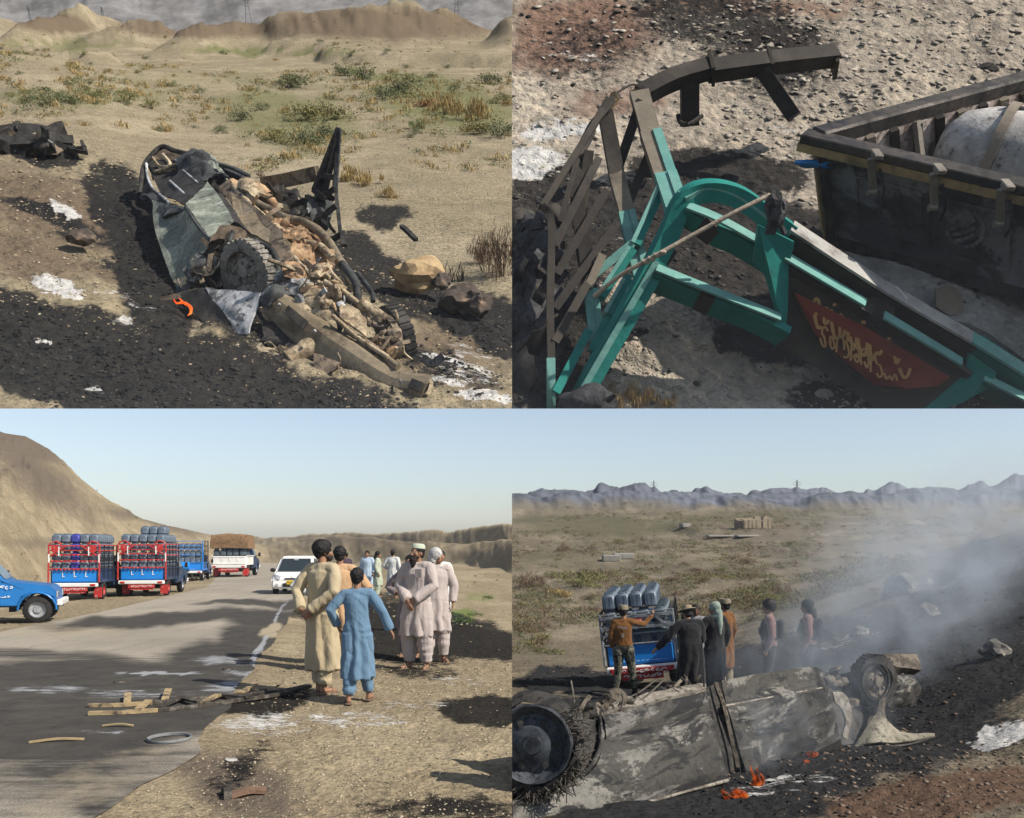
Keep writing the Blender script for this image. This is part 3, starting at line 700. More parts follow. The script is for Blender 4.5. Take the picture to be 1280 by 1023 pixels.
    m_ = remesh(S(g), vox*1.3, 2, lambda co: (.013*fbm(co[:, 0]*9+sd+co[:, 1]*7, co[:, 2]*7+co[:, 1]*3, 4, 9)*(1.2-co[:, 2]/sc*.5)+.010*fbm(co[:, 0]*3+sd, co[:, 2]*26, 3, 19)*(co[:, 2] < .45*sc)).astype(np.float32))
    m_.materials.append(bottom or top); t.part('trousers', m_, None)
    # shirt
    g = MB(); che, pel = J['che'], J['pel']
    up = J['nec']+Vector((0, 0, -.02))
    c1 = (J['shL']+J['shR'])/2
    g.tube([up+Vector((0, 0, .015)), up+Vector((0, 0, -.02)), c1+Vector((0, 0, -.03)), che+Vector((0, 0, .03)), (che+pel)/2, pel+Vector((0, 0, .02))], [.066, .10, .185*bulk, .19*bulk, .175*bulk, .19*bulk], 16, ry=[.066, .085, .115, .135*bulk, .13*bulk, .145*bulk], up=(0, 1, 0))
    caps(g, [J['shL'], c1+Vector((0, 0, .02)), J['shR']], [.075, .075, .075])
    if kind == 'kameez':
        k = (J['knL']+J['knR'])/2; base = pel+(k-pel)*.35; hmz = Vector((k.x*.7, k.y*.7, hem)); sp = abs(J['knL'].y-J['knR'].y)*.5
        g.tube([pel+Vector((0, 0, .04)), Vector((pel.x, pel.y, .80)).lerp(hmz, .1), hmz.lerp(pel, .35), hmz], [.185*bulk, .205*bulk, .225*bulk, .235*bulk], 18, ry=[.14*bulk, .155*bulk, .165*bulk+sp*.5, .165*bulk+sp], up=(0, 1, 0))
    for a in 'LR':
        sh, el, wr = J['sh'+a], J['el'+a], J['wr'+a]; we = el.lerp(wr, sleeve-.06 if sleeve > .2 else 0) if sleeve > .2 else None
        rr = (.080, .070, .066, .058) if kind == 'kameez' else (.070, .060, .052, .042)
        if we is not None: g.tube([sh+(sh-el).normalized()*.03, sh.lerp(el, .4), el, el.lerp(we, .5), we], [.062*bulk, rr[0]*bulk, rr[1]*bulk, rr[2]*bulk, rr[3]*bulk], 12)
        else: g.tube([sh+(sh-el).normalized()*.03, sh.lerp(el, .4), sh.lerp(el, .8)], [.062, .075, .072], 12)
    def wrk(co):
        z = co[:, 2]/sc; low_ = np.clip((1.15-z)/.6, 0, 1); ang = np.arctan2(co[:, 1]-pel.y*sc, co[:, 0]-pel.x*sc)
        a = .016*np.sin(ang*7+3*fbm(z*3+sd, ang*0, 2, 4)+sd)*low_*(kind == 'kameez')
        return (a+.012*fbm(co[:, 0]*11+sd, z*4+co[:, 1]*9, 4, 11)+.010*(ridg(co[:, 0]*7+co[:, 1]*8+z*7+sd, z*3+co[:, 0]*4, 3, 17)-.5)).astype(np.float32)
    m_ = remesh(S(g), vox*1.3, 2, wrk); m_.materials.append(top); t.part('kameez' if kind == 'kameez' else 'shirt', m_, None)
    # footwear
    for s_, a in ((-1, 'L'), (1, 'R')):
        f = Vector(J.get('ft'+a, (s_*.25, 1, 0))).normalized(); an = J['an'+a]; x = f.cross(Vector((0, 0, 1))).normalized(); u_ = x.cross(f)
        q = MB(); c = an+f*.055+u_*(-.092)
        q.box(c+u_*.008, (.088, .265, .022), Matrix((x, f, u_)).transposed(), .008)
        if shoes == 'boot': q.tube([an+u_*.10, an, an+f*.02-u_*.04], [.055, .052, .055], 10); q.tube([an-f*.04-u_*.045, an+f*.1-u_*.05, an+f*.18-u_*.065], [.05, .048, .03], 10)
        else: q.tube([c+x*.046+f*.05, c+f*.045+u_*.075, c-x*.046+f*.05], [.012, .02, .012], 6)
        t.part('boot' if shoes == 'boot' else 'sandal', S(q), mHair if shoes == 'boot' else mSandal, smooth=40)
    if extra: extra(t, J, S, Hd, hM, sc)
    return t

# ================================================================ ROADSIDE (lower left): people
cCream = cloth('cream_cotton', (.40, .33, .215)); cBlue = cloth('dusty_blue_cotton', (.11, .19, .28)); cPeach = cloth('peach_cotton', (.44, .28, .16)); cPale = cloth('pale_grey_rose_cotton', (.40, .345, .325))
cPlum = cloth('plum_grey_cotton', (.20, .165, .17)); cWhite = cloth('off_white_cotton', (.55, .56, .54)); cMint = cloth('pale_green_cotton', (.40, .44, .34)); cNavy = cloth('dark_plum_cotton', (.05, .035, .05)); cSky = cloth('pale_blue_cotton', (.36, .45, .55))
def mScarf():
    m = M('checked_scarf_cloth', .9); a = m.vor(60, rnd=.1); m.col(m.ramp(a, [(.35, (.10, .10, .10)), (.5, (.55, .54, .52))])); return m.m
mScarf = mScarf()
def person_at(px, py, **k): p = LL.G(px, py, 3); return p
def cap_extra(t, J, S, Hd, hM, sc):
    c = MB(); c.tube([Hd(0, -.02, .06), Hd(0, -.022, .10), Hd(0, -.024, .128), Hd(0, -.024, .135)], [.090, .088, .070, .01], 16, ry=[.105, .10, .080, .01], up=hM @ Vector((0, 1, 0)))
    t.part('cap', S(c), cMint, smooth=60)
    c = MB(); c.box(J['che']+Vector((-.09, .15, .06)), (.11, .012, .12), None, .004); t.part('chest_pocket', S(c), cPale)
def scarf_extra(mat, over=.02):
    def f(t, J, S, Hd, hM, sc):
        c = MB(); c.ell(Hd(0, -.018, .035), (.098, .112, .112), hM, 16, 12); c.ell(Hd(0, -.05, -.05), (.092, .07, .10), hM, 12, 8)
        caps(c, [J['nec']+Vector((-.07, .03, -.02)), J['nec']+Vector((0, -.05, .0)), J['nec']+Vector((.07, .03, -.02))], [.06, .075, .06])
        caps(c, [Hd(.0, -.085, -.04), J['che']+Vector((.02, -.12, .08)), J['che']+Vector((.02, -.13, -.1))], [.06, .06, .03])
        m_ = remesh(S(c), .012, 2, lambda co: (.012*fbm(co[:, 0]*12, co[:, 2]*16, 3, 5)).astype(np.float32)); m_.materials.append(mat); t.part('head_scarf', m_, None)
    return f
def mk_people_LL():
    g = None; G = lambda px, py: LL.G(px, py, 3)
    person(LL, G(402, 866), 'man in cream kameez seen from behind with hands clasped behind his back', 1.74, R(-28), dict(elL=(-.29, -.10, 1.17), elR=(.27, -.12, 1.17), wrL=(-.10, -.24, .96), wrR=(.02, -.25, .95), hdL=(.8, .05, -.4), hdR=(-.6, .05, -.6), pnL=(0, 1, .2), pnR=(0, 1, .2),
           knL=(-.06, .03, .5), knR=(.07, .0, .5), anL=(-.06, .02, .085), anR=(.08, -.05, .085)), top=cCream, hem=.27, head=(-30, 0), hair='thick', bulk=.95, beard=.001)
    person(LL, G(446, 879), 'boy in dusty blue kameez walking away with both arms swinging', 1.44, R(2), dict(elL=(-.34, -.05, 1.22), wrL=(-.27, .10, 1.0), elR=(.33, -.04, 1.20), wrR=(.43, .04, .95), hdR=(.35, .1, -.6),
           knL=(-.07, -.02, .5), anL=(-.09, -.12, .10), knR=(.09, .10, .52), anR=(.14, .12, .11), hd=(0, .03, 1.64)), top=cBlue, hem=.33, hair='short', head=(-8, 8), bulk=.92)
    person(LL, G(424, 838), 'man in peach shirt standing behind the boy with hands on his hips', 1.70, R(8), dict(elL=(-.38, -.08, 1.18), wrL=(-.19, .10, 1.02), elR=(.40, -.05, 1.17), wrR=(.20, .08, 1.02), hdL=(.6, .3, -.3), hdR=(-.6, .3, -.3)), top=cPeach, hem=.50, hair='short', bulk=1.0)
    person(LL, G(403, 828), 'man in white shirt mostly hidden behind the cream kameez, elbow bent out to the left', 1.68, R(10), dict(elL=(-.42, -.04, 1.16), wrL=(-.20, .10, 1.06), hdL=(.6, .3, -.3)), top=cWhite, hem=.55, hair='short', bulk=1.05)
    person(LL, G(522, 836), 'bearded man in pale rose grey kameez and skullcap with hands folded in front', 1.74, R(158), dict(elL=(-.27, .03, 1.16), wrL=(-.06, .25, .97), elR=(.27, .03, 1.16), wrR=(.02, .26, .96), hdL=(.35, .1, -.6), hdR=(-.3, .1, -.7), pnL=(.2, -1, 0), pnR=(-.2, -1, 0),
           knL=(-.12, .03, .5), knR=(.12, .03, .5), anL=(-.13, -.02, .085), anR=(.13, .0, .085)), top=cPale, hem=.46, head=(-20, 2), hair='cap', beard=.10, extra=cap_extra, bulk=1.08, eyes=True, skin=mSkin)
    person(LL, G(513, 822), 'man in plum grey kameez standing behind the bearded man, elbow out', 1.60, R(165), dict(elR=(.42, -.02, 1.17), wrR=(.20, .12, 1.10), hdR=(-.5, .3, -.3)), top=cPlum, hem=.45, hair='short', head=(-10, 0))
    person(LL, G(545, 828), 'man in a black and white checked scarf standing right of the bearded man', 1.70, R(195), dict(elL=(-.28, .0, 1.15)), top=cPale, hem=.48, hair=None, head=(60, 0), extra=scarf_extra(mScarf))
    far = [(432, 746, 'far man in dark plum shirt standing beside the white car', cNavy, 1.62, R(40), 'short', 'shirt'), (459, 747, 'far man in pale blue shirt facing the camera in the back group', cSky, 1.68, R(175), 'short', 'kameez'),
           (472, 747, 'far person in pale green kameez with long dark hair in the back group', cMint, 1.66, R(-90), 'long', 'kameez'), (491, 748, 'far man in white kameez seen from behind in the back group', cWhite, 1.70, R(-15), 'short', 'kameez'),
           (551, 790, 'dark haired man in white standing furthest right by the embankment', cWhite, 1.66, R(200), 'short', 'kameez')]
    for px, py, lb, c_, H_, fc, hr, kd in far:
        person(LL, G(px, py), lb, H_, fc, dict(elL=(-.36, -.02, 1.17), wrL=(-.2, .1, 1.05)) if 'white kameez' in lb else None, top=c_, bottom=c_, hair=hr, kind=kd, vox=.016, hem=.45, group='people standing in the back group' if 'far' in lb else None)
    person(LL, G(243, 726), 'person in pale green kameez standing beside the blue truck', 1.70, R(25), None, top=cMint, hair='short', vox=.018, hem=.42)
mk_people_LL()

# ================================================================ VEHICLES
pBlue = simple('glossy_blue_paint', (.012, .155, .44), .3, .1, .12, 3, spec=.5, dirt=(.22, .19, .14), dsc=2.5, dlo=.58, dhi=.85)
pBrightBlue = simple('bright_blue_tailgate_paint', (.01, .20, .60), .35, 0, .1, 3, spec=.5, dirt=(.12, .13, .14), dsc=4, dlo=.6, dhi=.9)
pNavy = simple('dark_blue_paint', (.02, .045, .10), .4, .1, .2, 3, dirt=(.15, .13, .10), dsc=3, dlo=.55, dhi=.85)
pWhite = simple('white_paint', (.72, .72, .70), .35, 0, .08, 3, spec=.5, dirt=(.40, .35, .27), dsc=2, dlo=.55, dhi=.9)
pRed = simple('red_rack_paint', (.42, .03, .028), .45, 0, .25, 8, dirt=(.55, .5, .48), dsc=14, dlo=.58, dhi=.66)
pGlass = simple('dark_window_glass', (.02, .028, .032), .08, 0, .1, 2, spec=.8)
pBlack = simple('black_trim', (.015, .015, .016), .6, 0, .2, 6)
pLamp = simple('headlamp_glass', (.45, .46, .47), .12, .2, .2, 20, spec=.8)
pTail = simple('red_tail_lamp', (.45, .02, .015), .25, 0, .1, 20)
pYellow = simple('yellow_number_plate', (.62, .42, .03), .5, 0, .1, 20)
pCan = simple('slate_blue_jerrycan_plastic', (.12, .155, .20), .45, 0, .3, 4, dirt=(.26, .29, .32), dsc=5, dlo=.5, dhi=.8)
pCan2 = simple('violet_blue_jerrycan_plastic', (.05, .06, .30), .4, 0, .25, 4)
pCan3 = simple('dark_jerrycan_plastic', (.085, .115, .14), .4, 0, .3, 4, dirt=(.12, .14, .15), dsc=5, dlo=.5, dhi=.8)
pCap = simple('dull_red_screw_cap', (.35, .06, .04), .5)
def can_mesh(name, w, d, h, mat):
    m = MB(); m.box((0, 0, h*.44), (w, d, h*.88), None, min(w, d)*.16); m.box((0, 0, h*.90), (w*.55, d*.55, h*.06), None, .02)
    m.beam((-w*.28, 0, h*.98), (w*.18, 0, h*.98), .03, .03); m.box((-w*.28, 0, h*.93), (.03, .03, h*.10)); m.box((w*.16, 0, h*.93), (.03, .03, h*.10))
    m.lathe((w*.32, 0, h*.86), (0, 0, 1), [(.03, 0), (.03, h*.12), (.001, h*.12)], 8)
    for k in (-1, 1): m.box((k*w*.16, -d*.5, h*.45), (w*.06, .012, h*.55)); m.box((w*.5, k*d*.16, h*.45), (.012, d*.06, h*.55))
    return m.mesh(name, mat, 40)
def wheel(t, x, y, r, w, side, rimmat, parts=True):
    a = Vector((side, 0, 0)); m = MB()
    m.lathe((x-side*w/2, y, r), a, [(r*.60, .0), (r*.86, 0), (r*.97, w*.12), (r, w*.3), (r, w*.7), (r*.97, w*.88), (r*.86, w), (r*.60, w), (r*.58, w*.8), (r*.58, w*.2)], 24, closed=True)
    for k in range(24):
        an = k*math.pi/12; m.box((x, y+math.cos(an)*r, r+math.sin(an)*r), (w*.7, .03, .018), Matrix.Rotation(an-math.pi/2, 3, 'X'))
    ty = t.part('wheel', m, mRubber, smooth=40)
    q = MB(); q.lathe((x-side*w/2, y, r), a, [(r*.60, w*.1), (r*.60, w*.9), (r*.55, w*.92), (r*.50, w*.70), (r*.30, w*.62), (r*.26, w*.80), (.001, w*.82)], 20)
    for k in range(6):
        an = k*math.pi/3; q.lathe((x+side*w*.16, y+math.cos(an)*r*.2, r+math.sin(an)*r*.2), a, [(.014, 0), (.014, .035), (.001, .035)], 6)
    t.part('rim', q, rimmat, ty, smooth=40)
def prism(m, prof, x0, x1, taper=None):
    """side outline [(y,z)] stretched from x0 to x1; taper pulls the top in"""
    f = lambda x, z: x*(1-(taper[1] if taper and z > taper[0] else 0))
    n = len(prof); v = [(f(x0, z), y, z) for y, z in prof]+[(f(x1, z), y, z) for y, z in prof]
    m.add(v, [tuple(range(n)), tuple(range(2*n-1, n-1, -1))]+[((i+1) % n, i, n+i, n+(i+1) % n) for i in range(n)]); return m
def bevelled(mb, off=.03, seg=2):
    bm = bmesh.new(); me = mb.mesh('t'); bm.from_mesh(me); bpy.data.meshes.remove(me)
    bmesh.ops.bevel(bm, geom=[e for e in bm.edges if len(e.link_faces) == 2 and e.calc_face_angle(0) > .3], offset=off, segments=seg, affect='EDGES', clamp_overlap=True)
    bm.verts.index_update(); o = MB(); o.v = [q.co.copy() for q in bm.verts]; o.f = [[q.index for q in g.verts] for g in bm.faces]; bm.free(); return o
def strokes(m, o, ux, uz, n, w, h, th=.008, seed=1, nrm=(0, -1, 0)):
    """little hand-painted curls, as on the panel"""
    rnd = random.Random(seed); o = Vector(o); ux = Vector(ux).normalized(); uz = Vector(uz).normalized(); nrm = Vector(nrm)
    for k in range(n):
        c = o+ux*(w*(k+.5)/n)+uz*(h*(.5+rnd.uniform(-.15, .15))); a0 = rnd.uniform(0, 6); ra = rnd.uniform(.25, .5)*w/n*1.4; rb = rnd.uniform(.25, .5)*h
        pts = [c+ux*math.cos(a0+t*.75)*ra*(.5+t*.09)+uz*math.sin(a0+t*.75)*rb*(.5+t*.06) for t in range(7)]
        m.poly(cr(pts, 2), th, .004, nrm)
def pickup(P, loc, rz, label, body, gate, Wd=1.6, fw=3.62, rack=None, rackh=2.0, red=True, s=1.0, cabmat=None, roll=0, letters=0, hood=True, tailm=None, group=None, flaps=True, fence=None):
    R3 = Matrix.Rotation(rz, 3, 'Z') @ Matrix.Rotation(roll, 3, 'Y') @ Matrix.Scale(s, 3)
    t = Thing(P, 'pickup_truck', label, 'pickup truck', loc, group, R3=R3); h = Wd/2; cm = cabmat or body
    m = MB(); m.box((-.36, 2.2, .42), (.08, 4.2, .12)); m.box((.36, 2.2, .42), (.08, 4.2, .12)); m.box((0, .9, .32), (1.2, .12, .12)); m.lathe((0, .95, .33), (0, 1, 0), [(.001, -.12), (.12, -.08), (.12, .08), (.001, .12)], 10); m.box((0, 3.6, .32), (1.2, .12, .12)); m.box((0, 2.0, .5), (1.0, 3.2, .06))
    t.part('chassis', m, pBlack)
    m = MB()
    for k in (-1, 1): m.box((k*(h-.03), 1.2, .80), (.06, 2.2, .44), None, .015); m.beam((k*(h+.005), .12, 1.03), (k*(h+.005), 2.28, 1.03), .08, .05, bev=.01)
    m.box((0, 1.2, .60), (Wd-.12, 2.2, .05)); m.box((0, 2.29, .80), (Wd-.12, .05, .44), None, .01)
    for k in (-1, 1):
        for y in (.4, 1.6, 2.0): m.box((k*(h+.004), y, .8), (.02, .05, .38))
    t.part('bed', m, body, smooth=30)
    m = MB(); m.box((0, .07, .81), (Wd-.10, .05, .42), None, .015); m.box((0, .04, .98), (Wd-.14, .02, .03)); m.box((0, .04, .66), (Wd-.14, .02, .03))
    tg = t.part('tailgate', m, gate, smooth=30)
    m = MB()
    if red:
        for x in (-.36, 0, .36): m.box((x, .034, .88), (.022, .01, .20)); m.box((x+.04, .034, .80), (.06, .01, .018))
    else: strokes(m, (-.6, .036, .645), (1, 0, 0), (0, 0, 1), 12, 1.2, .05, .012, 5)
    t.part('painted_marks', m, pWhite, tg, kind='stuff')
    m = MB(); m.box((0, -.02, .52), (Wd+.02, .14, .13), None, .02); t.part('rear_bumper', m, pWhite, smooth=30)
    if red:
        m = MB(); m.box((0, -.05, .37), (Wd*.58, .05, .13), None, .01); m.box((0, -.03, .27), (Wd*.5, .04, .05)); bp = t.part('red_bumper_board', m, pRed)
        m = MB(); strokes(m, (-.38, -.078, .34), (1, 0, 0), (0, 0, 1), 9, .76, .09, .012, 3); t.part('painted_marks', m, pWhite, bp, kind='stuff')
        if flaps:
            for k in (-1, 1): m = MB(); m.box((k*(h-.12), .5, .24), (.26, .02, .34), None, .008); m.box((k*(h-.12), .488, .16), (.16, .01, .1)); t.part('mudflap', m, pRed if k > 0 else tailm or pRed)
    for k in (-1, 1): m = MB(); m.box((k*(h-.14), -.095, .52), (.16, .02, .07), None, .006); t.part('tail_lamp', m, pTail)
    for k in (-1, 1):
        for y in (.95, fw): wheel(t, k*(h-.12), y, .31, .20, k, mSteel if not red else pRed if y < 1 else mSteel)
    # cab and bonnet
    m = MB(); prism(m, [(2.36, .42), (2.36, 1.0), (2.44, 1.42), (2.56, 1.47), (3.02, 1.47), (3.12, 1.42), (3.46, 1.0), (3.52, .97), (4.40, .86), (4.52, .74), (4.54, .42), (fw+.36, .42), (fw+.33, .60), (fw+.13, .70), (fw-.14, .70), (fw-.34, .60), (fw-.40, .40)], -h+.02, h-.02, (1.2, .12))
    t.part('cab', bevelled(m, .035), cm, smooth=35)
    for k in (-1, 1):
        e = k*(h-.012)
        m = MB(); m.plate([(e, 2.62, 1.03), (e, 3.34, 1.03), (e*.90, 3.06, 1.37), (e*.90, 2.66, 1.37)][::k], .012); dr = None
        m2 = MB(); m2.box((k*(h-.015), 2.98, .72), (.02, .86, .52), None, .012); m2.box((k*(h-.02), 2.98, 1.0), (.03, .9, .03))
        dr = t.part('door', m2, cm, smooth=30); m3 = MB(); m3.box((k*(h+.006), 2.68, .86), (.03, .14, .035), None, .008); t.part('handle', m3, pBlack, dr); t.part('window', m, pGlass, dr)
        if letters:
            m4 = MB(); strokes(m4, (k*(h+.001), 3.02, .80), (0, 1, 0), (0, 0, 1), 8, .62, .09, .018, 7, (k, 0, 0))
            for q in range(3): m4.box((k*(h+.001), 3.0+q*.09, .64), (.008, .05, .16)); m4.box((k*(h+.001), 3.04+q*.09, .60), (.008, .03, .02))
            strokes(m4, (k*(h+.001), 2.5, .78), (0, 1, 0), (0, 0, 1), 4, .3, .12, .018, 8, (k, 0, 0)); strokes(m4, (k*(h+.001), 3.3, .60), (0, 1, 0), (0, 0, 1), 3, .3, .05, .014, 9, (k, 0, 0))
            t.part('door_lettering', m4, pWhite, dr, kind='stuff')
        m = MB(); m.beam((k*(h-.02), 3.30, 1.02), (k*(h+.12), 3.30, 1.06), .02, .02); m.box((k*(h+.15), 3.30, 1.10), (.12, .05, .20), None, .015); t.part('side_mirror', m, pBlack, smooth=30)
        m = MB(); m.box((k*(h-.2), 4.54, .66), (.26, .03, .15), None, .01); t.part('headlight', m, pLamp)
        m = MB(); m.tube([(k*(h-.005), fw+.40*math.cos(a*.314), .31+.40*math.sin(a*.314)) for a in range(11)], .03, 6); t.part('wheel_arch', m, cm, smooth=60)
    m = MB(); m.plate([(-h+.16, 2.385, 1.06), (-h+.2, 2.44, 1.38), (h-.2, 2.44, 1.38), (h-.16, 2.385, 1.06)], .012, (0, -1, 0)); t.part('rear_window', m, pGlass)
    m = MB(); m.plate([(-h+.14, 3.46, 1.03), (h-.14, 3.46, 1.03), (h-.22, 3.15, 1.40), (-h+.22, 3.15, 1.40)], .015, (0, .7, .7)); t.part('windscreen', m, pGlass)
    m = MB(); m.box((0, 4.6, .47), (Wd, .12, .14), None, .02); t.part('front_bumper', m, pWhite, smooth=30)
    if rack:
        mt, mt2 = rack; H0, H1 = 1.02, rackh
        for k in (-1, 1):
            m = MB(); m.beam((k*(h+.04), .0, .6), (k*(h+.04), .0, H1), .05, .05, bev=.01); t.part('rack_post', m, mt)
            m = MB(); m.beam((k*(h+.035), .0, H0+.25), (k*(h+.035), .0, H1-.3), .055, .052, bev=.01); t.part('rack_post_sleeve', m, mt2)
            for z in [H0+.10+i*(H1-H0-.1)/4 for i in range(5)]: m = MB(); m.beam((k*(h+.04), .03, z), (k*(h+.04), 2.3, z), .03, .035); t.part('side_rail', m, mt if red and z > 1.5 else pBlack)
            for y in (.6, 1.2, 1.8, 2.3): m = MB(); m.beam((k*(h+.045), y, .7), (k*(h+.045), y, H1), .035, .03); t.part('side_stake', m, pBlack)
        for i, z in enumerate([H0+.04, H0+(H1-H0)*.36, H0+(H1-H0)*.62, H0+(H1-H0)*.78, H1-.02]):
            m = MB(); m.beam((-h, .0, z), (h, .0, z), .03, .032, bev=.006)
            if i not in (3,) and red:
                for j in range(11): x = -h+.08+j*(Wd-.16)/10; m.lathe((x, -.02, z-.02), (0, 1, 0), [(.001, -.02), (.034, -.015), (.034, .015), (.001, .02)], 8)
            t.part('cross_rail', m, mt)
        if red:
            for k in (-1, 1):
                m = MB(); m.beam((k*h*.95, -.03, H1-.35), (k*h*.3, -.03, H1-.02), .04, .05); t.part('rack_brace', m, mt)
                m = MB(); m.beam((k*h*.62, -.04, H1-.36), (k*h*.62, -.04, H1-.06), .035, .03); t.part('rack_upright', m, mt2)
                m = MB(); m.tube([(k*(h+.04), 0, H1-.02), (k*(h-.02), 0, H1+.08), (k*(h-.2), 0, H1+.12), (k*(h-.35), 0, H1+.02)], .03, 6); t.part('rack_scroll', m, mt, smooth=60)
                m = MB(); m.lathe((k*(h-.16), -.04, H1-.14), (0, 1, 0), [(.001, -.02), (.12, -.015), (.12, .015), (.001, .02)], 12); t.part('rack_medallion', m, mt)
    return t
CANS = {}
def load_cans(P, t, cans, mats, group, labels, jit=.006, size=(.285, .26, .295)):
    """each can is a thing of its own, standing in the truck's bed"""
    rnd = random.Random(len(ALL))
    xs = sorted({round(c[0], 2) for c in cans}); ys = sorted({round(c[1], 2) for c in cans}); zs = sorted({round(c[2], 2) for c in cans})
    NTH = ['first', 'second', 'third', 'fourth', 'fifth', 'sixth', 'seventh', 'eighth', 'ninth', 'tenth', 'eleventh', 'twelfth']
    for (x, y, z, k) in cans:
        key = (k, size)
        if key not in CANS: CANS[key] = can_mesh('jerrycan', *size, mats[k])
        M_ = t.o.matrix_world @ Matrix.Translation((x+rnd.uniform(-jit, jit), y+rnd.uniform(-jit, jit), z)) @ Matrix.Rotation(rnd.uniform(-.03, .03), 4, 'Z')
        o = bpy.data.objects.new('jerrycan', CANS[key]); C.objects.link(o); o.matrix_world = M_
        a_, b_, c_ = xs.index(round(x, 2)), ys.index(round(y, 2)), zs.index(round(z, 2))
        tagk(o, label='%s: %s from left, %s layer up, %s back' % (labels[k], NTH[a_], NTH[c_], NTH[b_]), category='jerrycan', group=group); ALL.append((P, o))
def mk_vehicles_LL():
    def loc(px, py, dx=0): return LL.G(px, py, 5)
    red = (pRed, pWhite)
    mats = {0: pCan, 1: pCan2, 2: pCan3}
    # leftmost loaded truck
    t1 = pickup(LL, loc(92, 751), R(11), 'leftmost loaded pickup with red rack, blue tailgate and slate jerrycans', pNavy, pBrightBlue, 1.50, rack=red, rackh=1.86)
    L = []
    for z in range(4):
        for x in range(5): L.append((-.58+x*.29, .20, 1.04+z*.30, 1 if x == 2 else 0))
        for y in range(1, 8): L.append((.58, .20+y*.28, 1.04+z*.30, 0))
        if z == 3:
            for y in range(1, 8):
                for x in range(4): L.append((-.58+x*.29, .20+y*.28, 1.04+z*.30, 0))
    load_cans(LL, t1, L, mats, 'jerrycans on the leftmost loaded pickup', {0: 'slate jerrycan on leftmost loaded pickup', 1: 'violet blue jerrycan on leftmost loaded pickup'})
    t2 = pickup(LL, loc(177, 746), R(10), 'second loaded pickup from the left, red rack rails and blue tailgate over white bumper', pNavy, pBrightBlue, 1.56, rack=red, rackh=1.90)
    L = []
    for z in range(4):
        for x in range(5): L.append((-.60+x*.30, .20, 1.04+z*.31, 0))
        for y in range(1, 8): L.append((.60, .20+y*.28, 1.04+z*.31, 0))
        if z == 3:
            for y in range(1, 8):
                for x in range(4): L.append((-.60+x*.30, .20+y*.28, 1.04+z*.31, 0))
    L += [(-.1+.3*i, .9+.28*j, 2.28, 0) for i in range(3) for j in range(3)]
    load_cans(LL, t2, L, mats, 'jerrycans on the second loaded pickup', {0: 'slate jerrycan on second loaded pickup'})
    t3 = pickup(LL, loc(233, 727), R(12), 'third loaded pickup painted blue all over, behind the second one', pBrightBlue, pBrightBlue, 1.62, rack=(pBrightBlue, pBrightBlue), rackh=2.25, red=False, cabmat=pNavy)
    L = [(-.6+x*.3, .2+y*.6, 1.04+z*.36, 0) for x in range(5) for z in range(3) for y in range(2) if y == 0 or z == 2]+[(.6, .8+y*.3, 1.04+z*.36, 0) for z in range(2) for y in range(3)]
    load_cans(LL, t3, L, mats, 'jerrycans on the blue pickup', {0: 'slate jerrycan on all blue pickup'}, size=(.28, .25, .34))
    m = MB(); m.lathe((-.5, -.22, .82), (1, 0, 0), [(.001, 0), (.24, 0), (.25, .04), (.25, .30), (.255, .33), (.25, .36), (.25, .66), (.24, .70), (.001, .70)], 20)
    solo(LL, 'drum', 'blue drum fixed across the tail of the third pickup', 'drum', m, pBrightBlue, t3.loc, smooth=40, R3=t3.R)
    # white truck with a mat cover
    t4 = pickup(LL, loc(286, 722), R(8), 'white pickup with brown matting over its load, driving away on the road', pWhite, pWhite, 1.62, rack=None, rackh=1.75, s=1.30, cabmat=pNavy, red=True, tailm=pRed)
    L = [(-.6+x*.3, .2, 1.04+z*.32, 2) for x in range(5) for z in range(2)]+[(.6, .5+y*.3, 1.04+z*.32, 2) for z in range(2) for y in range(5)]
    load_cans(LL, t4, L, mats, 'jerrycans under the matting', {2: 'dark jerrycan under brown matting'}, size=(.26, .25, .34))
    mt = simple('brown_reed_matting', (.22, .135, .07), .95, 0, .35, 14, .8, 50, dirt=(.10, .06, .035), dsc=9)
    m = MB(); m.sheet([[(-.86, -.04, 1.40), (0, -.05, 1.42), (.86, -.04, 1.40)], [(-.84, -.02, 1.92), (0, -.02, 1.96), (.84, -.02, 1.92)], [(-.80, .3, 2.05), (0, .3, 2.12), (.80, .3, 2.05)], [(-.80, 2.3, 2.05), (0, 2.3, 2.10), (.80, 2.3, 2.05)]], 6, 4, .03, .03, 3, 1, .02)
    m.sheet([[(.80, .0, 2.03), (.80, 1.2, 2.05), (.80, 2.3, 2.03)], [(.87, .0, 1.4), (.88, 1.2, 1.38), (.87, 2.3, 1.4)]], 6, 5, .03, .02, 3, 2, .02)
    m.sheet([[(-.87, .0, 1.4), (-.88, 1.2, 1.38), (-.87, 2.3, 1.4)], [(-.80, .0, 2.03), (-.80, 1.2, 2.05), (-.80, 2.3, 2.03)]], 6, 5, .03, .02, 3, 2, .02)
    solo(LL, 'load_cover', 'brown reed matting draped over the white pickup\'s load', 'cover', m, mt, t4.loc, smooth=50, R3=t4.R)
    # blue pickup cut by the picture's left edge
    pickup(LL, LL.G(47, 779)-Matrix.Rotation(R(-68), 3, 'Z') @ Vector((.69, 4.06, 0)), R(-68), 'bright blue pickup with white door lettering, cut off at the left edge', pBlue, pBlue, 1.62, fw=4.14, rackh=2, red=False, letters=1, s=.98)
    # white hatchback
    c = LL.G(372, 741); t = Thing(LL, 'hatchback_car', 'white hatchback parked on the road facing the camera, yellow number plate', 'car', c, None, rz=R(186))
    prof = [(-1.72, .22), (-1.76, .50), (-1.70, .62), (-1.62, .66), (-.92, .80), (-.82, .84), (-.15, 1.36), (.05, 1.42), (1.15, 1.44), (1.45, 1.38), (1.68, .95), (1.74, .60), (1.72, .24)]
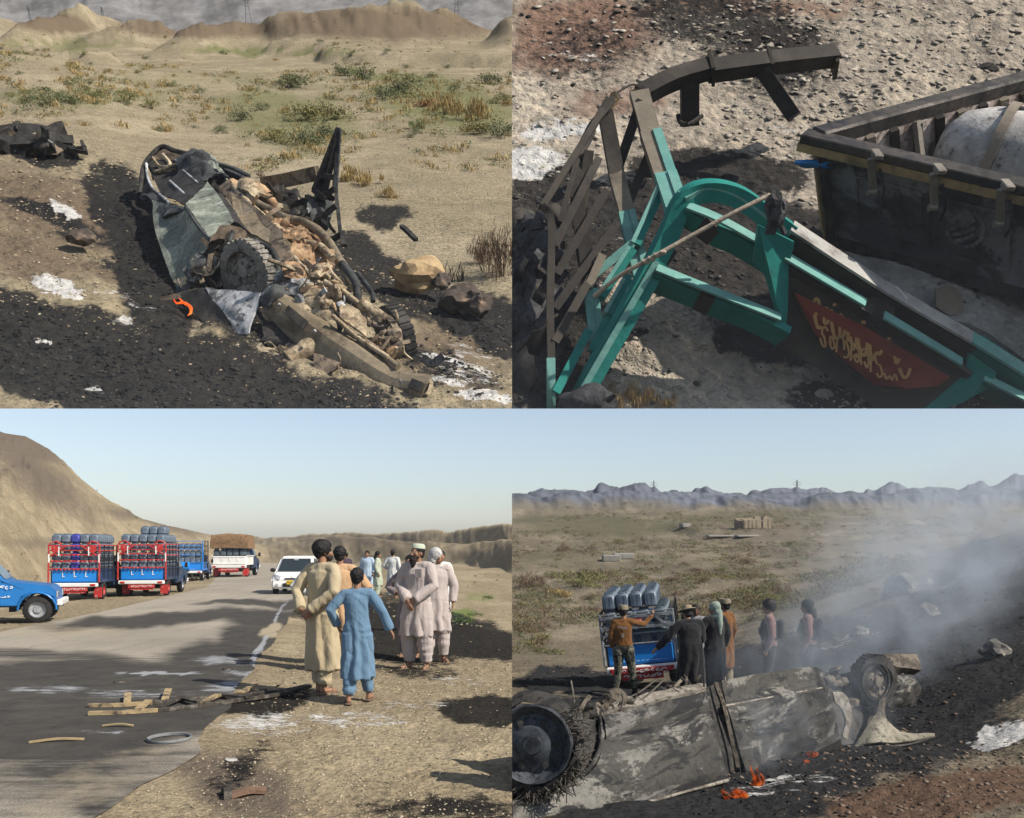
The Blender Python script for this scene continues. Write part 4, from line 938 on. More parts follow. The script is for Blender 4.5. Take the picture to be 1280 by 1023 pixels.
    prof = [(-y, z) for y, z in prof][::-1]; m = MB(); prism(m, prof, -.73, .73, (.9, .15)); t.part('body', bevelled(m, .07, 3), pWhite, smooth=40)
    m = MB(); m.plate([(-.62, .86, .87), (.62, .86, .87), (.53, .24, 1.34), (-.53, .24, 1.34)], .015, (0, .6, .8)); ws = t.part('windscreen', m, pGlass)
    m = MB(); m.box((0, .40, 1.30), (.16, .02, .05)); t.part('mirror', m, pLamp, ws)
    for k in (-1, 1):
        m = MB(); m.plate([(k*.735, .62, .92), (k*.735, -1.3, .95), (k*.645, -1.1, 1.32), (k*.645, .12, 1.34)][::k], .01); t.part('side_window', m, pGlass)
        m = MB(); m.sheet([[(k*.38, 1.70, .70), (k*.55, 1.66, .74), (k*.70, 1.52, .76)], [(k*.42, 1.77, .58), (k*.58, 1.73, .58), (k*.71, 1.60, .62)]], 3, 3, .02); t.part('headlight', m, pLamp, smooth=60)
        m = MB(); m.ell((k*.86, .55, .90), (.11, .07, .08)); m.beam((k*.72, .55, .88), (k*.84, .55, .88), .03, .03); t.part('side_mirror', m, pBlack if k < 0 else pBlack, smooth=60)
        m = MB(); m.lathe((k*.52, 1.745, .36), (0, 1, 0), [(.06, 0), (.06, .02), (.001, .03)], 10); t.part('fog_lamp', m, pLamp)
        for y in (1.12, -1.15): wheel(t, k*.66, y, .27, .17, k, mSteel)
        for y in (1.12, -1.15): m = MB(); m.lathe((k*.715, y, .28), (k, 0, 0), [(.001, 0), (.325, 0), (.325, .012), (.001, .013)], 20); t.part('wheel_well', m, pBlack)
    m = MB(); m.box((0, 1.765, .36), (.62, .02, .14), None, .01); m.box((0, 1.74, .60), (.5, .02, .05)); t.part('grille', m, pBlack)
    m = MB(); m.box((.02, 1.785, .46), (.30, .015, .15), None, .006); np_ = t.part('number_plate', m, pYellow); m = MB(); strokes(m, (-.11, 1.795, .42), (1, 0, 0), (0, 0, 1), 5, .26, .07, .014, 3, (0, 1, 0)); t.part('plate_characters', m, pBlack, np_, kind='stuff')
    m = MB(); m.lathe((0, 1.735, .66), (0, 1, 0), [(.045, 0), (.045, .012), (.03, .014)], 14); t.part('badge', m, pLamp)
mk_vehicles_LL()

# ---------------------------------------------------------------- things lying on the road
wWood = simple('pale_weathered_wood', (.36, .27, .15), .85, 0, .3, 9, .4, 60, dirt=(.05, .045, .04), dsc=5, dlo=.5, dhi=.62)
wChar = simple('charred_wood', (.05, .043, .036), .9, 0, .5, 9, .6, 60, dirt=(.16, .145, .12), dsc=7, dlo=.52, dhi=.66)
def mk_debris_LL():
    t = Thing(LL, 'fallen_rail', 'broken wooden side rail with zigzag struts lying across the scorched road', 'rail', LL.G(240, 880), None)
    def g(x, y, dz=.03): p = LL.G(x/2, 511+y/2); return p+Vector((0, 0, dz))
    for pts, mt in (([(222, 769), (300, 767), (395, 761)], wWood), ([(395, 761), (500, 750), (600, 735), (690, 722), (775, 700)], wChar), ([(220, 749), (300, 748), (380, 742)], wWood), ([(380, 742), (480, 733), (600, 722), (700, 713), (772, 698)], wChar)):
        m = MB(); m.poly(cr([g(*p) for p in pts], 4), .055, .035); t.part('rail', m, mt, ab=True)
    for a, b, mt in (((318, 747), (320, 726), wWood), ((412, 739), (421, 715), wWood), ((395, 760), (455, 734), wChar), ((455, 736), (500, 748), wChar), ((505, 748), (545, 729), wWood), ((560, 728), (620, 735), wChar), ((600, 722), (640, 702), wWood), ((640, 727), (660, 716), wChar), ((345, 765), (372, 744), wWood)):
        m = MB(); m.beam(g(*a, .05), g(*b, .06), .07, .025); t.part('strut', m, mt, ab=True)
    c = LL.G(212, 926)+Vector((0, 0, .012)); m = MB(); m.lathe((0, 0, 0), (0, 0, 1), [(.163, 0), (.180, .0), (.184, .012), (.178, .024), (.165, .020)], 36, closed=True)
    mg = simple('scorched_grey_tyre_bead', (.18, .185, .19), .7, .1, .3, 14)
    solo(LL, 'tyre_ring', 'thin grey burnt tyre ring lying on the road', 'tyre ring', m, mg, c, smooth=50)
    def piece(name, label, cat, a, b, w, h, mt, z=.02):
        p = LL.G(*a); q = LL.G(*b); m = MB(); m.poly(cr([p+Vector((0, 0, z)), (p+q)/2+Vector((0, .02, z+.012)), q+Vector((0, 0, z))], 4), w, h); solo(LL, name, label, cat, m, mt, (p+q)/2, ab=True)
    wBr = simple('reddish_board', (.17, .105, .07), .9, 0, .35, 10, .5, 50)
    piece('broken_board', 'reddish brown board lying flat on the gravel near the bottom', 'board', (287, 998), (333, 992), .10, .025, wBr)
    piece('wood_scrap', 'small dark wood scrap at the left end of the reddish board', 'wood scrap', (281, 992), (285, 1000), .05, .04, wChar)
    piece('wood_scrap', 'thin pale wood sliver lying alone on the left of the road', 'wood scrap', (36, 931), (105, 927), .035, .014, wWood)
    piece('wood_scrap', 'short pale stick between the rail and the tyre ring', 'wood scrap', (128, 910), (166, 910), .03, .012, wWood)
    for i, (x, y) in enumerate([(151, 854), (290, 837), (285, 838)]):
        m = MB(); m.rock((0, 0, .01), (.09, .06, .03), i); solo(LL, 'tar_lump', ['flat black lump alone on the clean part of the road', 'black lump beside the white line, the larger of two', 'black lump beside the white line, the smaller of two'][i], 'lump', m, wChar, LL.G(x, y), smooth=60)
mk_debris_LL()

# ================================================================ OVERTURNED PICKUP ON THE BANK (upper left)
SU = 340
bPale = peel('flaked_pale_green_paint', (.26, .29, .235), (.42, .45, .37), (.02, .021, .02), 2.2, S=SU, ashlo=.50, sootlo=.57)
bGrey = peel('sooty_grey_panel', (.075, .08, .08), (.26, .27, .27), (.013, .013, .014), 2.6, S=SU, ashlo=.55, sootlo=.50)
bRust = burnt('pale_rusted_floor_pan', [(.05, .03, .02), (.22, .13, .07), (.42, .28, .16), (.50, .38, .24)], 2.2, S=SU, metal=.1)
bBrown = burnt('brown_burnt_chassis', [(.03, .024, .02), (.13, .095, .065), (.24, .19, .135), (.16, .12, .085)], 2.0, S=SU)
bTan = burnt('tan_ash_covered_metal', [(.06, .045, .03), (.27, .205, .13), (.46, .38, .26), (.33, .26, .17)], 3.2, S=SU, metal=.1)
bBump = burnt('heat_browned_bumper_steel', [(.09, .07, .045), (.20, .16, .105), (.27, .22, .15), (.17, .135, .09)], 1.3, S=SU, metal=.45, bump=.15, rough=.55)
bWhite = burnt('ash_white_fender', [(.03, .03, .032), (.20, .205, .21), (.46, .47, .48), (.38, .39, .40)], 2.6, S=SU, metal=.1)
bRim = burnt('ashy_grey_rim', [(.08, .075, .068), (.22, .205, .18), (.32, .30, .265), (.14, .13, .115)], 3, S=SU, metal=.2)
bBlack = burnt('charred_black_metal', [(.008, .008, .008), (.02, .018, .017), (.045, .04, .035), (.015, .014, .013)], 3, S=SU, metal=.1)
bRubber = burnt('burnt_tyre_grey', [(.04, .038, .034), (.14, .13, .115), (.24, .22, .19), (.09, .083, .073)], 3, S=SU, metal=0)
def glowmat(name, c, e):
    m = M(name, .8); m.b.inputs['Emission Color'].default_value = (*c, 1); m.b.inputs['Emission Strength'].default_value = e; m.col((.02, .01, .005))
    n = m.noise(9, 4, .6); m.put(m.b.inputs['Emission Color'], m.ramp(n, [(.35, (c[0], c[1]*.35, 0)), (.6, c), (.75, (1, .55, .12))])); return m.m
mFire = glowmat('orange_flame', (1.0, .18, .015), .8)
mEmber = glowmat('red_ember', (.9, .10, .01), 1.2)
def flame_mesh(h, w, seed):
    m = MB(); rnd = random.Random(seed)
    for k in range(4):
        x = rnd.uniform(-w, w)*.5; y = rnd.uniform(-w, w)*.2; hh = h*rnd.uniform(.5, 1); pts = [(x, y, -.02*h)]; rr = [w*.22]
        for j in range(1, 6): t = j/5; pts.append((x+w*.22*math.sin(t*4+k), y+w*.1*math.cos(t*5+k), hh*t)); rr.append(w*.24*(1-t)**.8+.002*w)
        m.tube(pts, rr, 8)
    return m
def burnt_wheel(t, c, ax, r, w, tyre=bRubber, rim=bBrown, tread=True, squash=None):
    m = MB(); ax = Vector(ax).normalized(); c = Vector(c)
    m.lathe(c, ax, [(r*.66, -w*.5), (r*.9, -w*.5), (r, -w*.38), (r, w*.38), (r*.9, w*.5), (r*.66, w*.5), (r*.62, w*.3), (r*.62, -w*.3)], 30, closed=True)
    x = ax.orthogonal().normalized(); y = ax.cross(x)
    for k in range(30):
        a = k*math.pi/15; d = x*math.cos(a)+y*math.sin(a); m.box(c+d*r*.995, (w*.8, .030, .022), Matrix((ax, d.cross(ax), d)).transposed())
    m.v = [p+Vector((nz3(p, 9, 1), nz3(p, 9, 2), nz3(p, 9, 3)))*r*.05 for p in m.v]
    o = t.part('wheel', m, tyre, smooth=45, ab=True)
    m = MB(); m.lathe(c, ax, [(r*.66, w*.40), (r*.63, w*.42), (r*.60, w*.2), (r*.46, w*.10), (r*.40, w*.22), (r*.22, w*.28), (r*.19, w*.45), (.001, w*.47)], 26)
    m.lathe(c, -ax, [(r*.66, w*.40), (r*.60, w*.2), (r*.2, w*.10), (.001, w*.12)], 26)
    for k in range(6): a = k*math.pi/3; d = x*math.cos(a)+y*math.sin(a); m.lathe(c+d*r*.3+ax*w*.24, ax, [(.014, 0), (.014, .03), (.001, .032)], 6)
    for k in range(8): a = k*math.pi/4+.2; d = x*math.cos(a)+y*math.sin(a); m.ell(c+d*r*.51+ax*w*.16, (.022, .022, .022), None, 6, 4)
    t.part('rim', m, rim, o, smooth=45, ab=True)
def clutter(t, fn, region, n, mats, names, seed, size=(.04, .12), dr=(0, 0)):
    """small burnt fittings heaped inside a polygonal region: each is a part"""
    rnd = random.Random(seed)
    def inside(x, y):
        c = False; j = len(region)-1
        for i in range(len(region)):
            xi, yi = region[i][:2]; xj, yj = region[j][:2]
            if (yi > y) != (yj > y) and x < (xj-xi)*(y-yi)/(yj-yi)+xi: c = not c
            j = i
        return c
    xs = [r[0] for r in region]; ys = [r[1] for r in region]; k = 0
    while k < n:
        x = rnd.uniform(min(xs), max(xs)); y = rnd.uniform(min(ys), max(ys))
        if not inside(x, y): continue
        ws = [1/((x-r[0])**2+(y-r[1])**2+1) for r in region]; d = sum(w*r[2] for w, r in zip(ws, region))/sum(ws)+rnd.uniform(*dr)
        p = fn(x, y, d); m = MB(); s_ = rnd.uniform(*size); q = k % len(names); nm = names[q]
        dv = Vector((rnd.uniform(-1, 1), rnd.uniform(-.6, .6), rnd.uniform(-1, .6))).normalized()
        if nm in ('pipe', 'cable', 'hose'):
            e = p+dv*s_*3; mid = (p+e)/2+Vector((rnd.uniform(-1, 1), rnd.uniform(-.5, .5), rnd.uniform(-1, 1)))*s_; m.tube(cr([p, mid, e], 5), s_*(.22 if nm == 'pipe' else .10), 7)
        elif nm in ('hub', 'pulley', 'flange'):
            m.lathe(p, dv+Vector((0, -.8, .3)), [(.001, s_*.5), (s_*.35, s_*.5), (s_*.4, s_*.3), (s_*.9, s_*.25), (s_, 0), (s_*.9, -s_*.2), (.001, -s_*.2)], 12)
        elif nm in ('bracket', 'strip', 'arm'):
            m.poly(cr([p-dv*s_*1.5, p+Vector((0, -.02, s_*.3)), p+dv*s_*1.6], 4), s_*.5, s_*.16, (0, -1, .4))
        elif nm in ('housing', 'lump'): m.rock(p, (s_*.9, s_*.8, s_*.7), k+seed, 2, amp=.5)
        else:
            u_ = dv.orthogonal().normalized()*s_; v_ = dv*s_*1.3; m.sheet([[p-u_-v_, p-v_*1.1, p+u_-v_*.8], [p-u_*1.1, p+Vector((0, -.03, .02)), p+u_], [p-u_+v_*.7, p+v_, p+u_*.8+v_]], 3, 3, s_*.06, s_*.3, 6, k, s_*.2)
        t.part(nm, m, mats[rnd.randrange(len(mats))], ab=True, smooth=45); k += 1
def mk_wreck_UL():
    a = lambda x, y, d: UL.P(160+x/4.571, 150+y/4.571, d); b = lambda x, y, d: UL.P(130+x/4.741, 300+y/4.741, d); c = lambda x, y, d: UL.P(310+x/5.12, 330+y/5.12, d)
    t = Thing(UL, 'wrecked_pickup', 'burnt out pickup lying upside down on the bank, chassis and bumper exposed', 'wrecked pickup', UL.up(UL.P(330, 370, 8)))
    S = lambda name, ctrl, mat, nu=6, nv=6, th=.012, amp=.02, fr=4, seed=1.0, rg=.01, **k: t.part(name, MB().sheet(ctrl, nu, nv, th, amp, fr, seed, rg), mat, ab=True, smooth=40, **k)
    # left side: cab door, bed side, folded roof
    S('bed_side', [[a(75, 420, 10.4), a(150, 470, 9.7), a(195, 560, 9.0)], [a(180, 430, 10.0), a(250, 480, 9.2), a(330, 500, 8.7)]], bGrey, amp=.03, label='black and grey scorched rear side panel')
    S('door', [[a(140, 460, 9.8), a(150, 600, 9.0), a(210, 800, 8.2), a(285, 972, 7.8)], [a(235, 480, 9.2), a(300, 620, 8.6), a(330, 760, 8.1), a(300, 972, 7.75)], [a(330, 500, 8.7), a(390, 600, 8.35), a(470, 690, 7.95), a(318, 960, 7.7)]], bPale, 6, 6, .03, .018)
    S('door_frame_panel', [[a(330, 498, 8.65), a(395, 440, 9.0), a(462, 372, 9.35)], [a(400, 590, 8.3), a(470, 530, 8.5), a(540, 470, 8.75)], [a(472, 688, 7.9), a(535, 640, 8.0), a(605, 578, 8.15)]], bPale, 6, 6, .03, .015, seed=4)
    m = MB(); m.tube(cr([a(330, 498, 8.6), a(395, 600, 8.2), a(474, 690, 7.85)], 6), .018, 6); t.part('panel_crease', m, bGrey, ab=True, smooth=60)
    S('rear_window', [[a(185, 425, 9.95), a(250, 350, 10.2), a(315, 290, 10.3)], [a(330, 495, 8.75), a(400, 430, 9.1), a(462, 372, 9.4)]], bBlack, th=.015, amp=.02)
    for p, q in (((315, 290, 10.25), (420, 380, 9.45)), ((240, 350, 10.1), (345, 445, 9.1)), ((180, 425, 9.9), (235, 475, 9.3))):
        m = MB(); m.tube([a(*p), a(*q)], .014, 6); t.part('window_bar', m, bWhite, ab=True, smooth=60)
    S('crumpled_roof', [[a(275, 300, 10.6), a(320, 190, 11.0), a(420, 165, 11.1), a(475, 215, 11.0)], [a(330, 330, 10.2), a(390, 230, 10.5), a(470, 250, 10.5), a(520, 290, 10.4)], [a(425, 385, 9.6), a(470, 320, 9.9), a(530, 320, 10.0), a(570, 350, 9.8)]], bGrey, 5, 5, .02, .07, 5, 3)
    S('roof_fold', [[a(380, 180, 11.05), a(470, 205, 11.0), a(500, 260, 10.7)], [a(410, 260, 10.5), a(490, 280, 10.3), a(565, 345, 9.9)]], bPale, 4, 4, .02, .05, 6, 7)
    S('rear_corner_panel', [[a(100, 240, 11.1), a(110, 330, 10.8), a(180, 430, 10.1)], [a(70, 330, 11.0), a(65, 420, 10.6), a(90, 470, 10.3)]], bBlack, th=.015, amp=.02)
    S('inner_rear_wall', [[a(110, 230, 11.3), a(190, 170, 11.5), a(330, 200, 11.3)], [a(140, 340, 11.0), a(220, 300, 11.1), a(300, 290, 10.9)]], bBrown, 5, 5, .015, .06, 6)
    for pts, mt, r in (([(70, 425, 10.5), (80, 330, 10.8), (100, 245, 11.1), (190, 155, 11.3), (260, 175, 11.2), (340, 195, 11.0)], bBlack, .03), ([(105, 250, 11.0), (110, 320, 10.8), (140, 390, 10.3), (185, 430, 10.0)], bWhite, .016), ([(140, 215, 11.1), (190, 270, 10.9), (300, 250, 10.9)], bTan, .02), ([(200, 200, 11.1), (240, 260, 10.9), (160, 300, 10.9)], bTan, .025)):
        m = MB(); m.tube(cr([a(*p) for p in pts], 4), r, 6); t.part('bent_tube', m, mt, ab=True, smooth=60)
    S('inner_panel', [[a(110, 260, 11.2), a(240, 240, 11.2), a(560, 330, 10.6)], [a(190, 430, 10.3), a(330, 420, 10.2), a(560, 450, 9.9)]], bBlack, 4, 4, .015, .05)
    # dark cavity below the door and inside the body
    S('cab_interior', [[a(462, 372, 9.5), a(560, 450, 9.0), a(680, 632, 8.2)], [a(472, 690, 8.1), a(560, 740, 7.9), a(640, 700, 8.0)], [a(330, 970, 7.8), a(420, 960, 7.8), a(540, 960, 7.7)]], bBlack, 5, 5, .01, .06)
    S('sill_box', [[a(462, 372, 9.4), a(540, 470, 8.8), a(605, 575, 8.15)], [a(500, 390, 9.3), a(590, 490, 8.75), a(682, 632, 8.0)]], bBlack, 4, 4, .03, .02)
    S('torn_sill', [[a(470, 690, 7.8), a(560, 600, 8.0), a(670, 630, 7.9)], [a(480, 720, 7.75), a(570, 680, 7.85), a(660, 680, 7.8)], [a(500, 745, 7.7), a(560, 740, 7.75), a(640, 700, 7.7)]], bBrown, 5, 5, .02, .06, 6)
    clutter(t, a, [(470, 700, 7.7), (560, 745, 7.65), (430, 940, 7.6), (310, 960, 7.6)], 22, [bBlack, bBrown, bGrey, bTan], ['strip', 'torn_scrap', 'arm'], 5, (.04, .09))
    m = MB(); m.tube(cr([a(600, 640, 7.8), a(560, 760, 7.6), a(545, 880, 7.5), a(560, 960, 7.45)], 5), .022, 6); t.part('wheel_arch_edge', m, bGrey, ab=True, smooth=60)
    # wheels
    burnt_wheel(t, b(850, 185, 7.40), (-.46, -.88, .10), .25, .13, rim=bRim)
    S('inner_arch', [[b(900, 20, 7.9), b(990, 60, 7.8), b(1030, 180, 7.6)], [b(960, 30, 7.7), b(1010, 160, 7.5), b(960, 300, 7.4)]], bBlack, 4, 4, .02, .03)
    m = MB(); m.tube(cr([b(870, 5, 7.6), b(990, 60, 7.5), b(1030, 160, 7.4), b(1015, 270, 7.3), b(960, 320, 7.25)], 5), .03, 7); t.part('arch_rim', m, bGrey, ab=True, smooth=60)
    burnt_wheel(t, c(945, 470, 6.85), (-.80, -.58, -.08), .250, .13, tyre=bBlack, rim=bBlack)
    m = MB(); m.lathe(c(925, 470, 6.72), (-.80, -.58, -.08), [(.165, 0), (.18, .0), (.18, .05), (.165, .05)], 26, closed=True); t.part('exposed_rim_ring', m, bBrown, ab=True, smooth=50)
    # frame and floor pan
    m = MB(); m.poly(cr([a(560, 370, 9.75), a(640, 480, 9.0), a(760, 590, 8.3), a(860, 690, 7.8), a(905, 830, 7.4)], 6), [.14]*25, .06, (0, -.85, .5)); m.v = [p+Vector((0, 0, 1))*.02*nz3(p, 4) for p in m.v]; t.part('chassis_rail', m, bBrown, ab=True, smooth=40)
    S('side_plate', [[a(590, 420, 9.2), a(640, 470, 8.9), a(740, 540, 8.5), a(860, 640, 8.0)], [a(600, 520, 8.6), a(690, 650, 8.0), a(780, 700, 7.8), a(900, 760, 7.6)]], bBump, 5, 4, .02, .02)
    S('rusted_floor_pan', [[a(575, 365, 9.9), a(640, 350, 10.0), a(740, 345, 9.9)], [a(680, 450, 9.3), a(780, 450, 9.4), a(870, 500, 9.3)], [a(800, 560, 8.7), a(900, 570, 8.8), a(1050, 640, 8.6)], [a(930, 700, 8.0), a(1050, 720, 8.0), a(1180, 800, 7.7)], [a(960, 790, 7.6), a(1060, 840, 7.5), a(1130, 860, 7.5)]], bRust, 6, 6, .015, .07, 4.5, 2, .02)
    S('fuel_tank', [[a(630, 400, 9.4), a(660, 360, 9.5), a(740, 355, 9.5)], [a(660, 410, 9.2), a(700, 370, 9.3), a(770, 400, 9.3)], [a(720, 450, 9.0), a(760, 440, 9.1), a(850, 500, 9.1)]], bTan, 6, 6, .03, .05, 4, 9)
    for pts, mt, r in (([(690, 440, 9.1), (800, 510, 8.9), (900, 560, 8.6), (1040, 600, 8.4), (1140, 690, 8.1), (1230, 840, 7.6), (1290, 960, 7.2)], bBump, .040), ([(600, 370, 9.5), (700, 490, 8.9), (830, 600, 8.3), (900, 690, 7.9), (930, 820, 7.4)], bTan, .030),
                       ([(700, 380, 9.4), (760, 400, 9.3), (860, 510, 9.0), (960, 560, 8.8), (1050, 590, 8.6)], bRust, .055), ([(740, 530, 8.6), (850, 620, 8.3), (960, 690, 8.0), (1090, 720, 7.8), (1170, 800, 7.6)], bTan, .034), ([(930, 760, 7.6), (1000, 840, 7.3), (1100, 940, 7.1)], bTan, .018), ([(1140, 830, 7.5), (1200, 920, 7.2), (1260, 1000, 7.0)], bTan, .02),
                       ([(880, 640, 8.0), (980, 650, 8.1), (1110, 760, 7.8)], bRust, .03), ([(820, 590, 8.4), (900, 640, 8.2), (1000, 760, 7.8)], bRust, .022)):
        m = MB(); m.tube(cr([a(*p) for p in pts], 5), r, 8); m.v = [p+Vector((nz3(p, 5, 1), nz3(p, 5, 2), nz3(p, 5, 3)))*.015 for p in m.v]; t.part('pipe', m, mt, ab=True, smooth=60)
    S('gearbox_cover', [[a(780, 390, 9.5), a(860, 380, 9.5), a(960, 430, 9.4)], [a(850, 470, 9.2), a(930, 460, 9.3), a(1030, 520, 9.1)], [a(930, 560, 8.9), a(1000, 570, 8.9), a(1060, 600, 8.8)]], bBlack, 6, 6, .05, .09, 5, 6)
    clutter(t, a, [(790, 380, 9.3), (960, 420, 9.3), (1050, 590, 8.7), (940, 560, 8.7)], 18, [bBlack, bBlack, bBrown, bTan], ['pipe', 'torn_scrap', 'strip', 'lump'], 8, (.05, .10))
    clutter(t, a, [(690, 430, 9.0), (840, 560, 8.4), (1100, 740, 7.8), (1130, 850, 7.4), (960, 760, 7.6), (800, 590, 8.3)], 26, [bRust, bTan, bBrown, bRust], ['strip', 'torn_scrap', 'hose', 'bracket'], 9, (.03, .08))
    # front axle, engine bay
    clutter(t, c, [(200, 60, 7.1), (500, 0, 7.3), (700, 250, 6.9), (560, 330, 6.7), (330, 330, 6.8)], 50, [bTan, bTan, bWhite, bBrown, bRust], ['pipe', 'bracket', 'hub', 'housing', 'hose', 'torn_scrap'], 11, (.03, .085))
    clutter(t, c, [(740, 300, 6.8), (900, 340, 6.7), (1000, 520, 6.5), (930, 640, 6.4), (800, 540, 6.5)], 30, [bTan, bTan, bBrown, bRust], ['pipe', 'arm', 'hub', 'housing', 'bracket'], 12, (.03, .07))
    clutter(t, c, [(60, 500, 6.6), (330, 500, 6.7), (700, 750, 6.35), (500, 820, 6.2), (200, 680, 6.3)], 46, [bTan, bBrown, bBlack, bTan, bBlack], ['pipe', 'bracket', 'pulley', 'housing', 'torn_scrap', 'cable'], 13, (.03, .08))
    clutter(t, c, [(420, 780, 6.15), (940, 820, 6.0), (930, 910, 5.95), (560, 890, 6.0)], 22, [bTan, bBrown, bBlack], ['lump', 'strip', 'torn_scrap', 'cable'], 14, (.03, .06))
    S('engine_block', [[c(100, 420, 6.9), c(300, 470, 6.85), c(560, 640, 6.6), c(740, 760, 6.4)], [c(120, 600, 6.6), c(320, 640, 6.55), c(560, 760, 6.35), c(740, 850, 6.2)]], bBlack, 5, 5, .1, .06, 5)
    m = MB(); m.lathe(c(340, 570, 6.5), (-.75, -.55, -.28), [(.001, -.14), (.075, -.14), (.085, -.05), (.07, 0), (.075, .12), (.055, .13), (.05, .05), (.001, .05)], 16); t.part('starter_housing', m, bTan, ab=True, smooth=40)
    S('dark_splash_plate', [[c(420, 570, 6.35), c(500, 600, 6.33), c(590, 640, 6.3)], [c(420, 700, 6.25), c(500, 715, 6.22), c(580, 670, 6.2)]], bBrown, 4, 4, .01, .01)
    S('ash_covered_plate', [[c(590, 280, 6.75), c(680, 290, 6.75), c(760, 370, 6.65)], [c(580, 350, 6.6), c(680, 420, 6.55), c(755, 480, 6.5)]], bTan, 5, 4, .02, .02)
    S('crossmember', [[c(490, 110, 7.1), c(600, 170, 7.0), c(720, 260, 6.9)], [c(500, 140, 7.05), c(590, 220, 6.95), c(700, 290, 6.85)]], bBrown, 5, 4, .04, .015)
    for pts, mt, r in (([(490, 115, 7.0), (600, 170, 6.95), (720, 265, 6.8), (760, 300, 6.75)], bTan, .022), ([(620, 430, 6.6), (760, 500, 6.5), (850, 570, 6.4), (960, 660, 6.2)], bBump, .022), ([(720, 250, 6.8), (820, 320, 6.75), (930, 400, 6.7)], bTan, .05), ([(540, 330, 6.6), (700, 470, 6.5), (900, 600, 6.3)], bTan, .018), ([(560, 260, 6.8), (590, 420, 6.6)], bBlack, .02), ([(600, 0, 7.2), (690, 120, 7.0), (700, 240, 6.9)], bGrey, .035), ([(700, 60, 7.1), (790, 180, 6.9), (800, 240, 6.8)], bGrey, .02), ([(910, 470, 6.5), (830, 560, 6.4), (700, 520, 6.5)], bBrown, .014)):
        m = MB(); m.tube(cr([c(*p) for p in pts], 5), r, 8); t.part('suspension_rod', m, mt, ab=True, smooth=60)
    # bumper
    T_ = [(215, 200, 6.92), (420, 350, 6.68), (700, 540, 6.4), (940, 690, 6.2), (1165, 735, 6.04)]; B_ = [(108, 305, 6.86), (312, 505, 6.6), (585, 695, 6.33), (850, 838, 6.12), (1100, 885, 5.98)]
    mid = [((p[0]+q[0])/2-4, (p[1]+q[1])/2+3, (p[2]+q[2])/2-.035) for p, q in zip(T_, B_)]; m1 = [(p[0]*.75+q[0]*.25, p[1]*.75+q[1]*.25, p[2]*.75+q[2]*.25-.035) for p, q in zip(T_, B_)]
    bp = t.part('bumper', MB().sheet([[c(p[0]+18, p[1]-14, p[2]+.08) for p in T_], [c(*p) for p in T_], [c(*p) for p in m1], [c(*p) for p in mid], [c(*p) for p in B_], [c(p[0], p[1]+4, p[2]+.08) for p in B_]], 8, 1, .012, .004, 3), bBump, ab=True, smooth=18)
    for p, q, z in (((240, 290), (370, 395), 6.62), ((1040, 765), (1110, 790), 5.98)):
        m = MB(); m.poly([c(*p, z+.03), c(*q, z-.01)], .07, .03, (0, -.8, .6)); t.part('bumper_slot', m, bBlack, bp, ab=True)
    for x, y, z in ((427, 430, 6.46), (975, 750, 6.02), (200, 262, 6.72)): m = MB(); m.ell(c(x, y, z), (.014, .014, .014), None, 8, 6); t.part('bolt', m, bWhite, bp, ab=True, smooth=80)
    S('bumper_end', [[c(230, 130, 7.0), c(150, 120, 7.0), c(75, 200, 6.95)], [c(240, 190, 6.9), c(160, 170, 6.85), c(85, 250, 6.85)], [c(180, 240, 6.85), c(150, 250, 6.82), c(120, 290, 6.8)]], bGrey, 4, 4, .02, .01)
    S('bumper_corner', [[c(1165, 735, 6.03), c(1190, 770, 6.02), c(1160, 840, 5.98)], [c(1150, 740, 6.1), c(1165, 780, 6.1), c(1120, 850, 6.02)]], bTan, 4, 4, .03, .005)
    m = MB(); m.poly(cr([c(70, 520, 6.5), c(150, 610, 6.4), c(225, 695, 6.3), c(400, 765, 6.15), c(560, 800, 6.1), (c(700, 815, 6.05))], 6), .05, .02, (0, -.7, .7)); t.part('lower_valance_strip', m, bTan, ab=True, smooth=40)
    m = MB(); m.poly(cr([c(1120, 600, 6.4), c(1180, 640, 6.3), c(1250, 590, 6.3)], 4), .06, .02, (0, -.7, .7)); t.part('torn_bracket', m, bGrey, ab=True)
    # torn fender
    S('fender', [[b(600, 285, 7.25), b(740, 300, 7.1), b(930, 315, 6.95)], [b(640, 350, 7.1), b(760, 400, 6.95), b(905, 430, 6.85)], [b(720, 440, 6.95), b(800, 490, 6.85), b(870, 540, 6.7)], [b(800, 540, 6.8), b(820, 560, 6.75), b(850, 570, 6.68)]], bWhite, 6, 5, .01, .03, 3, 5)
    S('fender_edge', [[b(460, 330, 7.35), b(540, 300, 7.3), b(600, 285, 7.27)], [b(520, 420, 7.1), b(600, 400, 7.08), b(660, 380, 7.05)], [b(640, 540, 6.85), b(720, 520, 6.85), b(800, 540, 6.78)], [b(800, 660, 6.6), b(830, 640, 6.6), b(860, 600, 6.6)], [b(868, 700, 6.5), b(875, 700, 6.5), b(888, 690, 6.5)]], bBlack, 5, 5, .012, .03, 4, 6, label='black charred lower half of the torn fender')
    S('fender_tail', [[b(600, 280, 7.3), b(440, 310, 7.5), b(300, 345, 7.6), b(130, 352, 7.75)], [b(600, 300, 7.25), b(440, 345, 7.4), b(250, 392, 7.5), b(140, 362, 7.72)]], bBrown, 6, 3, .01, .01)
    S('yellowed_tip', [[b(275, 325, 7.55), b(220, 335, 7.6), b(160, 350, 7.66)], [b(270, 350, 7.5), b(230, 385, 7.52), b(170, 365, 7.62)]], bTan, 4, 3, .012, .005)
    m = MB(); m.tube(cr([b(45, 300, 7.9), b(80, 335, 7.85), b(130, 360, 7.75)], 4), .02, 6); t.part('bent_tube', m, bBlack, ab=True)
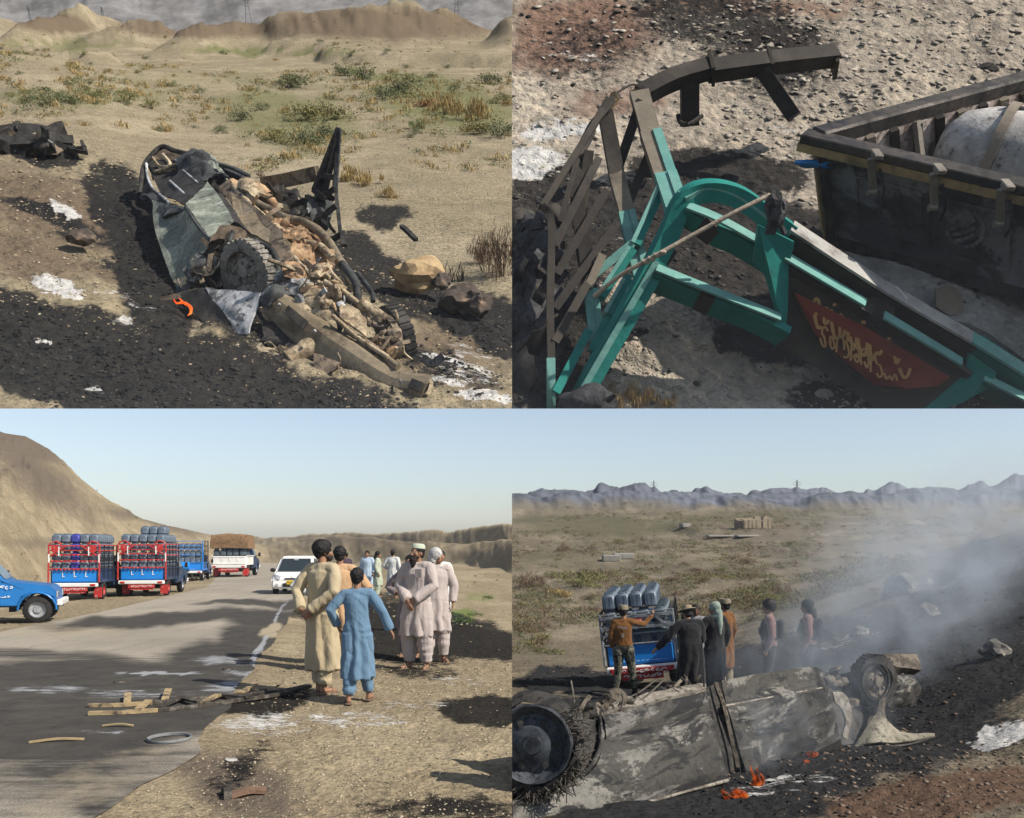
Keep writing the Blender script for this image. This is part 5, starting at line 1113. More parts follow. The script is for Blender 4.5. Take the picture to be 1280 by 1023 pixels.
    # flame licking out below the fender
    m = MB(); m.tube(cr([b(412, 350, 7.15), b(430, 375, 7.12), b(470, 372, 7.1), b(510, 395, 7.08), b(515, 430, 7.05), b(495, 450, 7.02)], 5), [q*.6 for q in (.004, .01, .008, .012, .01, .014, .016, .012, .018, .02, .016, .022, .024, .02, .024, .022, .026, .024, .02, .022, .018, .02, .014, .01, .008, .004)], 7)
    m.tube(cr([b(470, 372, 7.12), b(455, 355, 7.14), b(440, 345, 7.15)], 4), [.01, .008, .009, .006, .007, .005, .005, .003, .001], 6)
    p0 = b(480, 440, 7.1); solo(UL, 'flame', 'small curling orange flame beneath the torn fender of the overturned pickup', 'flame', m, mFire, p0, ab=True, smooth=80)
    # rack frame behind
    t = Thing(UL, 'collapsed_rack_frame', 'charred triangular rack frame standing upright behind the overturned pickup', 'rack frame', UL.up(UL.P(410, 290, 8.6)))
    for p, q, w_ in (((1205, 45, 8.9), (1062, 405, 8.8), .05), ((1207, 60, 8.9), (1115, 455, 8.75), .05), ((1208, 60, 8.9), (1180, 380, 8.75), .04), ((1100, 320, 8.8), (1185, 330, 8.78), .05), ((1060, 400, 8.8), (1120, 450, 8.7), .05), ((1120, 440, 8.75), (1190, 385, 8.75), .05), ((1140, 210, 8.85), (1195, 200, 8.85), .03)):
        m = MB(); m.beam(a(*p), a(*q), w_, w_, (0, -1, .2), .006); t.part('frame_bar', m, bBlack, ab=True)
    m = MB(); m.plate([a(1200, 70, 8.93), a(1075, 395, 8.86), a(1120, 440, 8.82), a(1160, 300, 8.86)], .02); t.part('infill_sheet', m, bBlack, ab=True)
    m = MB(); m.poly(cr([a(1207, 50, 8.85), a(1195, 250, 8.75), a(1188, 400, 8.65), a(1200, 520, 8.55), a(1212, 640, 8.45)], 4), .035, .03); t.part('post', m, bGrey, ab=True)
    m = MB(); m.poly(cr([a(770, 365, 9.5), a(900, 345, 9.3), a(1085, 305, 8.95)], 4), .05, .13, (0, 0, 1)); t.part('cross_beam', m, bBrown, ab=True)
    for pts in ([(1125, 600, 8.5), (1130, 540, 8.5), (1190, 490, 8.5)], [(1150, 700, 8.3), (1190, 670, 8.3), (1225, 650, 8.3)], [(1225, 640, 8.3), (1235, 720, 8.2)], [(1020, 440, 8.9), (1080, 480, 8.8), (1100, 560, 8.6)], [(1040, 500, 8.8), (1100, 520, 8.7), (1130, 600, 8.5)]):
        m = MB(); m.poly(cr([a(*p) for p in pts], 4), .05, .05); t.part('bent_bar', m, bBlack, ab=True)
    clutter(t, a, [(1020, 430, 8.9), (1120, 470, 8.8), (1150, 640, 8.4), (1060, 600, 8.6)], 14, [bBlack, bGrey], ['bracket', 'torn_scrap', 'lump'], 31, (.05, .10))
    t = Thing(UL, 'broken_rail', 'bent grey side rail behind the crumpled roof of the wreck', 'rail', UL.up(UL.P(290, 225, 10.4)))
    for pts in ([(505, 262, 10.6), (600, 290, 10.5), (690, 335, 10.3)], [(560, 300, 10.5), (650, 340, 10.2), (700, 380, 10.0)]):
        m = MB(); m.poly(cr([a(*p) for p in pts], 4), .05, .08); t.part('rail', m, bGrey, ab=True)
mk_wreck_UL()
def mk_rest_UL():
    # debris heap on the crest at the left
    t = Thing(UL, 'burnt_debris_heap', 'black burnt debris heap on the crest of the bank at the left edge', 'debris heap', UL.up(UL.P(40, 190, 13)))
    q = lambda x, y, d: UL.P(x, y, d)
    clutter(t, q, [(-10, 168, 13), (40, 168, 13.2), (100, 186, 13.2), (60, 194, 12.6), (-10, 190, 12.5)], 46, [bBlack, bBlack, bGrey, bBrown], ['lump', 'torn_scrap', 'strip', 'bracket'], 41, (.08, .22))
    m = MB(); m.rock(q(15, 182, 13), (.7, .4, .22), 3, 3, amp=.5); t.part('charred_pile', m, bBlack, ab=True, smooth=50)
    for p in (((72, 180, 13), (88, 186, 12.8)), ((88, 178, 13), (92, 192, 12.8)), ((102, 177, 13), (108, 192, 12.8)), ((74, 190, 12.8), (108, 184, 12.9)), ((88, 188, 12.8), (108, 191, 12.8))):
        m = MB(); m.beam(q(*p[0]), q(*p[1]), .04, .05); t.part('frame_bar', m, bBlack, ab=True)
    mT = simple('tan_sandstone', (.40, .29, .16), .9, 0, .25, 5, .8, 14, SU, dirt=(.27, .18, .10), dsc=4); mD = simple('blackened_rock', (.07, .055, .045), .9, 0, .5, 4, .9, 14, SU, dirt=(.26, .18, .12), dsc=5, dlo=.55, dhi=.7)
    for i, (x, y, d, r, mt, lb) in enumerate([(524, 344, 8.6, (.25, .18, .17), mT, 'tan sandstone boulder beside the burnt stump'), (577, 376, 8.1, (.20, .15, .13), mD, 'dark fire blackened boulder below the burnt stump'), (598, 380, 8.0, (.12, .1, .12), mD, 'brown streaked rock against the right side of the blackened boulder'), (102, 297, 8.6, (.14, .1, .07), mD, 'brown rock half buried on the left bank'), (552, 352, 8.5, (.08, .08, .07), mD, 'small dark rock between the two boulders')]):
        m = MB(); m.rock((0, 0, 0), r, i+2, 3, amp=.45); solo(UL, 'boulder', lb, 'boulder', m, mt, UL.P(x, y, d), smooth=25)
    m = MB(); m.poly(cr([q(502, 283, 10.3), q(510, 290, 10.1), q(520, 300, 9.9)], 3), .05, .04); solo(UL, 'charred_stick', 'black stick lying on the sand right of the rack frame', 'stick', m, bBlack, q(510, 292, 10.1), ab=True)
mk_rest_UL()

# ================================================================ SCORCHED RACK AND TRUCK BED (upper right)
SR = 100
def painted(name, c, c2, burn=0.5, S=SR):
    m = M(name, .75, 0, .2); a = m.noise(5, 6, .7); b = m.noise(22, 4, .7)
    col = m.mix(m.ramp(a, [(.35, 0.), (.7, .6)]), c, c2)
    col = m.mix(m.ramp(m.noise(2.4, 7, .75), [(burn, 0.), (burn+.14, .92)]), col, (.05, .042, .035))
    col = m.mix(1.0, col, m.ramp(b, [(.3, .8), (.7, 1.1)]), 'MULTIPLY'); m.col(col); m.bump(m.math('ADD', a, b), .25, .012*S); return m.m
tTeal = painted('chipped_teal_paint', (.006, .15, .128), (.015, .21, .18), .62)
tTealPale = painted('pale_sunlit_teal_paint', (.10, .28, .25), (.22, .36, .32), .60)  # paler copy of the teal, paints sunlight on rail tops and faces
tDark = painted('scorched_dark_brown_paint', (.030, .025, .020), (.06, .05, .038), .55)
tBurn = painted('charcoal_brown_burnt_rail', (.016, .013, .011), (.038, .030, .024), .5)
tBeige = painted('heat_faded_beige_paint', (.21, .18, .14), (.12, .10, .075), .6)
tRed = painted('faded_red_panel_paint', (.17, .030, .016), (.13, .045, .025), .58)
tGold = simple('gold_script_paint', (.33, .18, .06), .6, 0, .3, 9, S=SR)
tBlackM = peel('soot_black_tailgate', (.07, .074, .082), (.25, .26, .285), (.011, .012, .014), 1.1, S=SR, st=(.8, .8, 1.2), ashlo=.455, sootlo=.565, bump=.12)
tBed = burnt('soot_black_bed_steel', [(.012, .012, .012), (.03, .028, .026), (.06, .05, .042), (.022, .02, .02)], 3, S=SR, metal=.3, bump=.2, rough=.6)
tInner = burnt('pink_grey_ashed_inner_wall', [(.10, .07, .055), (.33, .27, .245), (.46, .41, .38), (.28, .22, .20)], 3.5, S=SR, metal=.05)
tWhiteB = peel('blistered_white_paint', (.46, .44, .415), (.60, .58, .55), (.03, .028, .027), 2.4, S=SR, ashlo=.50, sootlo=.60, metal=0)
tEdge = simple('yellowed_edge_trim', (.33, .24, .12), .7, .1, .4, 7, .3, 40, SR, dirt=(.05, .04, .03), dsc=5)
tSteel = simple('dull_steel_latch', (.20, .18, .15), .6, .4, .3, 9, .3, 40, SR)
tRope = simple('beige_rope', (.36, .30, .23), .95, 0, .3, 20, .6, 80, SR)
tBlueF = simple('bright_blue_cloth_scrap', (.02, .20, .55), .8, 0, .3, 9, S=SR)
tCharD = burnt('black_ash_debris', [(.008, .008, .009), (.02, .02, .022), (.055, .055, .06), (.012, .012, .013)], 4, S=SR, metal=.1)
def mk_UR():
    z = lambda x, y, d: UR.P(640+x/2, y/2, d)
    def bar(t, name, pts, w, h, mat, up=(0, -.7, .7), n=5, sm=35, label=None):
        m = MB(); P_ = [z(*p) for p in pts]; m.poly(cr(P_, n) if len(P_) > 2 else P_, w*.80, h*.80, up); return t.part(name, m, mat, ab=True, smooth=sm, label=label)
    # ---- the teal and charred rack
    t = Thing(UR, 'truck_rack', 'buckled teal truck rack, charred at the far end, with a red painted board', 'truck rack', UR.up(UR.P(820, 430, 2.9)))
    up = (0, -.35, 1)
    # arch and top rail (front face lies towards the camera; pale strips paint the sunlit tops)
    bar(t, 'arched_top_rail', [(155, 1030, 2.62), (200, 940, 2.68), (300, 760, 2.82), (385, 600, 2.96), (425, 510, 3.02), (480, 478, 3.05), (560, 490, 3.03), (640, 545, 2.97), (700, 590, 2.92)], .085, .075, tTeal, (0, -1, .15), 8)
    bar(t, 'arch_lit_top', [(425, 492, 3.02), (480, 468, 3.05), (560, 484, 3.03), (640, 536, 2.97), (702, 582, 2.92)], .07, .02, tTealPale, (0, 0, 1), 8)
    bar(t, 'top_rail', [(690, 588, 2.93), (930, 742, 2.80), (1150, 868, 2.68)], .085, .09, tDark, up, 2)
    bar(t, 'top_rail_lit_top', [(700, 566, 2.918), (930, 716, 2.788), (1150, 844, 2.668)], .080, .012, simple('sunlit_top_face', (.36, .35, .33), .7, 0, .3, 12, .3, 60, SR, dirt=(.12, .11, .10), dsc=6), (0, -.1, 1), 2)  # sunlit top of the rail, painted as a pale strip
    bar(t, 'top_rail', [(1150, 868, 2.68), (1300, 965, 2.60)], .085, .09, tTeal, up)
    bar(t, 'top_rail_lit_top', [(1150, 844, 2.668), (1300, 938, 2.588)], .080, .012, tTealPale, (0, -.1, 1))
    bar(t, 'middle_rail', [(425, 535, 3.0), (470, 560, 2.98)], .04, .095, tTeal, up)
    bar(t, 'middle_rail', [(470, 562, 2.98), (508, 590, 2.96)], .042, .10, tDark, up)
    bar(t, 'middle_rail', [(506, 585, 2.96), (570, 612, 2.93), (640, 655, 2.89)], .04, .105, tTeal, up, 3)
    bar(t, 'middle_rail_lit_top', [(440, 515, 2.988), (520, 548, 2.938), (636, 613, 2.878)], .05, .010, tTealPale, (0, -.1, 1), 3)
    bar(t, 'lower_rail', [(350, 700, 2.87), (465, 745, 2.83)], .04, .11, tTeal, up)
    bar(t, 'lower_rail', [(463, 745, 2.83), (500, 762, 2.81)], .042, .115, tDark, up)
    bar(t, 'lower_rail', [(498, 760, 2.81), (600, 800, 2.77), (680, 842, 2.74)], .04, .11, tTeal, up, 3)
    bar(t, 'lower_rail_lit_top', [(362, 670, 2.858), (500, 726, 2.798), (672, 794, 2.738)], .05, .010, tTealPale, (0, -.1, 1), 3)
    # gusset posts
    m = MB(); m.plate([z(*p) for p in [(612, 560, 2.88), (700, 600, 2.88), (686, 665, 2.86), (684, 770, 2.80), (676, 830, 2.76), (655, 775, 2.80), (632, 690, 2.85), (600, 655, 2.87)]], .035); t.part('gusset_post', m, tTeal, ab=True)
    m = MB(); m.plate([z(*p) for p in [(1140, 880, 2.655), (1205, 925, 2.62), (1190, 960, 2.61), (1120, 1000, 2.60), (1000, 1040, 2.60), (1060, 985, 2.62), (1120, 935, 2.64)]], .035); t.part('gusset_post', m, tTeal, ab=True)
    bar(t, 'inner_rail', [(1180, 965, 2.60), (1290, 1020, 2.55)], .04, .08, tTeal, up); bar(t, 'inner_rail_lit_top', [(1180, 943, 2.588), (1290, 998, 2.538)], .05, .01, tTealPale, (0, -.1, 1))
    bar(t, 'inner_rail', [(682, 672, 2.86), (890, 790, 2.74)], .05, .085, tDark, up); bar(t, 'inner_rail_lit_top', [(684, 640, 2.848), (884, 758, 2.738)], .055, .010, tTealPale, (0, -.1, 1))
    bar(t, 'inner_rail', [(930, 815, 2.72), (1135, 940, 2.62)], .05, .085, tDark, up); bar(t, 'inner_rail_lit_top', [(930, 788, 2.708), (1125, 906, 2.618)], .055, .010, tTealPale, (0, -.1, 1))
    bar(t, 'spacer_block', [(915, 745, 2.79), (912, 810, 2.74)], .13, .06, tDark, (0, -1, .3)); bar(t, 'spacer_edge', [(940, 772, 2.77), (932, 800, 2.75)], .012, .06, tTealPale, (0, -1, .3)); bar(t, 'spacer_edge', [(695, 618, 2.87), (684, 655, 2.85)], .012, .06, tTealPale, (0, -1, .3))
    # boarded panel with red inset
    pb = MB(); pb.plate([z(*p) for p in [(680, 680, 2.86), (890, 800, 2.75), (940, 830, 2.73), (1130, 945, 2.63), (1060, 985, 2.62), (1000, 1030, 2.61), (900, 1010, 2.65), (680, 862, 2.77)]], .03); o = t.part('side_board', pb, tDark, ab=True)
    m = MB(); m.plate([z(*p) for p in [(706, 730, 2.80), (880, 815, 2.715), (1000, 885, 2.66), (1092, 940, 2.61), (1060, 962, 2.60), (985, 968, 2.61), (905, 958, 2.65), (830, 900, 2.69), (755, 830, 2.75)]], .02); rp = t.part('red_inset_board', m, tRed, o, ab=True)
    for pts in ([(706, 730, 2.795), (755, 835, 2.745), (830, 906, 2.685), (900, 966, 2.645), (985, 976, 2.605), (1065, 968, 2.595)], [(680, 715, 2.83), (900, 960, 2.66)]):
        bar(t, 'moulding', pts, .022, .02, tDark, (0, -1, .3), 4)
    # golden script: a running line of written curls
    A = z(750, 785, 2.755); B = z(1000, 930, 2.625); ux = (B-A).normalized(); vz = (z(800, 790, 2.75)-z(800, 830, 2.72)).normalized(); nr = ux.cross(vz).normalized(); nr = nr if nr.y < 0 else -nr
    L_ = (B-A).length; m = MB(); rnd = random.Random(4)
    def P2(s_, h_): return A+ux*s_*L_+vz*(h_*1.5-.004)+nr*.012
    glyphs = [[(0, .03), (.03, .055), (.06, .05), (.05, .02), (.02, 0), (.05, -.03), (.09, -.02)], [(.10, .02), (.13, .045), (.16, .03), (.14, .0), (.11, .0), (.12, .03)], [(.18, .05), (.19, .0), (.22, -.03), (.26, -.02), (.27, .02)],
              [(.26, .05), (.30, .045), (.32, .02), (.30, -.01), (.27, -.02)], [(.34, .05), (.35, -.02)], [(.37, .02), (.40, .04), (.43, .03), (.43, -.01), (.39, -.02), (.37, .0)], [(.46, .04), (.45, 0), (.48, -.03), (.52, -.03), (.54, .01), (.52, .04), (.49, .02)],
              [(.56, .05), (.57, -.01), (.60, -.03), (.63, .0)], [(.63, .04), (.66, .05), (.69, .03), (.67, .0), (.64, .0)], [(.71, .02), (.74, .04), (.77, .02), (.80, .03), (.83, .0), (.86, .02)], [(.86, -.01), (.90, -.03), (.94, -.02), (.97, .01)], [(.20, .065), (.23, .075)], [(.48, .065), (.52, .07)], [(.74, .06), (.77, .065)], [(.42, -.045), (.45, -.05)]]
    for g in glyphs: m.poly(cr([P2(a_, b_*.75) for a_, b_ in g], 4), .011, .003, tuple(nr))
    for g in glyphs[:10]: m.poly(cr([P2(a_*.9+.07, -b_*.55-.028) for a_, b_ in g], 4), .007, .003, tuple(nr))
    t.part('script', m, tGold, rp, ab=True, kind='stuff')
    # ---- receding charred side of the rack
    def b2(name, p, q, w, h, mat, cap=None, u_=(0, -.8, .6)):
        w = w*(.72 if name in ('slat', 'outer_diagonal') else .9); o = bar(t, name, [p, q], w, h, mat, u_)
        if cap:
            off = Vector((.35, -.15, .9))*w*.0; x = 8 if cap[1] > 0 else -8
            bar(t, name+'_lit_face', [(p[0]+cap[1], p[1]+cap[2], p[2]-.005), (q[0]+cap[1], q[1]+cap[2], q[2]-.005)], w*.42, h*1.02, cap[0], u_)  # sunlit side painted on as a paler strip
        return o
    b2('end_upright', (318, 235, 3.95), (350, 350, 3.7), .11, .05, tBeige); b2('end_upright', (346, 335, 3.72), (385, 450, 3.45), .12, .05, tBeige, (tTealPale, 16, -4)); b2('end_upright', (383, 440, 3.46), (412, 525, 3.25), .12, .05, tTealPale, (tTealPale, 16, -4))
    b2('end_upright', (312, 232, 3.97), (330, 262, 3.9), .09, .06, tBurn)
    b2('slat', (322, 255, 3.9), (262, 430, 3.7), .07, .05, tBurn); b2('slat', (348, 375, 3.7), (283, 525, 3.5), .065, .05, tDark)
    b2('slat', (372, 475, 3.4), (308, 615, 3.2), .065, .05, tTeal, (tTealPale, -9, -4))
    b2('slat', (300, 625, 3.1), (222, 745, 2.95), .06, .05, tTeal, (tTealPale, -9, -4)); b2('slat', (288, 700, 2.98), (238, 790, 2.85), .05, .05, tTeal, (tTealPale, -8, -4))
    b2('diagonal', (232, 275, 3.9), (262, 440, 3.6), .085, .05, tBurn); b2('diagonal', (258, 430, 3.62), (290, 545, 3.4), .085, .05, tBeige); b2('diagonal', (285, 535, 3.4), (325, 700, 3.1), .085, .05, tTealPale, (tTealPale, 14, -3))
    b2('diagonal', (196, 330, 3.75), (160, 400, 3.6), .06, .05, tBurn); bar(t, 'warped_bar', [(160, 400, 3.6), (165, 520, 3.4), (185, 640, 3.2), (196, 740, 3.05)], .07, .045, tBurn, (0, -.8, .6)); bar(t, 'warped_bar', [(192, 380, 3.6), (182, 470, 3.5), (170, 600, 3.3), (188, 700, 3.1)], .05, .045, tDark, (0, -.8, .6))
    b2('diagonal', (196, 730, 3.05), (216, 900, 2.8), .075, .05, tTealPale, (tTealPale, 12, -3))
    for p, q, mt in (((215, 400, 3.6), (105, 620, 3.2), tBurn), ((235, 480, 3.45), (110, 690, 3.1), tBurn), ((262, 560, 3.3), (105, 775, 2.95), tBurn), ((200, 690, 3.1), (105, 860, 2.8), tDark), ((225, 640, 3.15), (190, 720, 3.05), tBeige), ((290, 690, 2.98), (200, 880, 2.75), tTeal), ((190, 830, 2.85), (108, 985, 2.62), tTeal), ((300, 610, 3.2), (190, 700, 3.1), tTealPale)):
        b2('slat', p, q, .055, .045, mt)
    b2('outer_diagonal', (262, 240, 3.9), (195, 320, 3.75), .05, .04, tBurn); b2('outer_diagonal', (225, 280, 3.8), (75, 520, 3.35), .045, .045, tDark); b2('outer_diagonal', (172, 365, 3.65), (120, 560, 3.3), .04, .04, tBurn); b2('outer_diagonal', (240, 250, 3.88), (160, 395, 3.62), .05, .04, tBurn)
    bar(t, 'outer_post', [(75, 515, 3.3), (98, 560, 3.25), (95, 760, 2.95), (98, 900, 2.75), (98, 1040, 2.58)], .035, .05, tDark, (0, -.9, .4)); bar(t, 'outer_post_tip', [(97, 900, 2.74), (98, 1040, 2.56)], .04, .05, tTealPale, (0, -.9, .4))
    b2('long_brace', (372, 660, 2.9), (170, 1010, 2.58), .075, .06, tTeal, (tTealPale, -13, -3)); b2('long_brace', (395, 625, 2.95), (345, 700, 2.86), .07, .05, tBurn)
    m = MB(); m.plate([z(*p) for p in [(250, 238, 3.9), (262, 232, 3.9), (270, 248, 3.88), (250, 275, 3.86), (238, 270, 3.88)]], .02); t.part('splintered_end', m, tEdge, ab=True)
    bar(t, 'twisted_wire', [(262, 232, 3.9), (300, 212, 3.95), (320, 220, 3.95)], .008, .008, tBurn)
    # ---- rope
    t2 = Thing(UR, 'rope', 'taut beige rope tied across the teal arch with a charred knot', 'rope', z(400, 620, 2.9))
    m = MB(); m.tube(cr([z(*p) for p in [(645, 488, 2.92), (560, 530, 2.88), (440, 595, 2.84), (350, 645, 2.80), (270, 690, 2.8), (205, 742, 2.8)]], 6), .008, 7); t2.part('strand', m, tRope, ab=True, smooth=80)
    for k in range(7):
        m = MB(); rnd = random.Random(k); x0 = 655+rnd.uniform(-12, 12); m.tube(cr([z(x0, 490, 2.90), z(x0+rnd.uniform(-14, 14), 520, 2.88), z(x0+rnd.uniform(-16, 18), 556, 2.86), z(x0+rnd.uniform(-26, 26), 585, 2.85)], 4), .010, 6); t2.part('charred_strand', m, tCharD, ab=True)
    m = MB(); m.rock(z(655, 505, 2.88), (.03, .02, .03), 3, 2, amp=.6); m.rock(z(664, 545, 2.86), (.025, .02, .04), 4, 2, amp=.6); t2.part('knot', m, tCharD, ab=True)
    for k in range(4): m = MB(); m.rock(z(335+k*14, 655-k*8, 2.79), (.016, .012, .012), k, 1); t2.part('knot', m, tRope, ab=True)
    # ---- black beam on two legs
    t = Thing(UR, 'burnt_beam', 'long bent charred beam standing on two short legs', 'beam', UR.up(z(570, 200, 4.9)))
    bar(t, 'beam', [(318, 242, 4.55), (400, 200, 4.7), (492, 172, 4.82)], .10, .10, tBurn, (0, -.4, .9), 3); bar(t, 'beam', [(490, 178, 4.82), (640, 158, 4.95), (806, 140, 5.1)], .11, .10, tBurn, (0, -.4, .9), 3)
    for x, y, d in ((498, 158, 4.83), (645, 148, 4.96), (805, 142, 5.1)): m = MB(); m.beam(z(x-4, y+14, d), z(x+4, y+12, d), .125, .12, (0, -.4, .9)); t.part('joint_band', m, tDark, ab=True)
    bar(t, 'leg', [(444, 205, 4.75), (444, 316, 4.68)], .11, .09, tBurn, (0, -1, 0)); bar(t, 'leg', [(628, 180, 4.92), (705, 292, 4.75)], .09, .09, tBurn, (0, -1, 0))
    m = MB(); m.tube(cr([z(415, 288, 4.7), z(420, 305, 4.66), z(440, 312, 4.6), z(475, 290, 4.66)], 4), .012, 6); t.part('wire', m, tBurn, ab=True)
    # ---- truck bed
    t = Thing(UR, 'truck_bed', 'soot blackened pickup bed with latches along its embossed tailgate', 'truck bed', UR.up(z(1000, 600, 3.6)))
    def zp(x, y, zz): r = UR.ray(640+x/2, y/2); return r*(zz/r.z)
    A = zp(735, 340, -1.27); B = zp(1290, 470, -1.27); D = zp(1290, 190, -1.27); ux = (B-A).normalized(); vx = (D-A).normalized(); dn = Vector((.34, .0, -.94)); back = Vector((vx.x, vx.y, 0)).normalized(); nf = ux.cross(Vector((0, 0, 1))).normalized()
    WW = (B-A).length+.35; LLn = (D-A).length+.5
    def Q(u, v, w=0): return A+ux*u+vx*v+dn*w
    # tailgate: panel with embossed frames, emblem and letters
    m = MB(); m.add([Q(.06, .02, .03), Q(WW, .02, .03), Q(WW, .06, .03), Q(.06, .06, .03), Q(.06, .02, .40), Q(WW, .02, .40), Q(WW, .06, .40), Q(.06, .06, .40)], [(0, 1, 5, 4), (1, 2, 6, 5), (2, 3, 7, 6), (3, 0, 4, 7), (0, 3, 2, 1), (4, 5, 6, 7)]); tg = t.part('tailgate', m, tBlackM, ab=True)
    def frame(u0, u1, w0, w1, th=.014, up_=.012):
        m = MB()
        for p, q in (((u0, w0), (u1, w0)), ((u1, w0), (u1, w1)), ((u1, w1), (u0, w1)), ((u0, w1), (u0, w0))): m.beam(Q(p[0], .02, p[1])+nf*.006*0, Q(q[0], .02, q[1]), th, up_*2, tuple(nf))
        t.part('embossed_frame', m, tBlackM, tg, ab=True)
    frame(.42, .70, .12, .34); frame(.76, 1.28, .12, .34); frame(.16, .40, .12, .33, .008, .006)
    m = MB(); cx, cw = .555, .225
    m.lathe(Q(cx, .02, cw), nf, [(.052, 0), (.066, 0), (.066, .012), (.052, .012)], 24, closed=True)
    for k in (-1, 0, 1): m.poly(cr([Q(cx-.04, .005, cw+.025+k*.028), Q(cx, .005, cw+.005+k*.028), Q(cx+.04, .005, cw-.030+k*.028)], 3), .014, .012, tuple(nf))
    t.part('emblem', m, tBlackM, tg, ab=True, smooth=40)
    for k, g in enumerate([[(0, .0), (.07, .0), (.085, .02), (.07, .04), (0, .045)], [(.12, -.06), (.18, -.06)], [(.15, -.06), (.15, .05)], [(.22, -.04), (.28, -.05), (.30, 0), (.28, .05), (.22, .05)], [(.34, -.05), (.34, .05)], [(.34, -.05), (.42, -.05), (.42, .05)]]):
        m = MB(); m.poly([Q(.80+a_, .008, .24+b_) for a_, b_ in g], .016, .012, tuple(nf)); t.part('embossed_letter', m, tBlackM, tg, ab=True)
    # rim around the bed
    m = MB(); m.beam(Q(-.01, 0, 0), Q(WW, 0, 0), .075, .030, bev=.004); t.part('tailgate_rim', m, tBed, ab=True, smooth=30)
    m = MB(); m.beam(Q(-.01, -.035, .035), Q(WW, -.035, .035), .012, .030); t.part('edge_trim', m, tEdge, ab=True)
    m = MB(); m.beam(Q(.02, .0, .015)+back*.02, Q(.02, LLn, .015), .07, .075, bev=.008); t.part('side_rim', m, tBed, ab=True, smooth=30)
    m = MB(); m.add([Q(.055, .03, .03), Q(.055, LLn, .03), Q(.055, LLn, .45), Q(.055, .03, .45), Q(.02, .03, .03), Q(.02, LLn, .03), Q(.02, LLn, .45), Q(.02, .03, .45)], [(3, 2, 1, 0), (4, 5, 6, 7), (0, 1, 5, 4), (1, 2, 6, 5), (2, 3, 7, 6), (3, 0, 4, 7)]); t.part('side_wall', m, tInner, ab=True)
    m = MB(); m.add([Q(.03, .03, .36), Q(WW, .03, .36), Q(WW, LLn, .36), Q(.03, LLn, .36)], [(0, 1, 2, 3)]); t.part('bed_floor', m, tInner, ab=True)
    for k in range(9):
        v_ = .10+k*.125; m = MB(); m.beam(Q(.072, v_, .03), Q(.072, v_, .29), .03, .035, (0, -1, 0)); t.part('wall_rib', m, tBeige if k % 2 else tBurn, ab=True)
    m = MB(); m.beam(Q(.08, .46, .02), Q(.14, .40, .20), .03, .02); t.part('fallen_strap', m, tSteel, ab=True)
    m = MB(); m.box(Q(.02, .30, .085), (.05, .045, .01)); t.part('bracket', m, tWhiteB, ab=True)
    for k, u_ in enumerate((.285, .50, .72, .95)):
        m = MB(); m.box(Q(u_, -.035, -.006), (.035, .06, .02), None, .004); m.beam(Q(u_, -.062, .0), Q(u_, -.062, .13), .026, .016, (0, -1, 0), .003); m.lathe(Q(u_, -.07, .13), (1, 0, 0), [(.001, -.014), (.013, -.014), (.013, .014), (.001, .014)], 10)
        o = t.part('latch', m, tSteel, ab=True, smooth=30)
        m = MB(); m.tube(cr([Q(u_+.02, -.05, .04), Q(u_+.03, -.05, .12), Q(u_+.015, -.05, .17), Q(u_+.012, -.05, .22 if k == 0 else .18)], 4), .005, 5); t.part('chain', m, tCharD, o, ab=True)
    m = MB(); m.beam(Q(.03, .01, .06), Q(.03, .01, .46), .035, .035); t.part('corner_post', m, tEdge, ab=True); m = MB(); m.beam(Q(.055, -.005, .04), Q(.055, -.005, .5), .03, .03); t.part('corner_post', m, tBed, ab=True)
    m = MB(); m.rock(Q(.0, .0, .42), (.05, .03, .03), 4, 2, amp=.7); t.part('melted_bracket', m, tCharD, ab=True)
    m = MB(); m.add([Q(.06, .03, .4), Q(WW, .03, .4), Q(WW, .03, .47), Q(.0, .03, .46), Q(.06, .3, .4), Q(WW, .3, .4), Q(WW, .3, .47), Q(.0, .3, .46)], [(0, 1, 2, 3), (4, 7, 6, 5), (0, 4, 5, 1), (3, 2, 6, 7), (0, 3, 7, 4)]); t.part('lower_sill', m, tCharD, ab=True)
    m = MB(); m.sheet([[Q(.0, -.02, .09), Q(-.035, -.03, .105), Q(.0, -.02, .12)], [Q(.04, -.02, .075), Q(.02, -.04, .09), Q(.04, -.02, .11)], [Q(.09, -.01, .08), Q(.08, -.02, .09), Q(.09, -.01, .10)]], 4, 4, .004, .006, 20)
    solo(UR, 'cloth_scrap', 'bright blue cloth scrap caught at the corner of the truck bed', 'cloth scrap', m, tBlueF, Q(.02, -.04, .1), ab=True, smooth=60)
    # tank inside the bed, strapped down
    t3 = Thing(UR, 'tank', 'ash white tank strapped down inside the truck bed', 'tank', Q(.95, .30, .35)); c0 = zp(1165, 395, -1.42); ax = ux
    m = MB(); m.lathe(c0, ax, [(.001, -.16), (.09, -.15), (.15, -.10), (.185, -.0), (.20, .10), (.20, .7), (.001, .75)], 28); t3.part('shell', m, tWhiteB, ab=True, smooth=50)
    for o_ in (.04, .24, .42):
        m = MB(); m.lathe(c0+ax*o_, ax, [(.205, 0), (.212, .0), (.212, .035), (.205, .035)], 28, closed=True); t3.part('strap', m, tSteel if o_ > .1 else tBeige, ab=True, smooth=40)
    for k in range(3):
        m = MB(); m.sheet([[c0+ax*(.02+k*.16)+back*(.0)+Vector((0, 0, .205)), c0+ax*(.14+k*.16)+Vector((0, 0, .215))], [c0+ax*(.0+k*.16)+back*.10+Vector((0, 0, .18)), c0+ax*(.15+k*.16)+back*.10+Vector((0, 0, .19))]], 3, 3, .008, .02, 8, k); t3.part('curled_plate', m, tInner, ab=True)
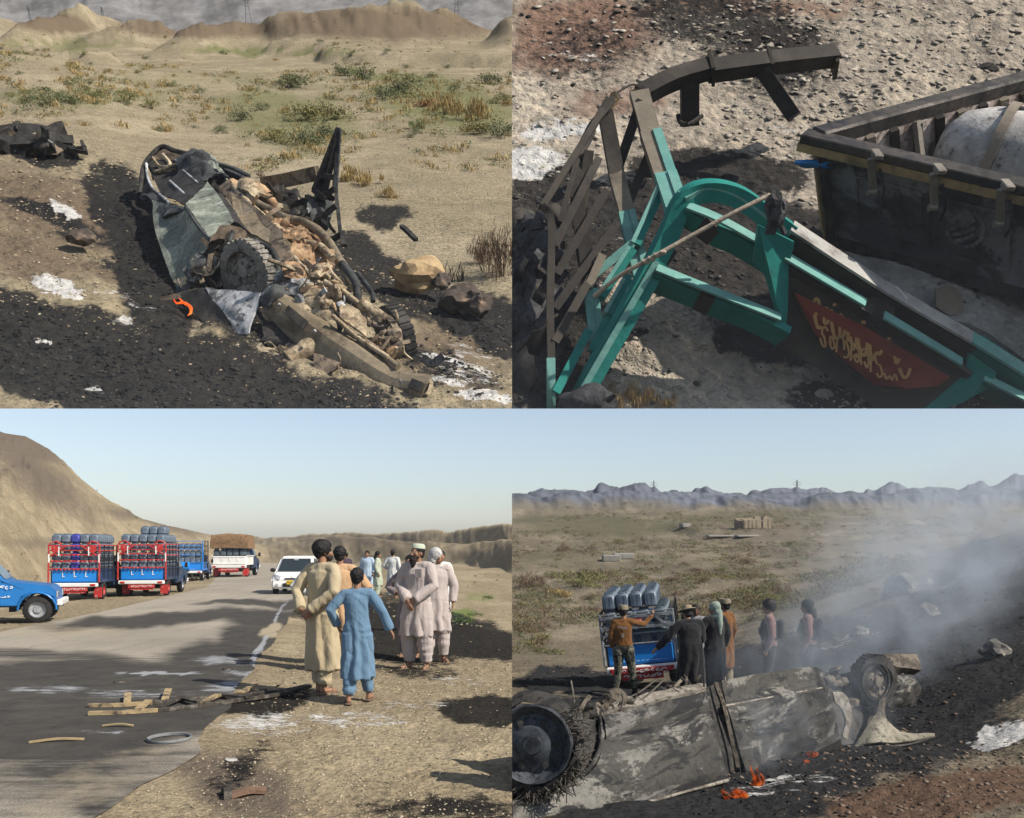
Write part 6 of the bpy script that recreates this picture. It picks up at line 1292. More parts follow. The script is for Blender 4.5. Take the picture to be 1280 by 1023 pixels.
    # scorched white body panel lying below
    m = MB(); m.sheet([[UR.P(1035, 322, 3.25), UR.P(1150, 345, 3.1), UR.P(1300, 395, 2.95)], [UR.P(1055, 350, 3.12), UR.P(1160, 382, 2.95), UR.P(1300, 425, 2.8)], [UR.P(1100, 375, 3.0), UR.P(1200, 415, 2.82), UR.P(1310, 475, 2.66)]], 8, 6, .03, .03, 3, 5, .01)
    t = Thing(UR, 'body_panel', 'blistered white body panel lying on the ground below the tailgate', 'body panel', UR.up(UR.P(1180, 390, 2.95))); t.part('panel', m, tWhiteB, ab=True, smooth=50)
    m = MB(); m.sheet([[UR.P(1168, 362, 2.93), UR.P(1185, 358, 2.93), UR.P(1200, 368, 2.92)], [UR.P(1168, 385, 2.88), UR.P(1185, 395, 2.86), UR.P(1200, 392, 2.87)]], 4, 4, .015, .01, 8); t.part('burn_blister', m, tBeige, ab=True, smooth=50)
    m = MB(); m.tube(cr([UR.P(1040, 318, 3.24), UR.P(1150, 338, 3.1), UR.P(1300, 385, 2.95)], 6), .014, 7); t.part('rolled_edge', m, tCharD, ab=True, smooth=60)
    # black debris on the left
    t = Thing(UR, 'ash_heap', 'heap of black burnt sheet and ash at the left, behind the outer post', 'debris heap', UR.up(UR.P(665, 350, 3.3)))
    clutter(t, lambda x, y, d: UR.P(x, y, d), [(642, 262, 3.9), (700, 255, 3.9), (690, 400, 3.0), (688, 470, 2.75), (642, 480, 2.72)], 70, [tCharD, tCharD, tCharD, tBurn, tBed], ['torn_scrap', 'lump', 'torn_scrap', 'strip'], 61, (.03, .09), (-.02, .10))
    m = MB(); m.rock(UR.P(737, 500, 2.55), (.10, .06, .045), 7, 3, amp=.5); solo(UR, 'charred_bundle', 'black charred bundle at the foot of the long teal brace', 'bundle', m, tCharD, UR.P(737, 500, 2.55), ab=True, smooth=50)
mk_UR()

# ================================================================ SMOULDERING WRECK IN THE VALLEY (lower right)
gSide = peel('scorched_silver_body_panel', (.070, .066, .058), (.22, .21, .19), (.010, .010, .011), 2.6, st=(.45, .45, 1.7), ashlo=.515, sootlo=.50)
gSill = burnt('ashy_beige_sill', [(.05, .042, .035), (.16, .14, .115), (.28, .255, .215), (.09, .08, .065)], 3, metal=.1)
gDark = burnt('black_sooty_cavity', [(.008, .008, .009), (.02, .02, .02), (.05, .045, .04), (.012, .012, .012)], 3, metal=.1)
gWheel = burnt('blued_burnt_rim', [(.012, .014, .018), (.035, .042, .052), (.07, .078, .09), (.02, .024, .03)], 3, metal=.4)
gWire = simple('exposed_tyre_cord', (.085, .075, .062), .8, .2, .4, 20)
gRust = burnt('grey_rust_underbody', [(.02, .017, .014), (.07, .058, .045), (.15, .125, .095), (.05, .042, .034)], 4, metal=.1)
gFend = burnt('yellow_grey_burnt_fender', [(.04, .036, .03), (.15, .135, .10), (.25, .23, .18), (.19, .175, .135)], 2.5, metal=.2, bump=.15)
def mk_LR_wreck():
    k = lambda x, y, d: LR.P(640+x/4, 800+y/4, d); j = lambda x, y, d: LR.P(900+x/3.368, 790+y/3.368, d)
    t = Thing(LR, 'wrecked_pickup', 'long burnt silver pickup wreck lying on its roof across the foreground, smoke rising', 'wrecked pickup', LR.up(LR.P(880, 960, 7.6)))
    S = lambda name, ctrl, mat, nu=6, nv=6, th=.012, amp=.012, fr=3, seed=1.0, rg=.006, sm=40, par=None, **q: t.part(name, MB().sheet(ctrl, nu, nv, th, amp, fr, seed, rg), mat, par, ab=True, smooth=sm, **q)
    cab = S('cab_side', [[k(450, 385, 6.95), k(700, 325, 7.35), k(968, 262, 7.95)], [k(462, 440, 6.86), k(710, 378, 7.27), k(975, 312, 7.88)], [k(466, 500, 6.84), k(715, 438, 7.24), k(983, 365, 7.84)], [k(455, 520, 6.76), k(720, 456, 7.16), k(988, 385, 7.76)], [k(410, 640, 6.55), k(700, 570, 6.98), k(1020, 510, 7.62)], [k(300, 740, 6.32), k(660, 700, 6.75), k(1060, 640, 7.45)], [k(200, 860, 6.15), k(600, 830, 6.6), k(1082, 700, 7.42)]], gSide, 8, 3, .02)
    S('lower_side', [[k(-120, 850, 5.85), k(60, 800, 6.0), k(220, 742, 6.2), k(320, 690, 6.35)], [k(-120, 900, 5.8), k(60, 870, 5.95), k(240, 820, 6.12), k(420, 800, 6.3)], [k(-120, 990, 5.8), k(80, 960, 5.95), k(300, 930, 6.1), k(520, 890, 6.4)]], gSide, 6, 5, .02, seed=5)
    S('roof_edge', [[k(200, 862, 6.15), k(600, 832, 6.6), k(1083, 702, 7.42)], [k(200, 880, 6.2), k(600, 850, 6.65), k(1083, 718, 7.47)], [k(180, 990, 6.4), k(620, 980, 6.9), k(1130, 900, 7.7)]], gDark, 8, 3, .02)
    m = MB(); m.tube(cr([k(260, 868, 6.1), k(420, 862, 6.35), k(600, 832, 6.55), k(850, 765, 6.95), k(1080, 702, 7.38)], 6), .014, 6); t.part('drip_rail', m, gSill, ab=True, smooth=60)
    m = MB(); m.tube(cr([k(466, 508, 6.80), k(715, 446, 7.20), k(984, 374, 7.80)], 8), .012, 6); t.part('body_crease', m, gSill, ab=True, smooth=60)
    S('sill', [[k(560, 345, 7.25), k(650, 288, 7.5), k(800, 255, 7.85), k(966, 228, 8.2)], [k(450, 384, 6.97), k(620, 342, 7.25), k(800, 300, 7.6), k(968, 262, 7.97)]], gSill, 5, 3, .03, .02, 5)
    m = MB(); m.tube(cr([k(440, 390, 6.95), k(452, 470, 6.85), k(430, 570, 6.65), k(370, 660, 6.45), k(250, 740, 6.2), k(60, 800, 6.0), k(-100, 845, 5.85)], 6), .020, 7); t.part('wheel_arch_edge', m, gSide, ab=True, smooth=60)
    S('inner_wing', [[k(-100, 300, 6.6), k(150, 330, 6.7), k(440, 385, 7.0)], [k(-100, 560, 6.3), k(200, 600, 6.4), k(430, 570, 6.75)], [k(-100, 860, 6.0), k(100, 800, 6.1), k(330, 690, 6.45)]], gDark, 4, 4, .01, .03)
    # near wheel with its tyre burnt to the cords
    ax = Vector((-.12, -.98, .14)).normalized(); c = k(105, 520, 6.0)
    m = MB(); m.lathe(c, ax, [(.26, -.10), (.275, .02), (.262, .06), (.245, .05), (.235, .02), (.20, -.02), (.13, .0), (.11, .03), (.07, .04), (.06, .08), (.001, .085)], 34); o = t.part('near_wheel', m, gWheel, ab=True, smooth=45, label='near wheel, its tyre burnt down to frayed cords')
    x = ax.orthogonal().normalized(); y = ax.cross(x)
    for i in range(6): a = i*math.pi/3+.3; m = MB(); m.lathe(c+(x*math.cos(a)+y*math.sin(a))*.165+ax*.0, ax, [(.022, 0), (.022, .012), (.001, .014)], 8); t.part('wheel_hole', m, gDark, o, ab=True)
    m = MB(); m.lathe(c-ax*.04, ax, [(.27, -.10), (.34, -.09), (.35, 0), (.33, .04), (.28, .05)], 34); m.v = [p+Vector((nz3(p, 7, 1), nz3(p, 7, 2), nz3(p, 7, 3)))*.035 for p in m.v]; t.part('tyre_remains', m, gDark, o, ab=True, smooth=50)
    rnd = random.Random(3); tyr = MB()
    for i in range(230):
        a = rnd.uniform(-1.2, 3.2); d = x*math.cos(a)+y*math.sin(a); r0 = rnd.uniform(.275, .33)
        if (c+d*r0).x < .02: continue
        tan = d.cross(ax); tyr.tube(cr([c+d*r0+ax*rnd.uniform(-.08, .05), c+d*(r0+.04)+tan*rnd.uniform(-.02, .05)+ax*rnd.uniform(-.08, .06), c+d*(r0+rnd.uniform(.07, .13))+tan*rnd.uniform(-.05, .09)+ax*rnd.uniform(-.1, .05)], 3), .0035, 4)
    t.part('tyre_cords', tyr, gWire, o, ab=True, kind='stuff')
    clutter(t, k, [(300, 320, 6.9), (560, 290, 7.3), (650, 300, 7.4), (560, 370, 7.1), (300, 400, 6.8)], 40, [gRust, gDark, gRust, gSill], ['housing', 'pipe', 'torn_scrap', 'bracket', 'cable', 'lump'], 71, (.03, .075))
    clutter(t, k, [(720, 230, 7.8), (960, 190, 8.3), (960, 240, 8.2), (740, 270, 7.8)], 14, [gRust, gDark], ['pipe', 'bracket', 'lump'], 73, (.03, .06))
    m = MB(); m.rock(k(510, 310, 7.3), (.13, .12, .10), 3, 3, amp=.3); t.part('charred_canister', m, gRust, ab=True, smooth=50)
    for p in ([(560, 300, 7.4), (640, 260, 7.5), (720, 200, 7.7)], [(580, 330, 7.3), (660, 290, 7.4), (750, 210, 7.6)], [(365, 330, 7.0), (370, 300, 7.0), (395, 325, 7.0)], [(545, 350, 7.1), (556, 300, 7.15), (548, 270, 7.15)]):
        m = MB(); m.tube(cr([k(*q) for q in p], 4), .008, 5); t.part('wire', m, gWire, ab=True)
    # gap between cab and bed
    S('gap_wall', [[k(966, 240, 8.05), k(1005, 225, 8.25), k(1045, 212, 8.2)], [k(1015, 500, 7.75), k(1070, 480, 7.95), k(1110, 460, 7.95)], [k(1080, 760, 7.5), k(1120, 800, 7.7), k(1160, 760, 7.7)]], gDark, 3, 6, .01, .02)
    m = MB(); m.poly(cr([k(1020, 215, 8.1), k(1060, 330, 7.98), k(1095, 480, 7.85), k(1130, 640, 7.72)], 5), .035, .03, (0, -1, 0)); t.part('gap_flange', m, gRust, ab=True, smooth=40)
    m = MB(); m.poly(cr([k(972, 240, 8.0), k(1000, 400, 7.85), k(1040, 600, 7.6), k(1085, 720, 7.45)], 5), .03, .025, (0, -1, 0)); t.part('gap_flange', m, gSide, ab=True, smooth=40)
    m = MB(); m.tube(cr([k(960, 235, 8.0), k(955, 120, 8.1), k(948, 20, 8.2)], 4), .010, 5); t.part('bent_rod', m, gDark, ab=True)
    # bed side
    S('bed_side', [[j(0, 208, 8.2), j(200, 172, 8.85), j(370, 152, 9.5), j(420, 165, 9.65)], [j(20, 300, 8.08), j(230, 262, 8.75), j(410, 225, 9.4), j(440, 232, 9.55)], [j(24, 318, 8.0), j(236, 280, 8.66), j(415, 243, 9.32), j(450, 250, 9.5)], [j(60, 450, 7.9), j(250, 400, 8.55), j(440, 370, 9.2), j(480, 360, 9.4)], [j(105, 590, 7.8), j(270, 560, 8.45), j(420, 500, 9.1), j(500, 440, 9.3)]], gSide, 6, 4, .02, seed=9)
    m = MB(); m.tube(cr([j(22, 312, 7.98), j(234, 272, 8.66), j(430, 236, 9.35)], 8), .012, 6); t.part('body_crease', m, gSill, ab=True, smooth=60)
    S('bed_underside', [[j(105, 592, 7.8), j(270, 562, 8.45), j(500, 450, 9.2)], [j(110, 700, 8.0), j(300, 640, 8.7), j(520, 520, 9.5)]], gDark, 6, 3, .02, .02)
    S('arch_lip', [[j(470, 255, 9.5), j(520, 265, 9.55), j(550, 350, 9.5), j(530, 450, 9.4)], [j(480, 300, 9.45), j(505, 320, 9.45), j(525, 380, 9.42), j(510, 440, 9.35)]], gSill, 5, 3, .02, .015)
    S('rear_cavity', [[j(400, 160, 9.9), j(500, 180, 10.1), j(600, 150, 10.6)], [j(450, 320, 9.7), j(560, 330, 9.9), j(640, 330, 10.2)], [j(480, 480, 9.5), j(560, 470, 9.6), j(640, 420, 10.0)]], gDark, 4, 4, .01, .04)
    clutter(t, j, [(420, 170, 9.8), (580, 140, 10.4), (560, 330, 9.9), (450, 300, 9.7)], 18, [gDark, gRust], ['lump', 'bracket', 'torn_scrap'], 75, (.04, .09))
    burnt_wheel(t, j(645, 205, 10.1), (.42, -.90, .05), .295, .20, tyre=gDark, rim=gRust)
    m = MB(); cw = j(650, 207, 9.98); m.lathe(cw, (.42, -.90, .05), [(.20, 0), (.215, 0), (.215, .03), (.20, .03)], 28, closed=True); t.part('rim_ring', m, gSide, ab=True, smooth=50)
    S('corner_box', [[j(670, 125, 10.9), j(740, 118, 11.0), j(805, 122, 11.1)], [j(680, 150, 10.8), j(750, 148, 10.9), j(815, 150, 11.0)], [j(720, 180, 10.7), j(770, 180, 10.8), j(818, 182, 10.9)]], gRust, 4, 4, .12, .01)
    S('crumpled_wing', [[j(725, 180, 10.6), j(770, 178, 10.65), j(822, 190, 10.8)], [j(705, 240, 10.4), j(770, 250, 10.3), j(838, 260, 10.7)], [j(700, 320, 10.2), j(760, 320, 10.3), j(830, 310, 10.6)]], gSide, 5, 5, .015, .06, 5, 8)
    S('flared_fender', [[j(688, 305, 10.0), j(700, 370, 9.85), j(775, 428, 9.8), j(905, 433, 10.0)], [j(640, 370, 9.8), j(670, 420, 9.6), j(770, 450, 9.65), j(905, 436, 9.95)], [j(565, 490, 9.5), j(650, 470, 9.45), j(770, 468, 9.55), j(905, 439, 9.9)]], gFend, 6, 4, .015, .01)
    S('fender_rim', [[j(565, 490, 9.48), j(670, 478, 9.42), j(790, 470, 9.5), j(908, 437, 9.88)], [j(562, 492, 9.5), j(680, 496, 9.5), j(800, 486, 9.6), j(908, 442, 9.9)]], gDark, 6, 2, .02, .004)
    S('steering_link', [[j(670, 290, 10.0), j(700, 280, 10.0)], [j(650, 350, 9.9), j(680, 360, 9.9)]], gRust, 3, 3, .05, .02)
    # flames and embers
    for (x, y, d, h, w_, sd, mt, lb) in ((155, 730, 7.35, .20, .085, 2, mFireR, 'tall orange flame under the gap between cab and bed'), (60, 780, 6.9, .07, .14, 5, mFireR, 'low flame licking the ground left of the tall flame'), (400, 612, 8.5, .05, .12, 7, mEmberR, 'low orange flame glowing under the bed side'), (355, 640, 8.2, .035, .06, 9, mEmberR, 'small ember glow between the tall flame and the bed side flame')):
        solo(LR, 'flame', lb, 'flame', flame_mesh(h, w_, sd), mt, LR.up(j(x, y, d), .01), smooth=80, group='flames under the silver wreck')
def glowmat1(name, c, e):
    m = M(name, .8); m.b.inputs['Emission Strength'].default_value = e; m.col((.02, .01, .005)); n = m.noise(14, 5, .7); m.put(m.b.inputs['Emission Color'], m.ramp(n, [(.42, (.03, .005, .0)), (.56, c), (.78, (1, .42, .08))])); return m.m
mFireR = glowmat1('dull_orange_flame', (.75, .10, .008), .45); mEmberR = glowmat1('dark_red_flame', (.6, .07, .008), .35)
mk_LR_wreck()
cOrange = cloth('burnt_orange_shirt', (.13, .055, .015)); cBlack = cloth('black_cotton', (.012, .012, .014)); cSage = cloth('pale_sage_scarf', (.20, .24, .21)); cPink = cloth('dusty_pink_shirt', (.17, .10, .095)); cKhaki = cloth('khaki_cotton', (.20, .17, .12)); cHat = cloth('sand_felt_hat', (.22, .18, .12)); cGreyS = cloth('grey_shirt', (.20, .20, .21)); cHelm = cloth('dark_green_headwrap', (.03, .04, .04)); cVest = cloth('black_utility_vest', (.018, .02, .024))
def mCamo():
    m = M('camouflage_cloth', .9, 0, .1); a = m.vor(16, 'SMOOTH_F1', vec=m.map((1, 1, .7))); n = m.noise(11, 3, .5); m.col(m.ramp(n, [(.40, (.02, .022, .02)), (.47, (.14, .13, .10)), (.54, (.045, .055, .04)), (.62, (.22, .20, .16))], 'CONSTANT')); return m.m
mCamo = mCamo()
def mk_LR_people():
    G = lambda px, d: LR.up(LR.P(px, 860, d))
    def cap_(mat, brim=.0, peak=True):
        def f(t, J, S, Hd, hM, sc):
            c = MB(); c.tube([Hd(0, -.02, .045), Hd(0, -.02, .09), Hd(0, -.02, .13), Hd(0, -.02, .135)], [.094, .094, .082, .01], 16, ry=[.108, .108, .095, .01], up=hM @ Vector((0, 1, 0)))
            if brim: c.tube([Hd(0, -.02, .05), Hd(0, -.02, .062)], [.094+brim, .094+brim*.9], 18, ry=[.108+brim, .108+brim*.9], up=hM @ Vector((0, 1, 0)))
            elif peak: c.box(Hd(0, .11, .055), (.13, .09, .012), hM, .004)
            t.part('hat' if brim else 'cap', S(c), mat, smooth=60)
        return f
    def print_(t, J, S, Hd, hM, sc):
        cap_(cKhaki)(t, J, S, Hd, hM, sc); c = MB(); b = J['che']+Vector((0, -.148, 0)); strokes(c, b+Vector((-.09, -.004, .03)), (1, 0, 0), (0, 0, 1), 6, .18, .07, .012, 2); strokes(c, b+Vector((-.03, -.004, -.13)), (1, 0, 0), (0, 0, 1), 2, .08, .10, .014, 3); t.part('shirt_print', S(c), cGreyS)
    def vest(mat, pack=False, hw=None):
        def f(t, J, S, Hd, hM, sc):
            c = MB(); che = J['che']; c.tube([che+Vector((0, 0, .13)), che+Vector((0, 0, .03)), che+Vector((0, 0, -.12)), che+Vector((0, 0, -.22))], [.15, .20, .195, .19], 16, ry=[.125, .155, .15, .145], up=(0, 1, 0))
            for s_ in (-1, 1): c.box(che+Vector((s_*.09, .15, -.08)), (.10, .06, .13), None, .02)
            if pack: c.box(che+Vector((0, -.18, -.02)), (.26, .12, .34), None, .04)
            m_ = remesh(S(c), .013, 2); m_.materials.append(mat); t.part('vest', m_, None)
            if hw: scarf_extra(hw)(t, J, S, Hd, hM, sc)
        return f
    person(LR, G(779, 16.3), 'man in burnt orange shirt and camouflage trousers with an arm up on the loaded pickup', 1.70, R(-6), dict(elR=(.40, .22, 1.36), wrR=(.56, .30, 1.52), hdR=(.3, .3, .8), elL=(-.24, -.04, 1.13), wrL=(-.20, .04, .90), hiL=(-.10, 0, .92), knL=(-.10, .0, .5), anL=(-.14, .0, .085), anR=(.22, .05, .085), knR=(.17, .03, .5), che=(-.02, 0, 1.27)), top=cOrange, bottom=mCamo, kind='shirt', hair='short', head=(-15, -4), extra=print_, shoes='boot', vox=.012, bulk=.98)
    person(LR, G(864, 14.9), 'man in black kameez and sand coloured brimmed hat bending forward', 1.72, R(12), dict(nec=(0, .12, 1.40), hd=(0, .20, 1.52), che=(0, .08, 1.22), shL=(-.19, .10, 1.36), shR=(.19, .10, 1.36), elL=(-.38, .16, 1.12), wrL=(-.52, .30, .90), hdL=(-.5, .5, -.6), elR=(.27, .16, 1.08), wrR=(.20, .32, .92)), top=cBlack, hem=.30, hair='short', head=(10, -22), extra=cap_(cHat, .07), vox=.012, bulk=1.1)
    person(LR, G(893, 15.8), 'man in black with a pale sage scarf over head and shoulders', 1.74, R(20), dict(elL=(-.33, .05, 1.15), wrL=(-.30, .25, 1.05)), top=cBlack, hem=.40, hair=None, head=(35, -6), extra=scarf_extra(cSage), vox=.012)
    person(LR, G(905, 17.0), 'man in cap and orange brown vest behind the scarfed man', 1.80, R(40), None, top=cOrange, bottom=cKhaki, kind='kameez', hem=.45, hair='short', head=(20, 0), extra=cap_(cKhaki), vox=.012, skin=mSkinD)
    person(LR, G(869, 18.6), 'dark faced man in grey shirt seen between the hat and the scarf', 1.72, R(170), None, top=cGreyS, hair='short', kind='kameez', vox=.014, skin=mSkinD)
    person(LR, G(961, 15.2), 'bareheaded man in dusty pink shirt with black vest and pack looking left', 1.76, R(78), dict(elR=(.22, -.02, 1.14), wrR=(.20, .10, .90)), top=cPink, bottom=cVest, kind='shirt', hair='thick', head=(0, -4), extra=vest(cVest, True), vox=.012, sleeve=1)
    person(LR, G(1009, 15.3), 'man in dark headwrap and black vest standing in the smoke', 1.76, R(70), None, top=cPink, bottom=cBlack, kind='shirt', hair=None, head=(6, -6), extra=vest(cVest, True, cHelm), vox=.012, skin=mSkinD)
mk_LR_people()
def mk_LR_rest():
    rk = simple('grey_rack_paint', (.22, .24, .26), .6, .1, .3, 8, dirt=(.08, .08, .08), dsc=6)
    loc = LR.up(LR.P(806, 860, 17.6)); loc.z -= .05
    t = pickup(LR, loc, R(-12), 'loaded pickup seen from behind and above, grey rack and plain blue tailgate', pNavy, pBrightBlue, 1.50, rack=(rk, rk), rackh=1.75, red=False, s=.93, roll=R(-7))
    m = MB(); m.box((0, -.11, .50), (1.3, .03, .10)); m.box((0, -.06, .36), (.9, .03, .14)); o = t.part('red_white_board', m, pRed); m = MB(); strokes(m, (-.55, -.13, .46), (1, 0, 0), (0, 0, 1), 9, 1.1, .08, .02, 5); strokes(m, (-.4, -.08, .32), (1, 0, 0), (0, 0, 1), 6, .8, .09, .02, 6); t.part('painted_marks', m, pWhite, o, kind='stuff')
    for a, b in (((-.75, -.03, 1.25), (.0, -.03, 1.72)), ((.75, -.03, 1.25), (.35, -.03, 1.72)), ((-.78, -.03, 1.42), (.78, -.03, 1.42)), ((-.78, -.03, 1.66), (.78, -.03, 1.66))): m = MB(); m.beam(a, b, .06, .06); t.part('rack_brace', m, rk)
    m = MB(); m.box((.0, -.06, 1.54), (.26, .02, .13)); o = t.part('red_sign', m, pRed); m = MB(); strokes(m, (-.11, -.075, 1.49), (1, 0, 0), (0, 0, 1), 3, .24, .10, .025, 11); t.part('painted_marks', m, pWhite, o, kind='stuff')
    L = []
    for x in range(4):
        for z in range(2): L.append((-.56+x*.36, .20, 1.04+z*.40, 2))
        for y in range(6): L.append((-.56+x*.30, .20+y*.30, 1.82, 0))
    L += [(-.54+x*.36, .62+y*.42, 1.42, 2) for x in (0, 3) for y in range(4)]+[(.54, .20+y*.42, 1.42, 2) for y in range(0)]
    load_cans(LR, t, L, {0: pCan, 2: pCan3}, 'jerrycans on the pickup in the valley', {0: 'slate jerrycan on valley pickup', 2: 'dark jerrycan on valley pickup'}, size=(.285, .27, .38))
    mb = simple('mud_brick', (.26, .215, .15), .95, 0, .2, 1, .5, 8); p = LR.G(947, 661, 60)
    t = Thing(LR, 'ruined_hut', 'small roofless mud brick hut alone on the far plain', 'hut', p, rz=R(12)); s_ = p.y/1100
    w_, h_ = 37*s_, 14*s_
    for nm, a, b, hh in (('front_wall', (-w_/2, 0), (w_/2, 0), h_), ('left_wall', (-w_/2, 0), (-w_/2, w_*.6), h_*.8), ('right_wall', (w_/2, 0), (w_/2, w_*.6), h_*1.1), ('back_wall', (-w_/2, w_*.6), (w_/2, w_*.6), h_*1.05)):
        m = MB(); a3 = Vector((a[0], a[1], 0)); b3 = Vector((b[0], b[1], 0)); n = 7
        for i in range(n):
            q = a3.lerp(b3, (i+.5)/n); d = (b3-a3)/n; gap = nm == 'front_wall' and i == 4
            hz_ = hh*(.85+.25*nz3((i*.9, hh, 3), 1)); m.box((q.x, q.y, (hz_/2 if not gap else hz_*.92)), (abs(d.x)+.25, abs(d.y)+.25, hz_ if not gap else hz_*.16), None, .03)
        t.part(nm, m, mb)
    st = simple('grey_lattice_steel', (.22, .23, .24), .6, .3, .1, 3)
    for px, pt, pb, d, lb in ((817, 601, 622, 195, 'left lattice pylon on the far plain'), (996, 600, 622, 200, 'right hand mast, thinner, on the skyline of the far plain')):
        a = LR.P(px, pb, d); hgt = (pb-pt)/F*d; m = MB(); t = Thing(LR, 'pylon', lb, 'pylon', a, 'pylons on the far plain')
        for sx in (-1, 1):
            for sy in (-1, 1): m = MB(); m.beam((sx*.35, sy*.35, -2), (sx*.05, sy*.05, hgt), .07, .07); t.part('leg', m, st)
        for i in range(6):
            z0 = hgt*i/6; q = .35*(1-i/6)+.05; m = MB(); m.beam((-q, -q, z0), (q, -q*.9, z0+hgt/6), .05, .05); m.beam((q, -q, z0), (-q, -q*.9, z0+hgt/6), .05, .05); t.part('brace', m, st)
        for z_ in (.72, .86): m = MB(); m.beam((-.9, 0, hgt*z_), (.9, 0, hgt*z_), .08, .08); t.part('cross_arm', m, st)
    mc = simple('pale_concrete', (.22, .21, .19), .9, 0, .2, 2)
    for i, (px, py, w_, h_, lb) in enumerate(((764, 701, 1.3, .45, 'low grey concrete block on the plain, left one of the pair'), (779, 698, 1.5, .4, 'low grey concrete block on the plain, right one of the pair'), (868+39, 671, 3.8, .18, 'long white slab lying before the ruined hut'), (935, 671, 2.6, .18, 'short white slab to the right of the long white slab'), (856, 659, 1.0, .4, 'dark block further off, left of the hut'))):
        p = LR.G(px, py, 20); m = MB(); m.box((0, 0, h_*.4), (w_, .8, h_), Matrix.Rotation(.1*i, 3, 'Z'), .05); solo(LR, 'concrete_slab', lb, 'slab', m, mc, p, 'concrete pieces lying on the plain')
    mr = simple('dark_slope_rock', (.09, .085, .08), .9, 0, .5, 3, .9, 10, dirt=(.25, .23, .20), dsc=3)
    for px, py, r, lb in ((1132, 742, .65, 'dark boulder standing alone in the smoke on the slope'), (1075, 795, .22, 'small dark rock below the standing boulder'), (1160, 770, .28, 'rock on the slope right of the people'), (1245, 820, .22, 'rock on the black slope near the right edge')):
        p = LR.G(px, py, 6); m = MB(); m.rock((0, 0, r*.3), (r, r*.8, r*.7), int(px), 3, amp=.5); solo(LR, 'boulder', lb, 'boulder', m, mr, p, smooth=25)
mk_LR_rest()
def mk_smoke():
    m = bpy.data.materials.new('grey_smoke'); m.use_nodes = True; t = m.node_tree; t.nodes.clear()
    out = t.nodes.new('ShaderNodeOutputMaterial'); v = t.nodes.new('ShaderNodeVolumePrincipled'); v.inputs['Color'].default_value = (.78, .88, 1.0, 1); v.inputs['Anisotropy'].default_value = 0
    tc = t.nodes.new('ShaderNodeTexCoord'); ln = t.nodes.new('ShaderNodeVectorMath'); ln.operation = 'LENGTH'; t.links.new(tc.outputs['Object'], ln.inputs[0])
    mp = t.nodes.new('ShaderNodeMapRange'); mp.inputs[1].default_value = 1; mp.inputs[2].default_value = .15; t.links.new(ln.outputs['Value'], mp.inputs[0])
    mv = t.nodes.new('ShaderNodeMapping'); mv.vector_type = 'POINT'; t.links.new(tc.outputs['Object'], mv.inputs[0]); mv.inputs['Scale'].default_value = (1.6, 1.6, .9)
    nn = t.nodes.new('ShaderNodeTexNoise'); nn.inputs['Scale'].default_value = 1.5; nn.inputs['Detail'].default_value = 4; nn.inputs['Roughness'].default_value = .6; nn.inputs['Distortion'].default_value = .8; t.links.new(mv.outputs[0], nn.inputs['Vector'])
    m2 = t.nodes.new('ShaderNodeMapRange'); m2.inputs[1].default_value = .42; m2.inputs[2].default_value = .72; t.links.new(nn.outputs[0], m2.inputs[0])
    mm = t.nodes.new('ShaderNodeMath'); mm.operation = 'MULTIPLY'; t.links.new(mp.outputs[0], mm.inputs[0]); t.links.new(m2.outputs[0], mm.inputs[1])
    oi = t.nodes.new('ShaderNodeObjectInfo'); m3 = t.nodes.new('ShaderNodeMath'); m3.operation = 'MULTIPLY'; t.links.new(mm.outputs[0], m3.inputs[0])
    sp = t.nodes.new('ShaderNodeSeparateColor'); t.links.new(oi.outputs['Color'], sp.inputs[0]); t.links.new(sp.outputs[0], m3.inputs[1]); t.links.new(m3.outputs[0], v.inputs['Density']); t.links.new(v.outputs[0], out.inputs['Volume'])
    bm = MB(); bm.ell((0, 0, 0), (1, 1, 1), None, 16, 10); me = bm.mesh('smoke', m)
    for px, py, d, r, dens in ((1120, 790, 14, (2.2, 1.6, 1.6), .7), (1190, 710, 18, (3.8, 2.6, 2.3), .55), (1250, 650, 24, (5.0, 4.2, 2.3), .42), (1060, 690, 22, (2.5, 2.5, 2.4), .16), (990, 810, 13.5, (1.6, 1.0, .9), .8), (1040, 880, 9.4, (.8, .6, .8), 1.2), (950, 930, 8.0, (.7, .4, .55), 1.4), (1170, 640, 30, (4.5, 4, 2.2), .16)):
        o = bpy.data.objects.new('smoke', me); C.objects.link(o); o.matrix_world = LR.W @ Matrix.Translation(LR.P(px, py, d)) @ Matrix.Rotation(R(-25), 4, 'Y') @ Matrix.Diagonal((*r, 1)); o['kind'] = 'stuff'; o.color = (dens, dens, dens, 1)
mk_smoke()

